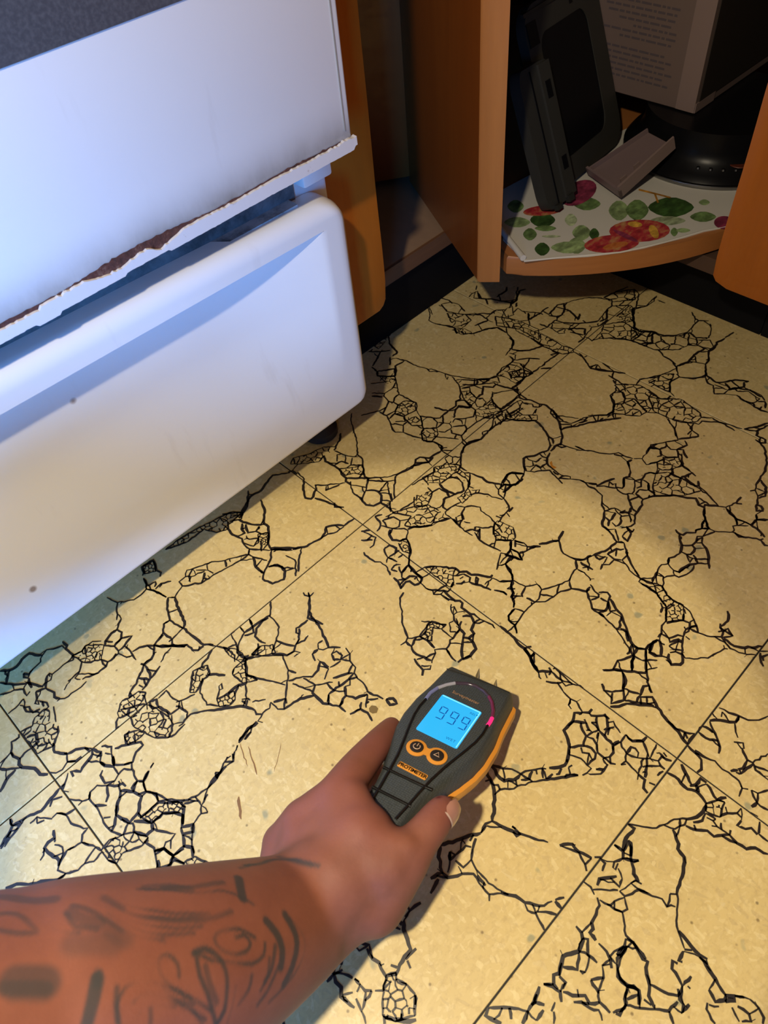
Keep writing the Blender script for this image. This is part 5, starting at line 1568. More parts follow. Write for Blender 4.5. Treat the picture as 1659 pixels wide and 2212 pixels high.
# things on the shelf
LN = json.loads('''{"outline":[[0.2761,0.0751],[0.2606,0.0381],[0.282,0.0187],[0.302,-0.0025],[0.3243,-0.0219],[0.343,-0.034],[0.363,-0.0454],[0.3801,-0.0539],[0.3987,-0.0618],[0.4133,-0.0721],[0.4286,-0.082]],"shapes":[["dark",[[0.429,-0.0343],[0.4228,-0.0356],[0.4136,-0.0343],[0.4042,-0.0302],[0.3986,-0.0227],[0.3979,-0.0131],[0.4001,-0.0047],[0.4037,0.0001],[0.4099,0.0016],[0.4193,0.0004],[0.429,-0.0037],[0.4347,-0.0115],[0.4352,-0.0213],[0.4328,-0.0296]]],["light",[[0.3885,0.0108],[0.3831,0.0084],[0.3759,0.0068],[0.3693,0.0071],[0.3668,0.0105],[0.3687,0.0165],[0.3727,0.0225],[0.3769,0.0265],[0.3823,0.029],[0.3896,0.0307],[0.3964,0.0306],[0.399,0.027],[0.3969,0.0208],[0.3927,0.0148]]],["mid",[[0.3999,-0.0033],[0.3942,-0.0057],[0.3866,-0.0071],[0.3795,-0.0066],[0.3767,-0.0028],[0.3787,0.0036],[0.3827,0.0098],[0.3871,0.014],[0.3928,0.0166],[0.4007,0.0181],[0.408,0.0177],[0.4108,0.0138],[0.4087,0.0072],[0.4044,0.0008]]],["mid",[[0.3827,0.0396],[0.3787,0.0384],[0.3728,0.0388],[0.3668,0.041],[0.3633,0.0457],[0.3631,0.0521],[0.3646,0.0577],[0.367,0.0611],[0.3709,0.0623],[0.3769,0.062],[0.3831,0.0598],[0.3866,0.055],[0.3868,0.0485],[0.3852,0.0429]]],["mid",[[0.4262,-0.0591],[0.4229,-0.0596],[0.418,-0.0587],[0.4129,-0.0562],[0.4098,-0.052],[0.4092,-0.0469],[0.4102,-0.0425],[0.412,-0.04],[0.4153,-0.0395],[0.4202,-0.0404],[0.4254,-0.0428],[0.4286,-0.0471],[0.4291,-0.0523],[0.428,-0.0567]]],["pale",[[0.4038,-0.0406],[0.4007,-0.0406],[0.3955,-0.0385],[0.3896,-0.0345],[0.3853,-0.0287],[0.3833,-0.0223],[0.3831,-0.017],[0.3843,-0.0143],[0.3874,-0.0143],[0.3927,-0.0163],[0.3986,-0.0204],[0.403,-0.0263],[0.4049,-0.0328],[0.405,-0.038]]],["light",[[0.3346,0.017],[0.3307,0.0153],[0.3253,0.0144],[0.3201,0.015],[0.3178,0.018],[0.3188,0.023],[0.3213,0.0278],[0.3242,0.031],[0.3281,0.0328],[0.3336,0.0338],[0.3389,0.0333],[0.3413,0.0301],[0.3402,0.025],[0.3376,0.0202]]],["dark",[[0.3373,0.0096],[0.3344,0.0081],[0.3305,0.007],[0.3271,0.0068],[0.3258,0.0085],[0.3271,0.0116],[0.3293,0.0148],[0.3317,0.017],[0.3346,0.0185],[0.3385,0.0197],[0.342,0.0199],[0.3433,0.0182],[0.342,0.015],[0.3396,0.0118]]],["light",[[0.3139,0.008],[0.3099,0.0062],[0.3045,0.0052],[0.2993,0.0057],[0.297,0.0087],[0.298,0.0137],[0.3006,0.0185],[0.3036,0.0217],[0.3076,0.0236],[0.3132,0.0247],[0.3185,0.0243],[0.3208,0.0212],[0.3197,0.0161],[0.317,0.0112]]],["mid",[[0.3349,0.0966],[0.3314,0.0949],[0.3266,0.094],[0.322,0.0945],[0.3199,0.0974],[0.3206,0.1022],[0.3227,0.1068],[0.3252,0.1098],[0.3287,0.1116],[0.3335,0.1126],[0.3383,0.1121],[0.3404,0.1092],[0.3396,0.1043],[0.3374,0.0996]]],["dark",[[0.3329,0.0569],[0.3288,0.0553],[0.3228,0.055],[0.3169,0.0565],[0.3137,0.0608],[0.3139,0.067],[0.3158,0.0727],[0.3185,0.0763],[0.3226,0.078],[0.3286,0.0784],[0.3347,0.0769],[0.338,0.0725],[0.3377,0.0662],[0.3356,0.0604]]],["red",[[0.3545,0.0632],[0.3516,0.062],[0.3475,0.0622],[0.3427,0.0638],[0.3376,0.0667],[0.3328,0.0705],[0.3287,0.075],[0.3256,0.0796],[0.3239,0.0839],[0.3238,0.0875],[0.3253,0.0901],[0.3282,0.0913],[0.3323,0.0912],[0.3371,0.0896],[0.3423,0.0867],[0.3472,0.0828],[0.3514,0.0783],[0.3544,0.0736],[0.3561,0.0693],[0.3561,0.0657]]],["maroon",[[0.4107,0.0647],[0.4054,0.0602],[0.3983,0.0566],[0.3903,0.0543],[0.382,0.0534],[0.3742,0.054],[0.3678,0.056],[0.3632,0.0593],[0.3609,0.0635],[0.3611,0.0683],[0.3638,0.0731],[0.3689,0.0776],[0.3757,0.0813],[0.3838,0.0839],[0.3923,0.0849],[0.4003,0.0844],[0.4071,0.0824],[0.4119,0.079],[0.4142,0.0746],[0.4138,0.0697]]],["light",[[0.3154,0.0734],[0.3123,0.0726],[0.3075,0.0732],[0.3024,0.0756],[0.2991,0.0801],[0.2982,0.0858],[0.2988,0.0908],[0.3003,0.0937],[0.3034,0.0946],[0.3083,0.094],[0.3135,0.0916],[0.3168,0.087],[0.3177,0.0812],[0.317,0.0762]]],["mid",[[0.3023,0.0555],[0.2993,0.0539],[0.2951,0.053],[0.2911,0.0532],[0.2894,0.0555],[0.2902,0.0594],[0.2922,0.0633],[0.2945,0.0659],[0.2975,0.0675],[0.3018,0.0685],[0.3058,0.0683],[0.3075,0.066],[0.3067,0.0619],[0.3046,0.0581]]],["mid",[[0.3216,0.0473],[0.3196,0.0471],[0.3164,0.0482],[0.3128,0.0506],[0.3101,0.0542],[0.3088,0.0584],[0.3086,0.0618],[0.3093,0.0637],[0.3112,0.0639],[0.3145,0.0628],[0.3182,0.0604],[0.3209,0.0567],[0.3221,0.0525],[0.3223,0.0491]]],["dark",[[0.2895,0.0307],[0.2864,0.0292],[0.282,0.0283],[0.2779,0.0286],[0.276,0.031],[0.2768,0.0351],[0.2788,0.0391],[0.2811,0.0418],[0.2843,0.0434],[0.2887,0.0443],[0.2929,0.044],[0.2948,0.0415],[0.294,0.0374],[0.2919,0.0333]]],["light",[[0.3104,0.0076],[0.307,0.007],[0.3016,0.0082],[0.2957,0.0113],[0.2917,0.0166],[0.2903,0.0231],[0.2906,0.0286],[0.2922,0.0317],[0.2956,0.0323],[0.3011,0.0312],[0.3071,0.028],[0.3112,0.0226],[0.3125,0.0161],[0.3121,0.0106]]],["pale",[[0.3452,0.0404],[0.342,0.0388],[0.3377,0.0377],[0.3338,0.0378],[0.3323,0.0399],[0.3334,0.0436],[0.3357,0.0473],[0.3381,0.0498],[0.3413,0.0514],[0.3456,0.0526],[0.3496,0.0526],[0.3512,0.0504],[0.35,0.0466],[0.3477,0.0429]]],["pale",[[0.3129,0.0354],[0.3117,0.0357],[0.3095,0.0372],[0.3068,0.0397],[0.3044,0.0428],[0.3028,0.0461],[0.302,0.0487],[0.302,0.0498],[0.3032,0.0496],[0.3054,0.0481],[0.3081,0.0456],[0.3105,0.0424],[0.3121,0.0391],[0.3129,0.0366]]],["mid",[[0.3828,-0.0452],[0.3806,-0.0461],[0.3777,-0.0468],[0.3751,-0.0469],[0.3743,-0.0457],[0.3753,-0.0435],[0.377,-0.0414],[0.3788,-0.0399],[0.381,-0.0389],[0.3839,-0.0382],[0.3865,-0.0382],[0.3874,-0.0393],[0.3864,-0.0415],[0.3846,-0.0437]]],["light",[[0.3918,-0.0526],[0.3904,-0.0527],[0.388,-0.052],[0.3855,-0.0505],[0.3837,-0.0481],[0.3831,-0.0455],[0.3832,-0.0432],[0.3839,-0.0421],[0.3853,-0.042],[0.3877,-0.0427],[0.3902,-0.0442],[0.392,-0.0466],[0.3926,-0.0492],[0.3925,-0.0515]]],["light",[[0.4453,-0.0414],[0.4435,-0.0418],[0.4409,-0.0417],[0.4383,-0.0409],[0.437,-0.039],[0.4371,-0.0366],[0.438,-0.0344],[0.4392,-0.0332],[0.441,-0.0327],[0.4436,-0.0328],[0.4462,-0.0336],[0.4476,-0.0355],[0.4474,-0.0379],[0.4465,-0.0401]]],["maroon",[[0.4268,-0.077],[0.4235,-0.0783],[0.42,-0.0788],[0.4167,-0.0784],[0.4138,-0.0772],[0.4117,-0.0753],[0.4105,-0.0728],[0.4104,-0.07],[0.4114,-0.0672],[0.4133,-0.0646],[0.4161,-0.0625],[0.4194,-0.0611],[0.4229,-0.0606],[0.4263,-0.0609],[0.4293,-0.0622],[0.4314,-0.0641],[0.4326,-0.0667],[0.4327,-0.0695],[0.4317,-0.0723],[0.4296,-0.0749]]],["red",[[0.3485,-0.0264],[0.344,-0.0282],[0.3382,-0.028],[0.3317,-0.026],[0.3251,-0.0224],[0.319,-0.0174],[0.3141,-0.0116],[0.3107,-0.0055],[0.3092,0.0004],[0.3098,0.0053],[0.3125,0.009],[0.3169,0.0109],[0.3228,0.0108],[0.3294,0.0089],[0.3362,0.0052],[0.3424,0.0001],[0.3474,-0.0059],[0.3508,-0.0122],[0.3521,-0.018],[0.3513,-0.0229]]],["red",[[0.3811,-0.038],[0.3754,-0.0401],[0.3685,-0.0399],[0.3612,-0.0374],[0.3542,-0.033],[0.3482,-0.027],[0.3436,-0.02],[0.3409,-0.0125],[0.3405,-0.0055],[0.3423,0.0006],[0.3463,0.005],[0.3521,0.0074],[0.359,0.0074],[0.3665,0.005],[0.3737,0.0004],[0.38,-0.0058],[0.3846,-0.0131],[0.3872,-0.0207],[0.3874,-0.0278],[0.3853,-0.0338]]],["orange",[[0.3404,-0.0198],[0.3386,-0.0205],[0.336,-0.0205],[0.3328,-0.0198],[0.3294,-0.0184],[0.326,-0.0165],[0.323,-0.0143],[0.3207,-0.012],[0.3193,-0.0098],[0.3189,-0.0079],[0.3196,-0.0065],[0.3214,-0.0058],[0.3239,-0.0058],[0.3271,-0.0065],[0.3306,-0.0078],[0.334,-0.0097],[0.337,-0.012],[0.3394,-0.0143],[0.3408,-0.0165],[0.3411,-0.0184]]],["yellow",[[0.3751,-0.0286],[0.3725,-0.0311],[0.3698,-0.0334],[0.367,-0.0351],[0.3646,-0.036],[0.3628,-0.0362],[0.3617,-0.0355],[0.3614,-0.0341],[0.362,-0.0321],[0.3633,-0.0296],[0.3654,-0.027],[0.3679,-0.0244],[0.3707,-0.0221],[0.3734,-0.0204],[0.3759,-0.0193],[0.3778,-0.0192],[0.3789,-0.0198],[0.3792,-0.0213],[0.3786,-0.0234],[0.3772,-0.0259]]],["yellow",[[0.3737,-0.0131],[0.3722,-0.0136],[0.3706,-0.0134],[0.3691,-0.0126],[0.3677,-0.0112],[0.3665,-0.0095],[0.3658,-0.0075],[0.3656,-0.0054],[0.3659,-0.0035],[0.3666,-0.002],[0.3678,-0.0009],[0.3692,-0.0004],[0.3708,-0.0006],[0.3724,-0.0014],[0.3738,-0.0028],[0.375,-0.0046],[0.3757,-0.0066],[0.3759,-0.0086],[0.3756,-0.0105],[0.3748,-0.0121]]],["maroon",[[0.3473,-0.0259],[0.3463,-0.0255],[0.3456,-0.0238],[0.3452,-0.0209],[0.3452,-0.017],[0.3455,-0.0126],[0.3462,-0.008],[0.3472,-0.0037],[0.3484,-0.0001],[0.3496,0.0024],[0.3508,0.0035],[0.3518,0.0032],[0.3525,0.0014],[0.3529,-0.0016],[0.3529,-0.0056],[0.3525,-0.0101],[0.3518,-0.0147],[0.3508,-0.0189],[0.3496,-0.0224],[0.3484,-0.0248]]],["stem",[[0.428,0.0263],[0.4303,0.0109],[0.4326,-0.0072],[0.4298,-0.0079],[0.4281,0.0064],[0.4171,-0.0036],[0.4153,-0.0027],[0.4276,0.0087],[0.425,0.0243]]]]}''')
op = [tuple(p) for p in LN['outline']]
inner = [(.60, -.02), (.57, .10), (.44, .125), (.345, .135)]
o_v, o_f = prism_data(op + inner, .1094, .1101); fm = [0] * len(o_f)
def seesaw(pl): return sum(a[0] * b[1] - a[1] * b[0] for a, b in zip(pl, pl[1:] + pl[:1])) > 0
pm = ['paper']
for n_, (nm, pl) in enumerate(LN['shapes']):
    if not seesaw(pl): pl = pl[::-1]
    if 'p_' + nm not in pm: pm.append('p_' + nm)
    o = len(o_v); o_v += [(x, y, .11018 + n_ * 6e-6) for x, y in pl]; o_f.append(tuple(range(o, o + len(pl)))); fm.append(pm.index('p_' + nm))
me = bpy.data.meshes.new('shelf_liner'); me.from_pydata(o_v, [], o_f)
for q in pm: me.materials.append(M[q])
me.polygons.foreach_set('material_index', fm)
ln = link('shelf_liner', me); tag(ln, 'white shelf liner printed with red fruit and green leaves', 'shelf liner')
tube('rolled_edge', [(op[0][0] + .010, op[0][1] + .012, .1128), (op[0][0] + .003, op[0][1] - .001, .1128), (op[1][0], op[1][1] + .001, .1124)], [.0026, .0028, .0030], M['paper'], ln, 10)
cr_ = []
for i, (x, y) in enumerate(op[1:]): cr_.append((x - .0004, y - .0004, .1098 + .0006 * random.random()))
tube('curled_front_edge', cr_, [.0007 + .0006 * random.random() for _ in cr_], M['paper'], ln, 6)
# round black appliance base with the carton on top
PCX, PCY = .5470, .0120
pn = empty('electric_pot', (PCX, PCY, .1102), 'round black appliance with a shiny rim on the liner below the carton', 'appliance')
lathe('base', [(.070, 0), (.090, .002), (.0935, .006), (.089, .012), (.080, .018), (.076, .030), (.076, .046)], (PCX, PCY, .1104), M['pan'], pn, 64)
v, f = tube_data([(PCX + .0915 * math.cos(a * .0982), PCY + .0915 * math.sin(a * .0982), .1128) for a in range(64)], .0022, 6, True)
obj('metal_rim', v, f, M['rim'], pn, None, 60)
a = math.atan2(-.335 - PCY, -.25 - PCX)
for q in range(4):
    b = a - .12 + q * .14; lathe('stud', [(.0022, 0), (.0018, .0016), (.0005, .002)], (PCX + .0835 * math.cos(b), PCY + .0835 * math.sin(b), .1262), M['rim'], pn, 8)
lathe('badge', [(.010, 0), (.0095, .0006)], (PCX + .0765 * math.cos(a + .35), PCY + .0765 * math.sin(a + .35), .1295), M['red_dot'], pn, 20)
bx = empty('carton', (.60, .12, .157), 'mauve cardboard carton with fine print standing on the black appliance', 'carton')
X0, Y0, Z0, Z1, X1, Y1 = .5015, .0215, .1572, .43, .660, .205
box('box_body', (X0, Y0, Z0), (X1, Y1, Z1), M['mauve'], bx, .0008, 1)
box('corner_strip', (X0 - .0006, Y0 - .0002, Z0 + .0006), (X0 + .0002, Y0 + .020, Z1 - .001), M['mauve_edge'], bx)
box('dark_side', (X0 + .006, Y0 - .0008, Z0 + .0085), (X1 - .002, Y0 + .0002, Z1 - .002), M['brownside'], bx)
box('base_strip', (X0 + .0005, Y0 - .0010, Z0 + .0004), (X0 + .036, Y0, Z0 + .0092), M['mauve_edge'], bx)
v, f = [], []
random.seed(3)
for row in range(40):
    z = Z0 + .016 + row * .0052
    if row in (6, 14, 22, 23, 31): continue
    ind = random.uniform(0, .012); y = Y0 + .030 + ind; end = Y0 + random.uniform(.075, .135)
    while y < end:
        l = random.uniform(.003, .011); o = len(v)
        v += [(X0 - .0002, y, z), (X0 - .0002, y + l, z), (X0 - .0002, y + l, z + .0020), (X0 - .0002, y, z + .0020)]; f.append((o, o + 1, o + 2, o + 3)); y += l + .0016
obj('fine_print', v, f, M['mtext'], bx)
# mauve plastic tray lying against it
ty = empty('plastic_tray', (.435, .05, .113), 'mauve plastic tray with a raised rim lying in front of the black appliance', 'tray')
q = [Vector(p) for p in ((.4150, .0790, .1150), (.3950, .0255, .1150), (.4610, .0125, .1415), (.4720, .0505, .1415))]
nn = (q[1] - q[0]).cross(q[2] - q[1]).normalized(); nn = nn if nn.z > 0 else -nn
def rr(u, w, h): return q[0].lerp(q[1], u).lerp(q[3].lerp(q[2], u), w) + nn * h
def slab(name, us, ws, h0, h1, m_, par):
    v = [rr(u, w_, h) for h in (h0, h1) for u, w_ in ((us[0], ws[0]), (us[1], ws[0]), (us[1], ws[1]), (us[0], ws[1]))]
    return obj(name, v, [(3, 2, 1, 0), (4, 5, 6, 7), (0, 1, 5, 4), (1, 2, 6, 5), (2, 3, 7, 6), (3, 0, 4, 7)], m_, par)
slab('tray_floor', (.03, .97), (.03, 1.0), 0, .0018, M['traypl'], ty)
slab('rim', (.955, 1.0), (0, 1.0), 0, .0135, M['mauve_edge'], ty); slab('rim', (0, 1), (0, .035), 0, .0085, M['traypl'], ty); slab('rim', (0, .035), (0, 1), 0, .0065, M['traypl'], ty)
for u, w_ in ((.74, .16), (.70, .42)): slab('clip', (u, u + .02), (w_, w_ + .10), .001, .0065, M['mauve_edge'], ty)
# black slotted board and black ring frame leaning at the back
def plate(name, label, cat, BL, BR, TR, TL, th, hole, mt, feet=(), slots=(), dots=()):
    e = empty(name, tuple((Vector(BL) + Vector(BR)) / 2), label, cat)
    BL, BR, TR, TL = map(Vector, (BL, BR, TR, TL)); n = (BR - BL).cross(TL - BL).normalized()
    if n.y > 0: n = -n
    P = lambda u, w_, h=0: BL.lerp(BR, u).lerp(TL.lerp(TR, u), w_) + n * h
    def rrect(u0, u1, w0, w1, ru, rw):
        out = []
        for cu, cw, a0 in ((u1 - ru, w1 - rw, 0), (u0 + ru, w1 - rw, 90), (u0 + ru, w0 + rw, 180), (u1 - ru, w0 + rw, 270)):
            for i in range(7): a = math.radians(a0 + i * 15); out.append((cu + ru * math.cos(a), cw + rw * math.sin(a)))
        return out
    ou = rrect(0, 1, 0, 1, .16, .14); v = [P(u, w_, h) for h in (0, th) for u, w_ in ou]; L = len(ou)
    if hole:
        hi = rrect(*hole, .10, .10); v += [P(u, w_, h) for h in (0, th) for u, w_ in hi]
        f = []
        for i in range(L):
            j = (i + 1) % L; f += [(i, j, L + j, L + i), (2 * L + i, 2 * L + j, 3 * L + j, 3 * L + i), (L + i, L + j, 3 * L + j, 3 * L + i), (i, j, 2 * L + j, 2 * L + i)]
    else: f = [tuple(range(L)), tuple(range(L, 2 * L))] + [(i, (i + 1) % L, L + (i + 1) % L, L + i) for i in range(L)]
    obj('panel', v, f, mt, e, None, 30)
    for (u0, u1, w0, w1, h, mm, nm) in slots:
        vv = [P(u, w_, hh) for hh in (th - .001, th + h) for u, w_ in ((u0, w0), (u1, w0), (u1, w1), (u0, w1))]
        obj(nm, vv, [(3, 2, 1, 0), (4, 5, 6, 7), (0, 1, 5, 4), (1, 2, 6, 5), (2, 3, 7, 6), (3, 0, 4, 7)], M[mm], e)
    return e
plate('appliance_frame', 'black plastic ring frame with a large rounded opening, leaning inside the cabinet', 'frame', (.369, .0880, .1115), (.4975, .1010, .1115), (.5000, .1640, .2600), (.3715, .1510, .2600), .010, (.15, .80, .14, .84), M['blk2'],
      slots=((.12, .83, .12, .86, -.0055, 'pan', 'recessed_back'), (.0, .98, .955, .975, .002, 'blk', 'ridge'), (.02, .14, .80, .92, .001, 'pan', 'notch'), (.60, .64, .89, .92, .0004, 'pan', 'screw')))
plate('slotted_board', 'black plastic board with two square slots leaning beside the brown door leaf', 'panel', (.331, .0745, .1115), (.3770, .0760, .1115), (.3800, .1250, .2250), (.334, .1240, .2250), .012, None, M['blk2'],
      slots=((.60, .95, .02, .985, .0022, 'blk2', 'raised_strip'), (.70, .86, .74, .86, .0026, 'pan', 'slot'), (.70, .86, .22, .32, .0026, 'pan', 'slot'), (.34, .37, .02, .97, .0008, 'pan', 'groove'), (.62, .80, -.02, .03, .004, 'blk', 'lug'), (.2, .36, -.02, .02, .004, 'blk', 'lug')))

# ---------------------------------------------------------------- moisture meter (local frame: x = along to the pins, y = right, z = out of the face)
U = Vector((.9051, .2135, -.3677)).normalized(); Vv = Vector((.173, -.9749, -.1403)); Vv = (Vv - U * Vv.dot(U)).normalized(); N = Vv.cross(U)
th_ = math.radians(12); Vv, N = Vv * math.cos(th_) + N * math.sin(th_), N * math.cos(th_) - Vv * math.sin(th_)
# right-handed local axes: x = U, y = -Vv, z = N
MW = Matrix(((U.x, -Vv.x, N.x, -.0573), (U.y, -Vv.y, N.y, -.1802), (U.z, -Vv.z, N.z, .036), (0, 0, 0, 1)))
mm = empty('moisture_meter', (0, 0, 0), 'charcoal and orange moisture meter with a lit blue display, held just above the floor', 'meter', MW)
q = lambda u, v, n=0: (u * .001, -v * .001, n * .001)
def half(u):
    tb = [(0, 22.5), (-3, 23.2), (-24, 24.6), (-42, 27.0), (-58, 27.2), (-70, 25.6), (-80, 22.8), (-90, 19.3), (-102, 15.6), (-112, 13.6), (-122, 12.8), (-140, 12.6), (-158, 12.2), (-166, 9.0)]
    for (a, x), (b, y) in zip(tb, tb[1:]):
        if a >= u >= b: s = (a - u) / (a - b); s = s * s * (3 - 2 * s) * .3 + s * .7; return x + (y - x) * s
    return tb[-1][1]
us = [0, -1, -2.5, -4, -6] + list(range(-10, -166, -4)) + [-166]
def shell(name, layers, m_, par, crown=1.2):
    """layers: list of (inset, n) giving a closed stack of outlines"""
    v, f = [], []; K = len(us)
    for ins, n in layers:
        for sd in (1, -1):
            for u in (us if sd > 0 else us[::-1]): h = max(2, half(u) - (ins if sd > 0 else max(ins, -2.2))); v.append(q(min(u, -max(0, ins) * .6), .8 + sd * h, n - (1.2 if u > -7 and ins < 2.5 and n > -3 else 0) * (u + 7) / 7))
    P2 = 2 * K
    for l in range(len(layers) - 1):
        for i in range(P2): j = (i + 1) % P2; f.append((l * P2 + i, l * P2 + j, (l + 1) * P2 + j, (l + 1) * P2 + i))
    for l in (0, len(layers) - 1):
        for i in range(K - 1): a = l * P2 + i; b = l * P2 + P2 - 1 - i; f.append((a, a + 1, b - 1, b))
    return obj(name, v, f, m_, par, None, 32, True)
up = shell('upper_shell', [(1.8, 0), (.6, -.5), (-.4, -1.6), (-2.3, -7.5), (-3.0, -12.0), (-3.2, -13.0)], M['shell'], mm)
lo = shell('lower_shell', [(-3.6, -13.0), (-5.6, -14.2), (-6.0, -19), (-4.0, -23.5), (3, -26.5)], M['orange'], mm)
v, f = prism_data([(a * .001, -b * .001) for a, b in ((-91, 24.0), (-91, 26.6), (-104, 24.2), (-118, 21), (-118, 15))], -.0215, -.0120); obj('grip_clip', v, f, M['orange'], mm, None, None, True)
box('port', q(-52, 31.6, -20), q(-58, 29, -16.5), M['groove'], lo, .0008, 2, True)
def flat(name, pl, n, h, m_, par, bev=0): return prism(name, [(a * .001, -b * .001) for a, b in pl], n * .001, (n + h) * .001, m_, par, bev * .001, None, True)
def rrect(u0, u1, v0, v1, r, n=5):
    out = []
    for cu, cv, a0 in ((u1 - r, v1 - r, 0), (u0 + r, v1 - r, 90), (u0 + r, v0 + r, 180), (u1 - r, v0 + r, 270)):
        for i in range(n): a = math.radians(a0 + i * 90 / (n - 1)); out.append((cu + r * math.cos(a), cv + r * math.sin(a)))
    return out
lcd = flat('display', rrect(-67.2, -30.2, -13.4, 15.4, 1.2), -.3, .75, M['lcd'], mm, .15)
def lcdbits(name, quads, m_, n=.5):
    v, f = [], []
    for pl in quads: o = len(v); v += [q(a, b, n) for a, b in pl]; f.append(tuple(range(o, o + len(pl))))
    return obj(name, v, f, m_, lcd, None, None, True)
lcdbits('lit_edge', [[(-31.6, -12.6), (-30.8, -12.6), (-30.8, 14.8), (-31.6, 14.8)], [(-66.6, 14.2), (-66.6, 14.9), (-31, 14.9), (-31, 14.2)]], M['lcd_edge'])
def seg7(cv, segs_):
    w2, t = 2.55, .72; ub, um, ut = -51.6, -45.8, -40.0; g = .35
    sk = lambda u, v_: (u, cv + v_ + (u - um) * -.03)
    S = {'a': [sk(ut, -w2 + g), sk(ut, w2 - g), sk(ut - t, w2 - g - t), sk(ut - t, -w2 + g + t)], 'd': [sk(ub, -w2 + g), sk(ub, w2 - g), sk(ub + t, w2 - g - t), sk(ub + t, -w2 + g + t)],
         'g': [sk(um, -w2 + g), sk(um + t / 2, -w2 + g + t * .6), sk(um + t / 2, w2 - g - t * .6), sk(um, w2 - g), sk(um - t / 2, w2 - g - t * .6), sk(um - t / 2, -w2 + g + t * .6)],
         'b': [sk(ut - g, w2), sk(um + g, w2), sk(um + g + t * .5, w2 - t), sk(ut - g - t, w2 - t)], 'c': [sk(um - g, w2), sk(ub + g, w2), sk(ub + g + t, w2 - t), sk(um - g - t * .5, w2 - t)],
         'f': [sk(ut - g, -w2), sk(um + g, -w2), sk(um + g + t * .5, -w2 + t), sk(ut - g - t, -w2 + t)], 'e': [sk(um - g, -w2), sk(ub + g, -w2), sk(ub + g + t, -w2 + t), sk(um - g - t * .5, -w2 + t)]}
    return [S[c_] for c_ in segs_]
for cv in (-5.9, 2.1, 10.1): lcdbits('digit', seg7(cv, 'abcdfg'), M['lcd_ink'], .55)
def text(name, s, u, v_, size, m_, par, n=.55, h=.0, font_shear=0, spacing=1.0, bold=0):
    cu = bpy.data.curves.new(name, 'FONT'); cu.body = s; cu.size = size * .001; cu.align_x = 'CENTER'; cu.align_y = 'CENTER'; cu.extrude = h * .001; cu.space_character = spacing; cu.shear = font_shear; cu.offset = bold * .001; cu.resolution_u = 3
    t = bpy.data.objects.new(name, cu); COL.objects.link(t); dg = bpy.context.evaluated_depsgraph_get(); me = bpy.data.meshes.new_from_object(t.evaluated_get(dg))
    bpy.data.objects.remove(t); bpy.data.curves.remove(cu)
    # text x runs along +v (right), text y along +u
    me.transform(Matrix(((0, 1, 0, u * .001), (-1, 0, 0, -v_ * .001), (0, 0, 1, n * .001), (0, 0, 0, 1)))); me.materials.clear(); me.materials.append(m_)
    return link(name, me, par, None, True)
text('display_label', 'REL', -35.3, 11.1, 2.6, M['lcd_pale'], lcd); text('display_label', 'WET', -62.9, 9.0, 2.9, M['lcd_pale'], lcd, spacing=1.15)
lcdbits('display_mark', [[(-34.4, 13.4), (-34.4, 14.3), (-35.2, 14.3), (-35.2, 13.4)]], M['lcd_pale'], .55)
text('model_lettering', 'Surveymaster', -23.9, .6, 3.55, M['bronze'], mm, .06, .05, 0, 1.0)
# figure-eight button surround and two buttons
def circ(u, v_, r, a0=0, a1=360, n=28): return [(u + r * math.cos(math.radians(a0 + (a1 - a0) * i / n)), v_ + r * math.sin(math.radians(a0 + (a1 - a0) * i / n))) for i in range(n + (a1 - a0 < 360))]
B1, B2c = (-80.3, -5.4), (-79.2, 8.0)
ang = math.degrees(math.atan2(B2c[1] - B1[1], B2c[0] - B1[0]))
eight = circ(*B1, 6.5, ang + 22, ang + 338) + circ(*B2c, 6.5, ang + 180 + 22, ang + 180 + 338)
sr = flat('button_surround', eight, -.2, 1.0, M['orange'], mm, .3)
for b in (B1, B2c):
    bt = flat('button', circ(*b, 4.3), .2, 1.3, M['button'], mm, .4)
    if b == B1:
        ic = tube('power_icon', [q(b[0] + 2.1 * math.cos(math.radians(a)), b[1] + 2.1 * math.sin(math.radians(a)), 1.55) for a in range(40, 325, 15)], .00030, M['icon'], bt, 6, True); tube('power_icon', [q(b[0] + .2, b[1], 1.55), q(b[0] + 2.7, b[1], 1.55)], .00030, M['icon'], bt, 6, True)
    else: tube('arrow_icon', [q(b[0] + 2.0 * math.cos(math.radians(a)), b[1] + 2.0 * math.sin(math.radians(a)), 1.55) for a in (0, 120, 240)], .00032, M['icon'], bt, 6, True, True)
npl = flat('name_plate', rrect(-99.0, -94.8, -8.6, 10.6, .8), -.2, .55, M['orange'], mm, .15)
text('maker_lettering', 'PROTIMETER', -96.9, 1.0, 3.5, M['groove'], npl, .37, .06, 0, .92, .10)
# glossy beads
bd = lambda pts, r, m_, nm='bead': tube(nm, [q(a, b, .35) for a, b in pts], r * .00128, m_, mm, 8, True)
bd([(-40.5, -20.4), (-49, -20.8), (-57, -20.0), (-66, -18.2), (-75.4, -15.9), (-90.3, -12.4), (-104, -10.4), (-119, -8.6), (-131, -7.5)], .75, M['groove'])
bd([(-38.5, 23.2), (-47, 23.6), (-55.4, 22.8), (-65, 20.6), (-74.3, 18.2), (-85.2, 15.6), (-96.7, 13.4), (-105.1, 12.3), (-119.4, 11.0), (-131.5, 9.6)], .75, M['groove'])
bd([(-104.6, -14.6), (-104.6, -10.4), (-103.4, 12.4), (-102.9, 17.2)], .75, M['groove']); bd([(-120.4, -12.4), (-120.4, -8.6), (-119.7, 11.0), (-119.5, 12.6)], .75, M['groove'])
bd([(-6.6, -22.4), (-4.4, -8), (-3.0, 8), (-2.9, 23.4)], .28, M['groove'], 'chamfer_line')
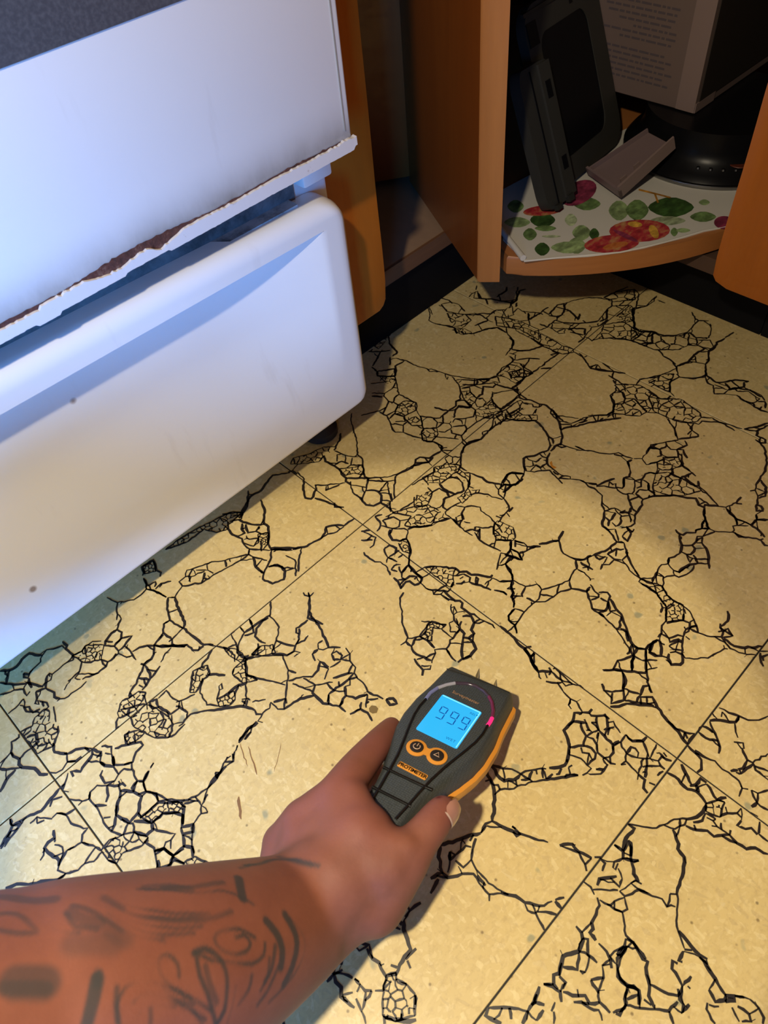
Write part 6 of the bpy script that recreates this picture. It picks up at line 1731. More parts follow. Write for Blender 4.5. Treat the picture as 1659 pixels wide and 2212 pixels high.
arc = [(-40.5, -20.4), (-34.5, -20.6), (-27, -18.8), (-21, -15.4), (-16, -11.2), (-11.8, -4.5), (-10.4, 1.5), (-11.6, 8.2), (-14.5, 13.2), (-18.4, 17.2), (-25.4, 21.2), (-31, 22.9), (-35.2, 23.3), (-38.5, 23.2)]
for nm, a, b, m_ in (('scale_arc', 0, 2, 'arc_blue'), ('scale_arc', 2, 4, 'arc_pale'), ('scale_arc', 4, 8, 'arc_dark'), ('scale_arc', 8, 11, 'arc_plum'), ('scale_arc', 11, 13, 'arc_red')): bd(arc[a:b + 1], 1.0, M[m_], nm)
iw = MW.inverted()
for vv, wp in ((-2.5, (-.0385, -.1640, .0004)), (11.0, (-.0368, -.1790, .0004))):
    e = iw @ Vector(wp); s = Vector(q(-4, vv, -17)); tube('pin', [s, s.lerp(e, .75), e], [.0011, .0011, .0002], M['steel'], mm, 8, True)
    tube('pin_collar', [s, s.lerp(e, .30)], .0022, M['groove'], mm, 10, True)

# ---------------------------------------------------------------- arm and hand: one continuous skin
CH = json.loads('''{"forearm":[[-0.44671,-0.16205,0.215,0.08081],[-0.38404,-0.18139,0.181,0.06685],[-0.34924,-0.19137,0.162,0.05742],[-0.33091,-0.19618,0.152,0.0535],[-0.30448,-0.20258,0.132,0.04687],[-0.27177,-0.20828,0.1,0.03968],[-0.2397,-0.2132,0.071,0.03107],[-0.2249,-0.21761,0.067,0.02658]],"wrist":[[-0.23147,-0.21499,0.07,0.02784],[-0.21988,-0.21486,0.073,0.0265],[-0.21041,-0.21176,0.079,0.02455],[-0.20066,-0.20674,0.084,0.02016]],"meta_a":[[-0.21644,-0.22311,0.072,0.02339],[-0.20101,-0.20637,0.084,0.01815],[-0.18845,-0.18524,0.085,0.01278]],"meta_b":[[-0.22428,-0.21291,0.071,0.02454],[-0.21682,-0.19167,0.076,0.01742],[-0.20922,-0.17795,0.076,0.01311]],"meta_c":[[-0.22763,-0.19882,0.06,0.02123],[-0.22809,-0.18389,0.062,0.01784],[-0.22382,-0.173,0.06,0.01284]],"dorsum":[[-0.1883,-0.18489,0.084,0.01255],[-0.19936,-0.18171,0.08,0.01308],[-0.20998,-0.17856,0.075,0.01311],[-0.2181,-0.17569,0.067,0.01271],[-0.22514,-0.17456,0.06,0.01227]],"dorsum2":[[-0.19775,-0.19918,0.084,0.01632],[-0.20909,-0.19438,0.08,0.01635],[-0.22132,-0.18847,0.071,0.01602]],"index":[[-0.18845,-0.18524,0.085,0.01278],[-0.17048,-0.17993,0.079,0.01133],[-0.15287,-0.17445,0.068,0.0101],[-0.13706,-0.16876,0.055,0.00877],[-0.12691,-0.16444,0.046,0.00721]],"thumb":[[-0.2099,-0.23195,0.068,0.02048],[-0.19483,-0.2338,0.076,0.01644],[-0.1826,-0.23468,0.082,0.0137],[-0.17171,-0.23411,0.083,0.01106],[-0.16306,-0.23361,0.082,0.01042],[-0.15376,-0.23193,0.079,0.00956],[-0.15037,-0.23124,0.077,0.00859]],"web":[[-0.18392,-0.19207,0.086,0.0122],[-0.18947,-0.20884,0.09,0.01156],[-0.18947,-0.22354,0.091,0.0106],[-0.18253,-0.23237,0.088,0.01062]],"web2":[[-0.19792,-0.20345,0.086,0.01719],[-0.19991,-0.22238,0.085,0.01828],[-0.19524,-0.23278,0.079,0.01636]],"web3":[[-0.19772,-0.21538,0.089,0.01487],[-0.19384,-0.23054,0.087,0.01373]],"carpal":[[-0.26283,-0.2085,0.09,0.03736],[-0.23629,-0.2118,0.081,0.0287],[-0.21271,-0.21348,0.081,0.02634],[-0.19559,-0.21076,0.085,0.02113]],"middle":[[-0.20904,-0.17724,0.074,0.01317],[-0.18324,-0.17085,0.05,0.00961],[-0.15832,-0.16981,0.028,0.00898],[-0.14432,-0.18049,0.02,0.00789]],"ring":[[-0.22352,-0.17123,0.055,0.01244],[-0.20446,-0.16329,0.03,0.00925],[-0.17946,-0.17304,0.019,0.00862],[-0.16462,-0.18526,0.016,0.00747]],"little":[[-0.22657,-0.17084,0.05,0.01088],[-0.20902,-0.16477,0.024,0.00813],[-0.1901,-0.1751,0.016,0.00739],[-0.18047,-0.18605,0.013,0.00651]]}''')
V, F = [], []
for cn, pts in CH.items():
    P = [Vector(p) for p in [tuple(x) for x in [p[:3] for p in pts]]]; Rr = [p[3] for p in pts]; n = len(P); ring = []
    for i in range(n - 1):
        p0, p1, p2, p3 = P[max(0, i - 1)], P[i], P[i + 1], P[min(n - 1, i + 2)]; r0, r1, r2, r3 = Rr[max(0, i - 1)], Rr[i], Rr[i + 1], Rr[min(n - 1, i + 2)]
        for s in range(8):
            t = s / 8; h = lambda a, b, c, d: .5 * ((2 * b) + (-a + c) * t + (2 * a - 5 * b + 4 * c - d) * t * t + (-a + 3 * b - 3 * c + d) * t ** 3)
            ring.append((h(p0, p1, p2, p3), h(r0, r1, r2, r3)))
    ring.append((P[-1], Rr[-1]))
    t0 = (ring[1][0] - ring[0][0]).normalized(); t1 = (ring[-1][0] - ring[-2][0]).normalized()
    capA = [(ring[0][0] - t0 * ring[0][1] * math.sin(a), ring[0][1] * math.cos(a)) for a in (1.45, 1.2, .9, .6, .3)]
    capB = [(ring[-1][0] + t1 * ring[-1][1] * math.sin(a), ring[-1][1] * math.cos(a)) for a in (.3, .6, .9, 1.2, 1.45)]
    if cn == 'forearm': capA = []
    rg_ = capA + ring + capB; v, f = tube_data([a for a, b in rg_], [b for a, b in rg_], 28)
    o = len(V); V += v; F += [tuple(o + i for i in q_) for q_ in f]
me = bpy.data.meshes.new('arm_cage'); me.from_pydata([tuple(v) for v in V], [], F)
to = bpy.data.objects.new('arm_cage', me); COL.objects.link(to)
rm = to.modifiers.new('r', 'REMESH'); rm.mode = 'VOXEL'; rm.voxel_size = .0013
sm = to.modifiers.new('s', 'SMOOTH'); sm.factor = .5; sm.iterations = 55
am = bpy.data.meshes.new_from_object(to.evaluated_get(bpy.context.evaluated_depsgraph_get())); bpy.data.objects.remove(to); bpy.data.meshes.remove(me)
am.name = 'person'
co = np.empty(len(am.vertices) * 3, np.float32); am.vertices.foreach_get('co', co); co = co.reshape(-1, 3)
nr = np.empty(len(am.vertices) * 3, np.float32); am.vertices.foreach_get('normal', nr); nr = nr.reshape(-1, 3)
def segd(x, p):
    if len(p) == 1: return np.sqrt(((x - p[0]) ** 2).sum(1))
    best = np.full(len(x), 9., np.float32)
    for a, b in zip(p[:-1], p[1:]):
        ab = b - a; t = np.clip(((x - a) @ ab) / (ab @ ab + 1e-12), 0, 1); best = np.minimum(best, np.sqrt(((x - a - t[:, None] * ab) ** 2).sum(1)))
    return best
INK = json.loads('''[[0.0016,0.92,[[-0.2467,-0.1905,0.1261],[-0.2451,-0.1908,0.1239],[-0.2436,-0.1914,0.1225],[-0.2415,-0.192,0.1202],[-0.2394,-0.1922,0.1168],[-0.2374,-0.1917,0.1118],[-0.2353,-0.1919,0.1086],[-0.2335,-0.1926,0.1067],[-0.2317,-0.1937,0.1059],[-0.2304,-0.195,0.1057],[-0.2291,-0.1961,0.1053],[-0.2279,-0.1978,0.1054],[-0.2268,-0.1996,0.1058],[-0.2253,-0.2029,0.1071],[-0.2237,-0.2059,0.1077],[-0.2225,-0.2085,0.1081],[-0.2212,-0.2109,0.1082]]],[0.00195,0.625,[[-0.2315,-0.1901,0.1022],[-0.2306,-0.1928,0.1042],[-0.2297,-0.1951,0.1052],[-0.2285,-0.1978,0.1059],[-0.2273,-0.2003,0.1062],[-0.2262,-0.2025,0.107],[-0.2251,-0.2047,0.1076],[-0.2242,-0.2062,0.1078],[-0.2234,-0.2078,0.1081]]],[0.00113,0.625,[[-0.2496,-0.1913,0.1311],[-0.2458,-0.1913,0.1253],[-0.2419,-0.1919,0.1207]]],[0.0024,0.92,[[-0.2529,-0.1973,0.1391],[-0.2533,-0.1987,0.1402],[-0.2538,-0.1999,0.1411],[-0.2544,-0.2014,0.1422],[-0.255,-0.203,0.1433],[-0.2555,-0.2044,0.1441],[-0.2561,-0.2058,0.1448],[-0.2566,-0.2068,0.1453],[-0.257,-0.2079,0.1458]]],[0.00079,0.75,[[-0.2853,-0.183,0.1769],[-0.2839,-0.1841,0.1751],[-0.2824,-0.1854,0.1737],[-0.2804,-0.1873,0.172],[-0.2783,-0.189,0.1701],[-0.2764,-0.1906,0.1682],[-0.2744,-0.1924,0.1667],[-0.2722,-0.1943,0.1652],[-0.2701,-0.196,0.1635],[-0.2678,-0.1973,0.1608],[-0.2654,-0.1986,0.1579],[-0.2633,-0.1995,0.1545],[-0.2612,-0.2006,0.1514],[-0.26,-0.2022,0.1501],[-0.2589,-0.2037,0.1485],[-0.2581,-0.2053,0.1475],[-0.2574,-0.2068,0.1464],[-0.2567,-0.2084,0.1453],[-0.256,-0.2099,0.1442],[-0.2556,-0.2111,0.1434],[-0.2552,-0.2123,0.1427]]],[0.00133,0.6000000000000001,[[-0.2959,-0.1807,0.1895],[-0.2947,-0.1837,0.1895],[-0.2936,-0.1865,0.1892],[-0.2921,-0.19,0.1886],[-0.2907,-0.1932,0.1874],[-0.2892,-0.1957,0.1857],[-0.2877,-0.198,0.1836],[-0.286,-0.1999,0.181],[-0.2842,-0.202,0.1786],[-0.282,-0.2038,0.1759],[-0.2798,-0.2056,0.1732],[-0.2773,-0.207,0.1703],[-0.2748,-0.2087,0.1678],[-0.2717,-0.2098,0.1649],[-0.2687,-0.2107,0.1612],[-0.2662,-0.2111,0.1579],[-0.2637,-0.2112,0.1538]]],[0.00093,0.625,[[-0.2967,-0.1885,0.1925],[-0.2958,-0.1911,0.1921],[-0.295,-0.1935,0.1916],[-0.2938,-0.1965,0.1906],[-0.2926,-0.1994,0.1893],[-0.2913,-0.2016,0.1876],[-0.29,-0.2038,0.1858],[-0.2885,-0.2056,0.1835],[-0.2871,-0.2073,0.1809],[-0.285,-0.2086,0.1779],[-0.2829,-0.2101,0.1752],[-0.2811,-0.211,0.173],[-0.2792,-0.212,0.1708]]],[0.00086,0.675,[[-0.2925,-0.1852,0.1877],[-0.2911,-0.1874,0.1868],[-0.2898,-0.1895,0.1858],[-0.2881,-0.192,0.1841],[-0.2865,-0.1944,0.182],[-0.285,-0.1962,0.1798],[-0.2835,-0.1982,0.1778],[-0.2817,-0.2,0.1758],[-0.2799,-0.2019,0.1738],[-0.2772,-0.2035,0.1707],[-0.2744,-0.2053,0.168],[-0.272,-0.2066,0.1657],[-0.2695,-0.2079,0.1631]]],[0.00252,0.5249999999999999,[[-0.2828,-0.1842,0.1738],[-0.2813,-0.185,0.1721],[-0.2798,-0.1858,0.1705],[-0.2779,-0.187,0.1686],[-0.2759,-0.1881,0.1667],[-0.2743,-0.1897,0.1656],[-0.2726,-0.1913,0.1646],[-0.2714,-0.1925,0.1638],[-0.2702,-0.1937,0.1629]]],[0.00193,0.5249999999999999,[[-0.2946,-0.1799,0.1881],[-0.2937,-0.1831,0.1883],[-0.2928,-0.1861,0.1883],[-0.2919,-0.189,0.188]]],[0.00086,0.875,[[-0.283,-0.2185,0.1716],[-0.2825,-0.2196,0.1704],[-0.282,-0.2207,0.1692],[-0.2811,-0.2221,0.1678],[-0.2803,-0.2236,0.1664],[-0.2791,-0.2248,0.1648],[-0.2779,-0.2259,0.1629],[-0.2766,-0.227,0.1608],[-0.2753,-0.228,0.1586],[-0.2741,-0.2292,0.1561],[-0.2729,-0.2302,0.1531],[-0.2717,-0.231,0.1502],[-0.2704,-0.2318,0.1475],[-0.269,-0.2319,0.1457],[-0.2676,-0.232,0.1439],[-0.2663,-0.2316,0.1428],[-0.265,-0.2313,0.1416],[-0.264,-0.2305,0.1414],[-0.263,-0.2297,0.141],[-0.2623,-0.2289,0.1411],[-0.2616,-0.2281,0.1411]]],[0.00092,0.875,[[-0.2632,-0.2245,0.1462],[-0.2637,-0.2231,0.1478],[-0.2642,-0.2218,0.1493],[-0.2649,-0.2203,0.1513],[-0.2657,-0.2188,0.1532],[-0.2669,-0.2182,0.1556],[-0.2681,-0.2175,0.1577],[-0.2693,-0.2172,0.1596],[-0.2706,-0.2168,0.1613],[-0.2716,-0.2169,0.1624],[-0.2727,-0.2169,0.1634],[-0.2734,-0.2174,0.1639],[-0.2742,-0.2178,0.1645],[-0.2746,-0.2188,0.1643],[-0.275,-0.2198,0.1641],[-0.2749,-0.221,0.1635],[-0.2749,-0.2221,0.1628],[-0.2745,-0.2233,0.1616],[-0.2741,-0.2244,0.1604],[-0.2734,-0.2253,0.1589],[-0.2727,-0.2262,0.1574],[-0.2719,-0.2267,0.1556],[-0.271,-0.2271,0.1539],[-0.27,-0.2272,0.1524],[-0.2691,-0.2273,0.1509],[-0.2682,-0.227,0.15],[-0.2673,-0.2267,0.1492],[-0.2666,-0.2262,0.1489],[-0.2659,-0.2256,0.1485],[-0.2656,-0.2246,0.149],[-0.2654,-0.2237,0.1494],[-0.2655,-0.2228,0.1502],[-0.2656,-0.222,0.151],[-0.2663,-0.2217,0.152],[-0.2669,-0.2214,0.1532],[-0.2676,-0.2214,0.1543],[-0.2682,-0.2213,0.1553]]],[0.00133,0.92,[[-0.2836,-0.2185,0.1721],[-0.2826,-0.2185,0.1712],[-0.2817,-0.2185,0.1702],[-0.2806,-0.2188,0.169],[-0.2795,-0.2192,0.1682],[-0.2788,-0.2202,0.1672],[-0.2781,-0.2212,0.1661],[-0.2777,-0.2225,0.1651],[-0.2773,-0.2238,0.1641],[-0.2774,-0.2252,0.1629],[-0.2775,-0.2266,0.1619],[-0.2779,-0.2281,0.1611],[-0.2783,-0.2295,0.1602],[-0.2791,-0.2307,0.1597],[-0.2798,-0.232,0.1591],[-0.2809,-0.2332,0.1587],[-0.2819,-0.2343,0.1582],[-0.2834,-0.2358,0.1577],[-0.2848,-0.2371,0.1571],[-0.2864,-0.2383,0.1566],[-0.288,-0.2394,0.1561],[-0.2895,-0.2399,0.1564],[-0.2909,-0.2404,0.1565],[-0.292,-0.2405,0.1569],[-0.2931,-0.2407,0.1572]]],[0.00114,0.875,[[-0.2837,-0.2204,0.1712],[-0.2844,-0.2215,0.1711],[-0.2851,-0.2227,0.1709],[-0.2859,-0.2243,0.1704],[-0.2867,-0.2259,0.1699],[-0.2872,-0.2275,0.1689],[-0.2878,-0.2291,0.1679],[-0.2884,-0.2309,0.1665],[-0.289,-0.2327,0.1651],[-0.2902,-0.2349,0.1633],[-0.2913,-0.237,0.1614],[-0.2924,-0.2387,0.1594],[-0.2935,-0.2404,0.1576]]],[0.00214,0.92,[[-0.2554,-0.2209,0.1391],[-0.2553,-0.2223,0.1382],[-0.2553,-0.2236,0.1372],[-0.2554,-0.2253,0.136],[-0.2555,-0.227,0.1347],[-0.2559,-0.2285,0.1338],[-0.2563,-0.23,0.1328],[-0.2571,-0.2315,0.1321],[-0.2578,-0.2329,0.1313],[-0.2592,-0.2342,0.1309],[-0.2605,-0.2355,0.1305],[-0.2617,-0.2365,0.1304],[-0.2628,-0.2374,0.1302]]],[0.00202,0.92,[[-0.2476,-0.2221,0.1285],[-0.2477,-0.2237,0.128],[-0.2479,-0.2252,0.1271],[-0.2483,-0.227,0.1262],[-0.2487,-0.2288,0.1251],[-0.2491,-0.2301,0.1244],[-0.2496,-0.2315,0.1236],[-0.2505,-0.2327,0.1232],[-0.2514,-0.234,0.1226],[-0.2533,-0.2354,0.1224],[-0.2551,-0.2368,0.1222],[-0.2572,-0.2381,0.1225],[-0.2593,-0.2394,0.1226],[-0.2614,-0.2403,0.1232],[-0.2634,-0.2411,0.1236],[-0.265,-0.2416,0.1241],[-0.2665,-0.2422,0.1246]]],[0.00076,0.75,[[-0.2469,-0.224,0.1268],[-0.2466,-0.2254,0.1257],[-0.2464,-0.2268,0.1245],[-0.2463,-0.2286,0.123],[-0.2463,-0.2303,0.1213],[-0.2468,-0.2319,0.12],[-0.2473,-0.2335,0.1187],[-0.2483,-0.235,0.1179],[-0.2493,-0.2365,0.117],[-0.2507,-0.2375,0.117],[-0.2521,-0.2386,0.1168],[-0.254,-0.2394,0.1173],[-0.2558,-0.2402,0.1176],[-0.2582,-0.2409,0.1185],[-0.2606,-0.2415,0.1193],[-0.2631,-0.2421,0.1209],[-0.2657,-0.2426,0.1225],[-0.2684,-0.243,0.1246],[-0.271,-0.2434,0.1266],[-0.2731,-0.2436,0.1284],[-0.2751,-0.2439,0.1301]]],[0.00082,0.75,[[-0.264,-0.2331,0.1383],[-0.265,-0.2342,0.138],[-0.2661,-0.2352,0.1378],[-0.2674,-0.2364,0.1376],[-0.2688,-0.2375,0.1371],[-0.2704,-0.2383,0.1376],[-0.2719,-0.239,0.1381],[-0.2732,-0.2395,0.1386],[-0.2744,-0.24,0.1391]]],[0.00104,0.75,[[-0.2637,-0.2369,0.1321],[-0.2657,-0.238,0.1327],[-0.2677,-0.239,0.1332],[-0.2701,-0.24,0.1339],[-0.2725,-0.2411,0.1344],[-0.2743,-0.2417,0.1353],[-0.2762,-0.2422,0.1362],[-0.2775,-0.2425,0.1369],[-0.2788,-0.2428,0.1375]]],[0.00077,0.8125,[[-0.3139,-0.2246,0.1941],[-0.3133,-0.2235,0.1946],[-0.3127,-0.2223,0.1951],[-0.3118,-0.2209,0.1955],[-0.311,-0.2196,0.1959],[-0.3097,-0.2187,0.1958],[-0.3085,-0.2177,0.1956],[-0.3072,-0.2172,0.1951],[-0.3058,-0.2167,0.1946],[-0.3045,-0.2169,0.1937],[-0.3031,-0.217,0.1928],[-0.3019,-0.2177,0.1916],[-0.3006,-0.2183,0.1904],[-0.2995,-0.2192,0.1888],[-0.2985,-0.2201,0.1873],[-0.2976,-0.2214,0.1855],[-0.2967,-0.2226,0.1836],[-0.2959,-0.2243,0.1814],[-0.2951,-0.2257,0.1788],[-0.2945,-0.2274,0.1759],[-0.2938,-0.2292,0.1734],[-0.2931,-0.2313,0.1704],[-0.2925,-0.2334,0.1673],[-0.292,-0.2351,0.1647],[-0.2915,-0.2367,0.162]]],[0.00078,0.8125,[[-0.3065,-0.2222,0.192],[-0.3058,-0.2219,0.1917],[-0.305,-0.2217,0.1914],[-0.304,-0.2217,0.1907],[-0.303,-0.2217,0.1901],[-0.302,-0.2225,0.1886],[-0.3009,-0.2233,0.1871],[-0.2999,-0.2245,0.1853],[-0.2989,-0.2257,0.1833],[-0.2981,-0.2274,0.1809],[-0.2974,-0.2289,0.1781],[-0.2968,-0.2305,0.1752],[-0.2962,-0.2321,0.1724],[-0.2958,-0.2338,0.1699],[-0.2953,-0.2354,0.1673],[-0.2951,-0.2366,0.1654],[-0.2948,-0.2377,0.1633]]],[0.00083,0.75,[[-0.2918,-0.2225,0.1775],[-0.2912,-0.2217,0.1776],[-0.2907,-0.2209,0.1776],[-0.2902,-0.2198,0.1778],[-0.2897,-0.2187,0.178],[-0.2896,-0.2176,0.1787],[-0.2895,-0.2164,0.1794],[-0.2897,-0.2155,0.1803],[-0.2899,-0.2146,0.1811],[-0.2904,-0.2143,0.1821],[-0.291,-0.214,0.183],[-0.2917,-0.2142,0.1837],[-0.2924,-0.2145,0.1845],[-0.2931,-0.2155,0.1848],[-0.2938,-0.2164,0.185],[-0.2944,-0.2177,0.1848],[-0.2949,-0.219,0.1845],[-0.2951,-0.2204,0.1837],[-0.2953,-0.2218,0.1829],[-0.2953,-0.2233,0.1816],[-0.2953,-0.2247,0.18],[-0.2949,-0.2263,0.1778],[-0.2946,-0.2279,0.1755],[-0.2942,-0.2292,0.1738],[-0.2937,-0.2305,0.172]]],[0.00078,0.75,[[-0.3074,-0.2261,0.1898],[-0.3063,-0.2261,0.1891],[-0.3052,-0.2261,0.1884],[-0.3039,-0.2263,0.1871],[-0.3026,-0.2265,0.1858],[-0.3014,-0.2275,0.1839],[-0.3002,-0.2284,0.1819],[-0.2993,-0.2293,0.1801],[-0.2984,-0.2301,0.1778]]],[0.00148,0.875,[[-0.304,-0.2271,0.1865],[-0.3054,-0.2289,0.1859],[-0.3069,-0.2306,0.1853]]],[0.00262,0.92,[[-0.3107,-0.2089,0.2009],[-0.3114,-0.2098,0.2011],[-0.3121,-0.2107,0.2014],[-0.3132,-0.2121,0.2018],[-0.3142,-0.2134,0.2021],[-0.3158,-0.2151,0.2024],[-0.3174,-0.2167,0.2027],[-0.3188,-0.2181,0.2028],[-0.3202,-0.2194,0.2029]]],[0.00139,0.875,[[-0.3096,-0.2073,0.2004],[-0.3107,-0.2089,0.2009],[-0.3118,-0.2104,0.2012]]],[0.00624,0.675,[[-0.3281,-0.1956,0.2175],[-0.3263,-0.197,0.2157],[-0.3246,-0.1985,0.2138],[-0.3227,-0.2001,0.2122]]],[0.00274,0.6000000000000001,[[-0.3312,-0.1954,0.2201],[-0.3296,-0.1967,0.2185],[-0.328,-0.1981,0.2167],[-0.3263,-0.1995,0.215],[-0.3247,-0.2008,0.2133],[-0.3229,-0.2024,0.2119]]],[0.00142,0.625,[[-0.324,-0.1659,0.2094],[-0.323,-0.1665,0.2087],[-0.322,-0.1671,0.2079],[-0.3209,-0.1683,0.2072],[-0.3198,-0.1695,0.2067],[-0.319,-0.1714,0.2067],[-0.3182,-0.1735,0.207],[-0.3177,-0.1755,0.2075],[-0.3173,-0.1775,0.2078],[-0.317,-0.1788,0.2079],[-0.3167,-0.1801,0.2081],[-0.3169,-0.1808,0.2083],[-0.3171,-0.1814,0.2086],[-0.3182,-0.1808,0.2092],[-0.3193,-0.1802,0.2098],[-0.3206,-0.1793,0.2107],[-0.3219,-0.1783,0.2118],[-0.3229,-0.1771,0.2125],[-0.3239,-0.1758,0.2133],[-0.3247,-0.1747,0.2138],[-0.3254,-0.1736,0.2142]]],[0.00263,0.5249999999999999,[[-0.3064,-0.1802,0.1988],[-0.306,-0.1818,0.1986],[-0.3055,-0.1833,0.1984],[-0.3048,-0.185,0.198],[-0.3042,-0.1867,0.1976],[-0.3032,-0.1879,0.1971],[-0.3023,-0.1891,0.1967],[-0.3015,-0.1898,0.1963],[-0.3007,-0.1906,0.1958]]],[0.00314,0.6000000000000001,[[-0.3232,-0.1547,0.1998],[-0.3219,-0.1562,0.1996],[-0.3206,-0.1576,0.1993],[-0.3188,-0.1597,0.1992],[-0.3168,-0.162,0.1995],[-0.3146,-0.1642,0.1991],[-0.3125,-0.1663,0.1985],[-0.3107,-0.1678,0.1977],[-0.309,-0.1693,0.1967]]],[0.00444,0.375,[[-0.3104,-0.1936,0.2044],[-0.3087,-0.195,0.2027],[-0.3069,-0.1963,0.2008],[-0.3052,-0.1976,0.199],[-0.3033,-0.1993,0.1978],[-0.3015,-0.2009,0.1965]]],[0.00384,0.375,[[-0.2989,-0.1959,0.195],[-0.2979,-0.1989,0.1941],[-0.2968,-0.2019,0.193]]],[0.00073,0.75,[[-0.2955,-0.2338,0.1696],[-0.296,-0.236,0.1669],[-0.2964,-0.2382,0.1639]]],[0.00078,0.625,[[-0.2797,-0.2358,0.154],[-0.2807,-0.2367,0.1538],[-0.2817,-0.2375,0.1536],[-0.2831,-0.2385,0.1533],[-0.2845,-0.2396,0.1529],[-0.2861,-0.2405,0.1527],[-0.2877,-0.2414,0.1524],[-0.289,-0.2421,0.1522],[-0.2904,-0.2427,0.1518]]],[0.00152,0.625,[[-0.2834,-0.2244,0.1679],[-0.284,-0.2257,0.1675],[-0.2846,-0.2269,0.167],[-0.2854,-0.2284,0.1663],[-0.2861,-0.23,0.1655],[-0.2867,-0.2316,0.1643],[-0.2873,-0.2332,0.1631],[-0.2877,-0.2345,0.1621],[-0.2881,-0.2357,0.161]]],[0.00148,0.625,[[-0.305,-0.1779,0.1962],[-0.3039,-0.1796,0.1955],[-0.3028,-0.1813,0.1951],[-0.3013,-0.184,0.195],[-0.3,-0.1865,0.1947],[-0.2988,-0.1898,0.1944],[-0.2976,-0.1931,0.194],[-0.2968,-0.1957,0.1934],[-0.296,-0.1982,0.1926]]],[0.00128,0.625,[[-0.3073,-0.1804,0.1998],[-0.3074,-0.1821,0.2005],[-0.3075,-0.1838,0.2009],[-0.3073,-0.1857,0.201],[-0.3071,-0.1876,0.201],[-0.306,-0.1889,0.1999],[-0.3049,-0.1903,0.1987],[-0.3038,-0.1915,0.1981],[-0.3026,-0.1927,0.1974]]],[0.00084,0.625,[[-0.2954,-0.1879,0.1914],[-0.2944,-0.1905,0.1908],[-0.2933,-0.1929,0.19],[-0.2918,-0.1959,0.1886],[-0.2903,-0.1988,0.1869],[-0.2886,-0.2012,0.1845],[-0.2868,-0.2034,0.1818],[-0.2849,-0.2052,0.1787],[-0.2829,-0.2073,0.1761],[-0.2808,-0.2085,0.1736],[-0.2787,-0.2097,0.171],[-0.277,-0.2105,0.1692],[-0.2753,-0.2113,0.1677]]],[0.00084,0.625,[[-0.2962,-0.1848,0.1914],[-0.2948,-0.1871,0.1906],[-0.2933,-0.1894,0.1897],[-0.2914,-0.1922,0.1881],[-0.2895,-0.1948,0.1861],[-0.2875,-0.1972,0.1834],[-0.2856,-0.1995,0.1804],[-0.2833,-0.2017,0.1776],[-0.281,-0.2039,0.1748],[-0.2781,-0.2052,0.1714],[-0.275,-0.2067,0.1683],[-0.2724,-0.2076,0.166],[-0.2699,-0.2084,0.1633]]],[0.00092,0.625,[[-0.2977,-0.1908,0.1937],[-0.297,-0.1932,0.1933],[-0.2964,-0.1955,0.1931],[-0.2953,-0.1983,0.1921],[-0.2944,-0.201,0.191],[-0.2927,-0.2035,0.1889],[-0.291,-0.2058,0.1864],[-0.2895,-0.2075,0.1841],[-0.2881,-0.2091,0.1815]]],[0.00072,0.75,[[-0.2972,-0.2234,0.1836],[-0.2972,-0.2245,0.1826],[-0.2972,-0.2256,0.1816],[-0.2971,-0.2269,0.1799],[-0.297,-0.2282,0.1783],[-0.2963,-0.2294,0.176],[-0.2957,-0.2305,0.1737],[-0.295,-0.2314,0.172],[-0.2943,-0.2324,0.1703]]],[0.00104,0.75,[[-0.3078,-0.215,0.1965],[-0.3086,-0.216,0.1965],[-0.3094,-0.2169,0.1964],[-0.3103,-0.2181,0.1963],[-0.3113,-0.2193,0.1961],[-0.3121,-0.2206,0.1958],[-0.3129,-0.2218,0.1954],[-0.3135,-0.2228,0.1951],[-0.3141,-0.2238,0.1947]]],[0.001,0.75,[[-0.2732,-0.235,0.1466],[-0.2741,-0.2357,0.1465],[-0.275,-0.2364,0.1462],[-0.2762,-0.2373,0.1463],[-0.2775,-0.2382,0.1465],[-0.279,-0.2389,0.1474],[-0.2805,-0.2396,0.1482],[-0.2818,-0.2401,0.1491],[-0.2831,-0.2405,0.1498]]],[0.00126,0.8125,[[-0.2593,-0.2307,0.1355],[-0.2607,-0.232,0.1356],[-0.262,-0.2333,0.1357],[-0.2637,-0.2347,0.1358],[-0.2654,-0.236,0.1358],[-0.267,-0.2368,0.1362],[-0.2686,-0.2376,0.1368],[-0.2698,-0.238,0.1374],[-0.2711,-0.2385,0.138]]],[0.0009,0.625,[[-0.3136,-0.1776,0.2051],[-0.3132,-0.1794,0.2053],[-0.3129,-0.1813,0.2054],[-0.3123,-0.1834,0.2053],[-0.3117,-0.1854,0.2051],[-0.3105,-0.1869,0.2042],[-0.3094,-0.1884,0.2033],[-0.3083,-0.1894,0.2023],[-0.3073,-0.1903,0.2013]]],[0.0017,0.6000000000000001,[[-0.2779,-0.1877,0.169],[-0.2759,-0.1888,0.1671],[-0.2739,-0.1899,0.1654],[-0.2713,-0.1915,0.1634],[-0.2687,-0.1929,0.1609],[-0.2661,-0.194,0.1577],[-0.2634,-0.1949,0.1536],[-0.2613,-0.1957,0.1506],[-0.2592,-0.1966,0.1478]]]]''')
ink = np.zeros(len(co), np.float32)
for rad, dk, pts in INK:
    p = np.array(pts, np.float32); lo_, hi_ = p.min(0) - rad * 2.2, p.max(0) + rad * 2.2
    idx = np.where(((co > lo_) & (co < hi_)).all(1))[0]
    if not len(idx): continue
    d = segd(co[idx], p); sft = max(rad * .55, .0016) if dk > .45 else rad * 1.1
    s = np.clip((rad + sft * .5 - d) / sft, 0, 1); s = s * s * (3 - 2 * s) * dk; ink[idx] = 1 - (1 - ink[idx]) * (1 - s)
def flush(pts, r):
    d = np.sqrt(((co[:, None, :] - np.array(pts)[None]) ** 2).sum(2)).min(1); return np.clip(1 - d / r, 0, 1)
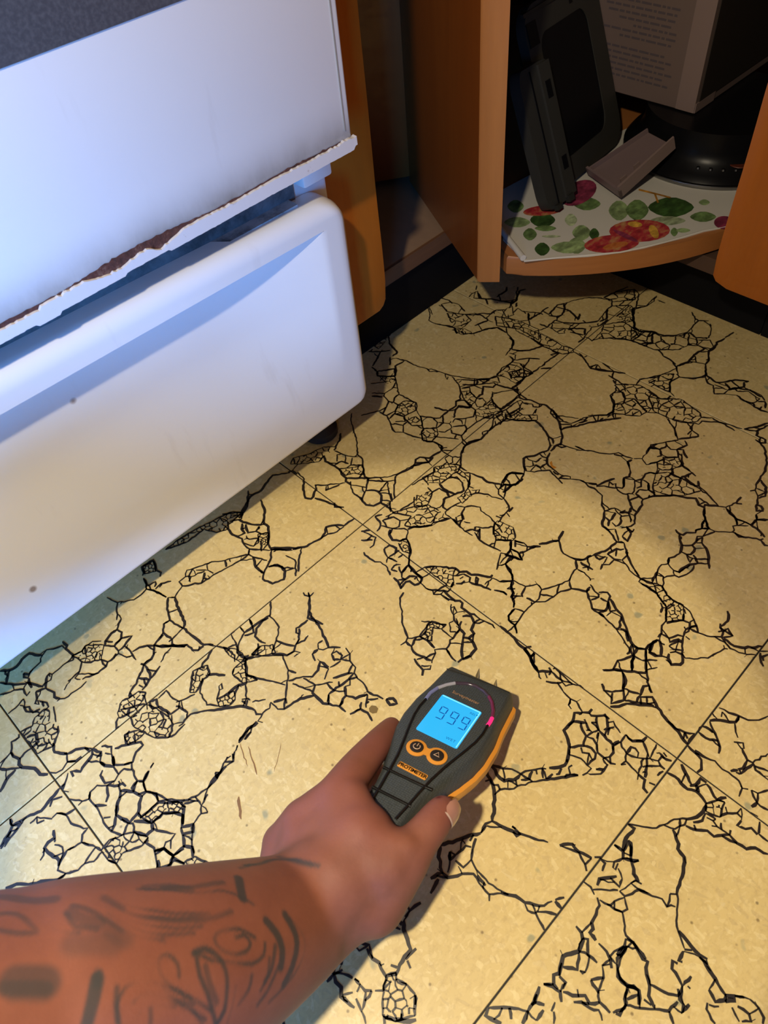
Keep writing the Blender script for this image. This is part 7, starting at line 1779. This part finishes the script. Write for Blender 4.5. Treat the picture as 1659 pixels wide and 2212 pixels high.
FL = flush([CH['index'][0][:3], CH['index'][2][:3], CH['meta_b'][2][:3], CH['meta_c'][2][:3], CH['index'][4][:3], CH['thumb'][6][:3], CH['web'][1][:3]], .026) * .75
FL += flush([CH['forearm'][3][:3], CH['forearm'][4][:3], CH['forearm'][2][:3]], .10) * .45
cut = np.clip(1.6 - np.sqrt(((co - np.array([-0.1481, -0.226, 0.0842])[None]) ** 2).sum(1)) / .0016, 0, 1)
for nm, arr in (('ink', ink), ('cut', cut), ('flush', np.clip(FL, 0, 1))):
    at = am.attributes.new(nm, 'FLOAT', 'POINT'); at.data.foreach_set('value', arr.astype(np.float32))
am.materials.clear(); am.materials.append(M['skin'])
ps = link('person', am, None, 180); tag(ps, 'bare tattooed left forearm and hand reaching in from the lower left, gripping the meter', 'person')
# thumbnail, following the curve of the thumb tip
a, b = Vector(CH['thumb'][4][:3]), Vector(CH['thumb'][6][:3]); tr = CH['thumb'][5][3]; ax = (b - a).normalized()
camd = (Vector(CC) - b).normalized(); sd = ax.cross(camd).normalized()
up_ = (camd * .78 + sd * .62); up_ = (up_ - ax * up_.dot(ax)).normalized(); s2_ = ax.cross(up_)
cen = Vector(CH['thumb'][5][:3])
def nailgrid(l0, l1, w_, lift, n=10):
    v, f = [], []
    for i in range(n + 1):
        t = i / n; l = l0 + (l1 - l0) * t
        ww = w_ * (1 - .25 * max(0, t - .6) / .4 - .35 * max(0, .25 - t) / .25)
        for j in range(n + 1):
            aa = (j / n - .5) * 2 * ww; drop = tr * (1 - math.sqrt(max(0, 1 - max(0, (l - .002) / (tr * 1.35)) ** 2))) if l > .002 else 0
            v.append(cen + ax * l + (up_ * math.cos(aa) + s2_ * math.sin(aa)) * (tr * lift - drop * .85))
    for i in range(n):
        for j in range(n): f.append((i * (n + 1) + j, i * (n + 1) + j + 1, (i + 1) * (n + 1) + j + 1, (i + 1) * (n + 1) + j))
    return v, f
v, f = nailgrid(-.0036, .0086, .72, 1.030); nl = obj('thumbnail', v, f, M['nail'], ps, None, 60)
v, f = nailgrid(-.0042, -.0030, .60, 1.036); obj('cuticle', v, f, M['nail_edge'], nl, None, 60)
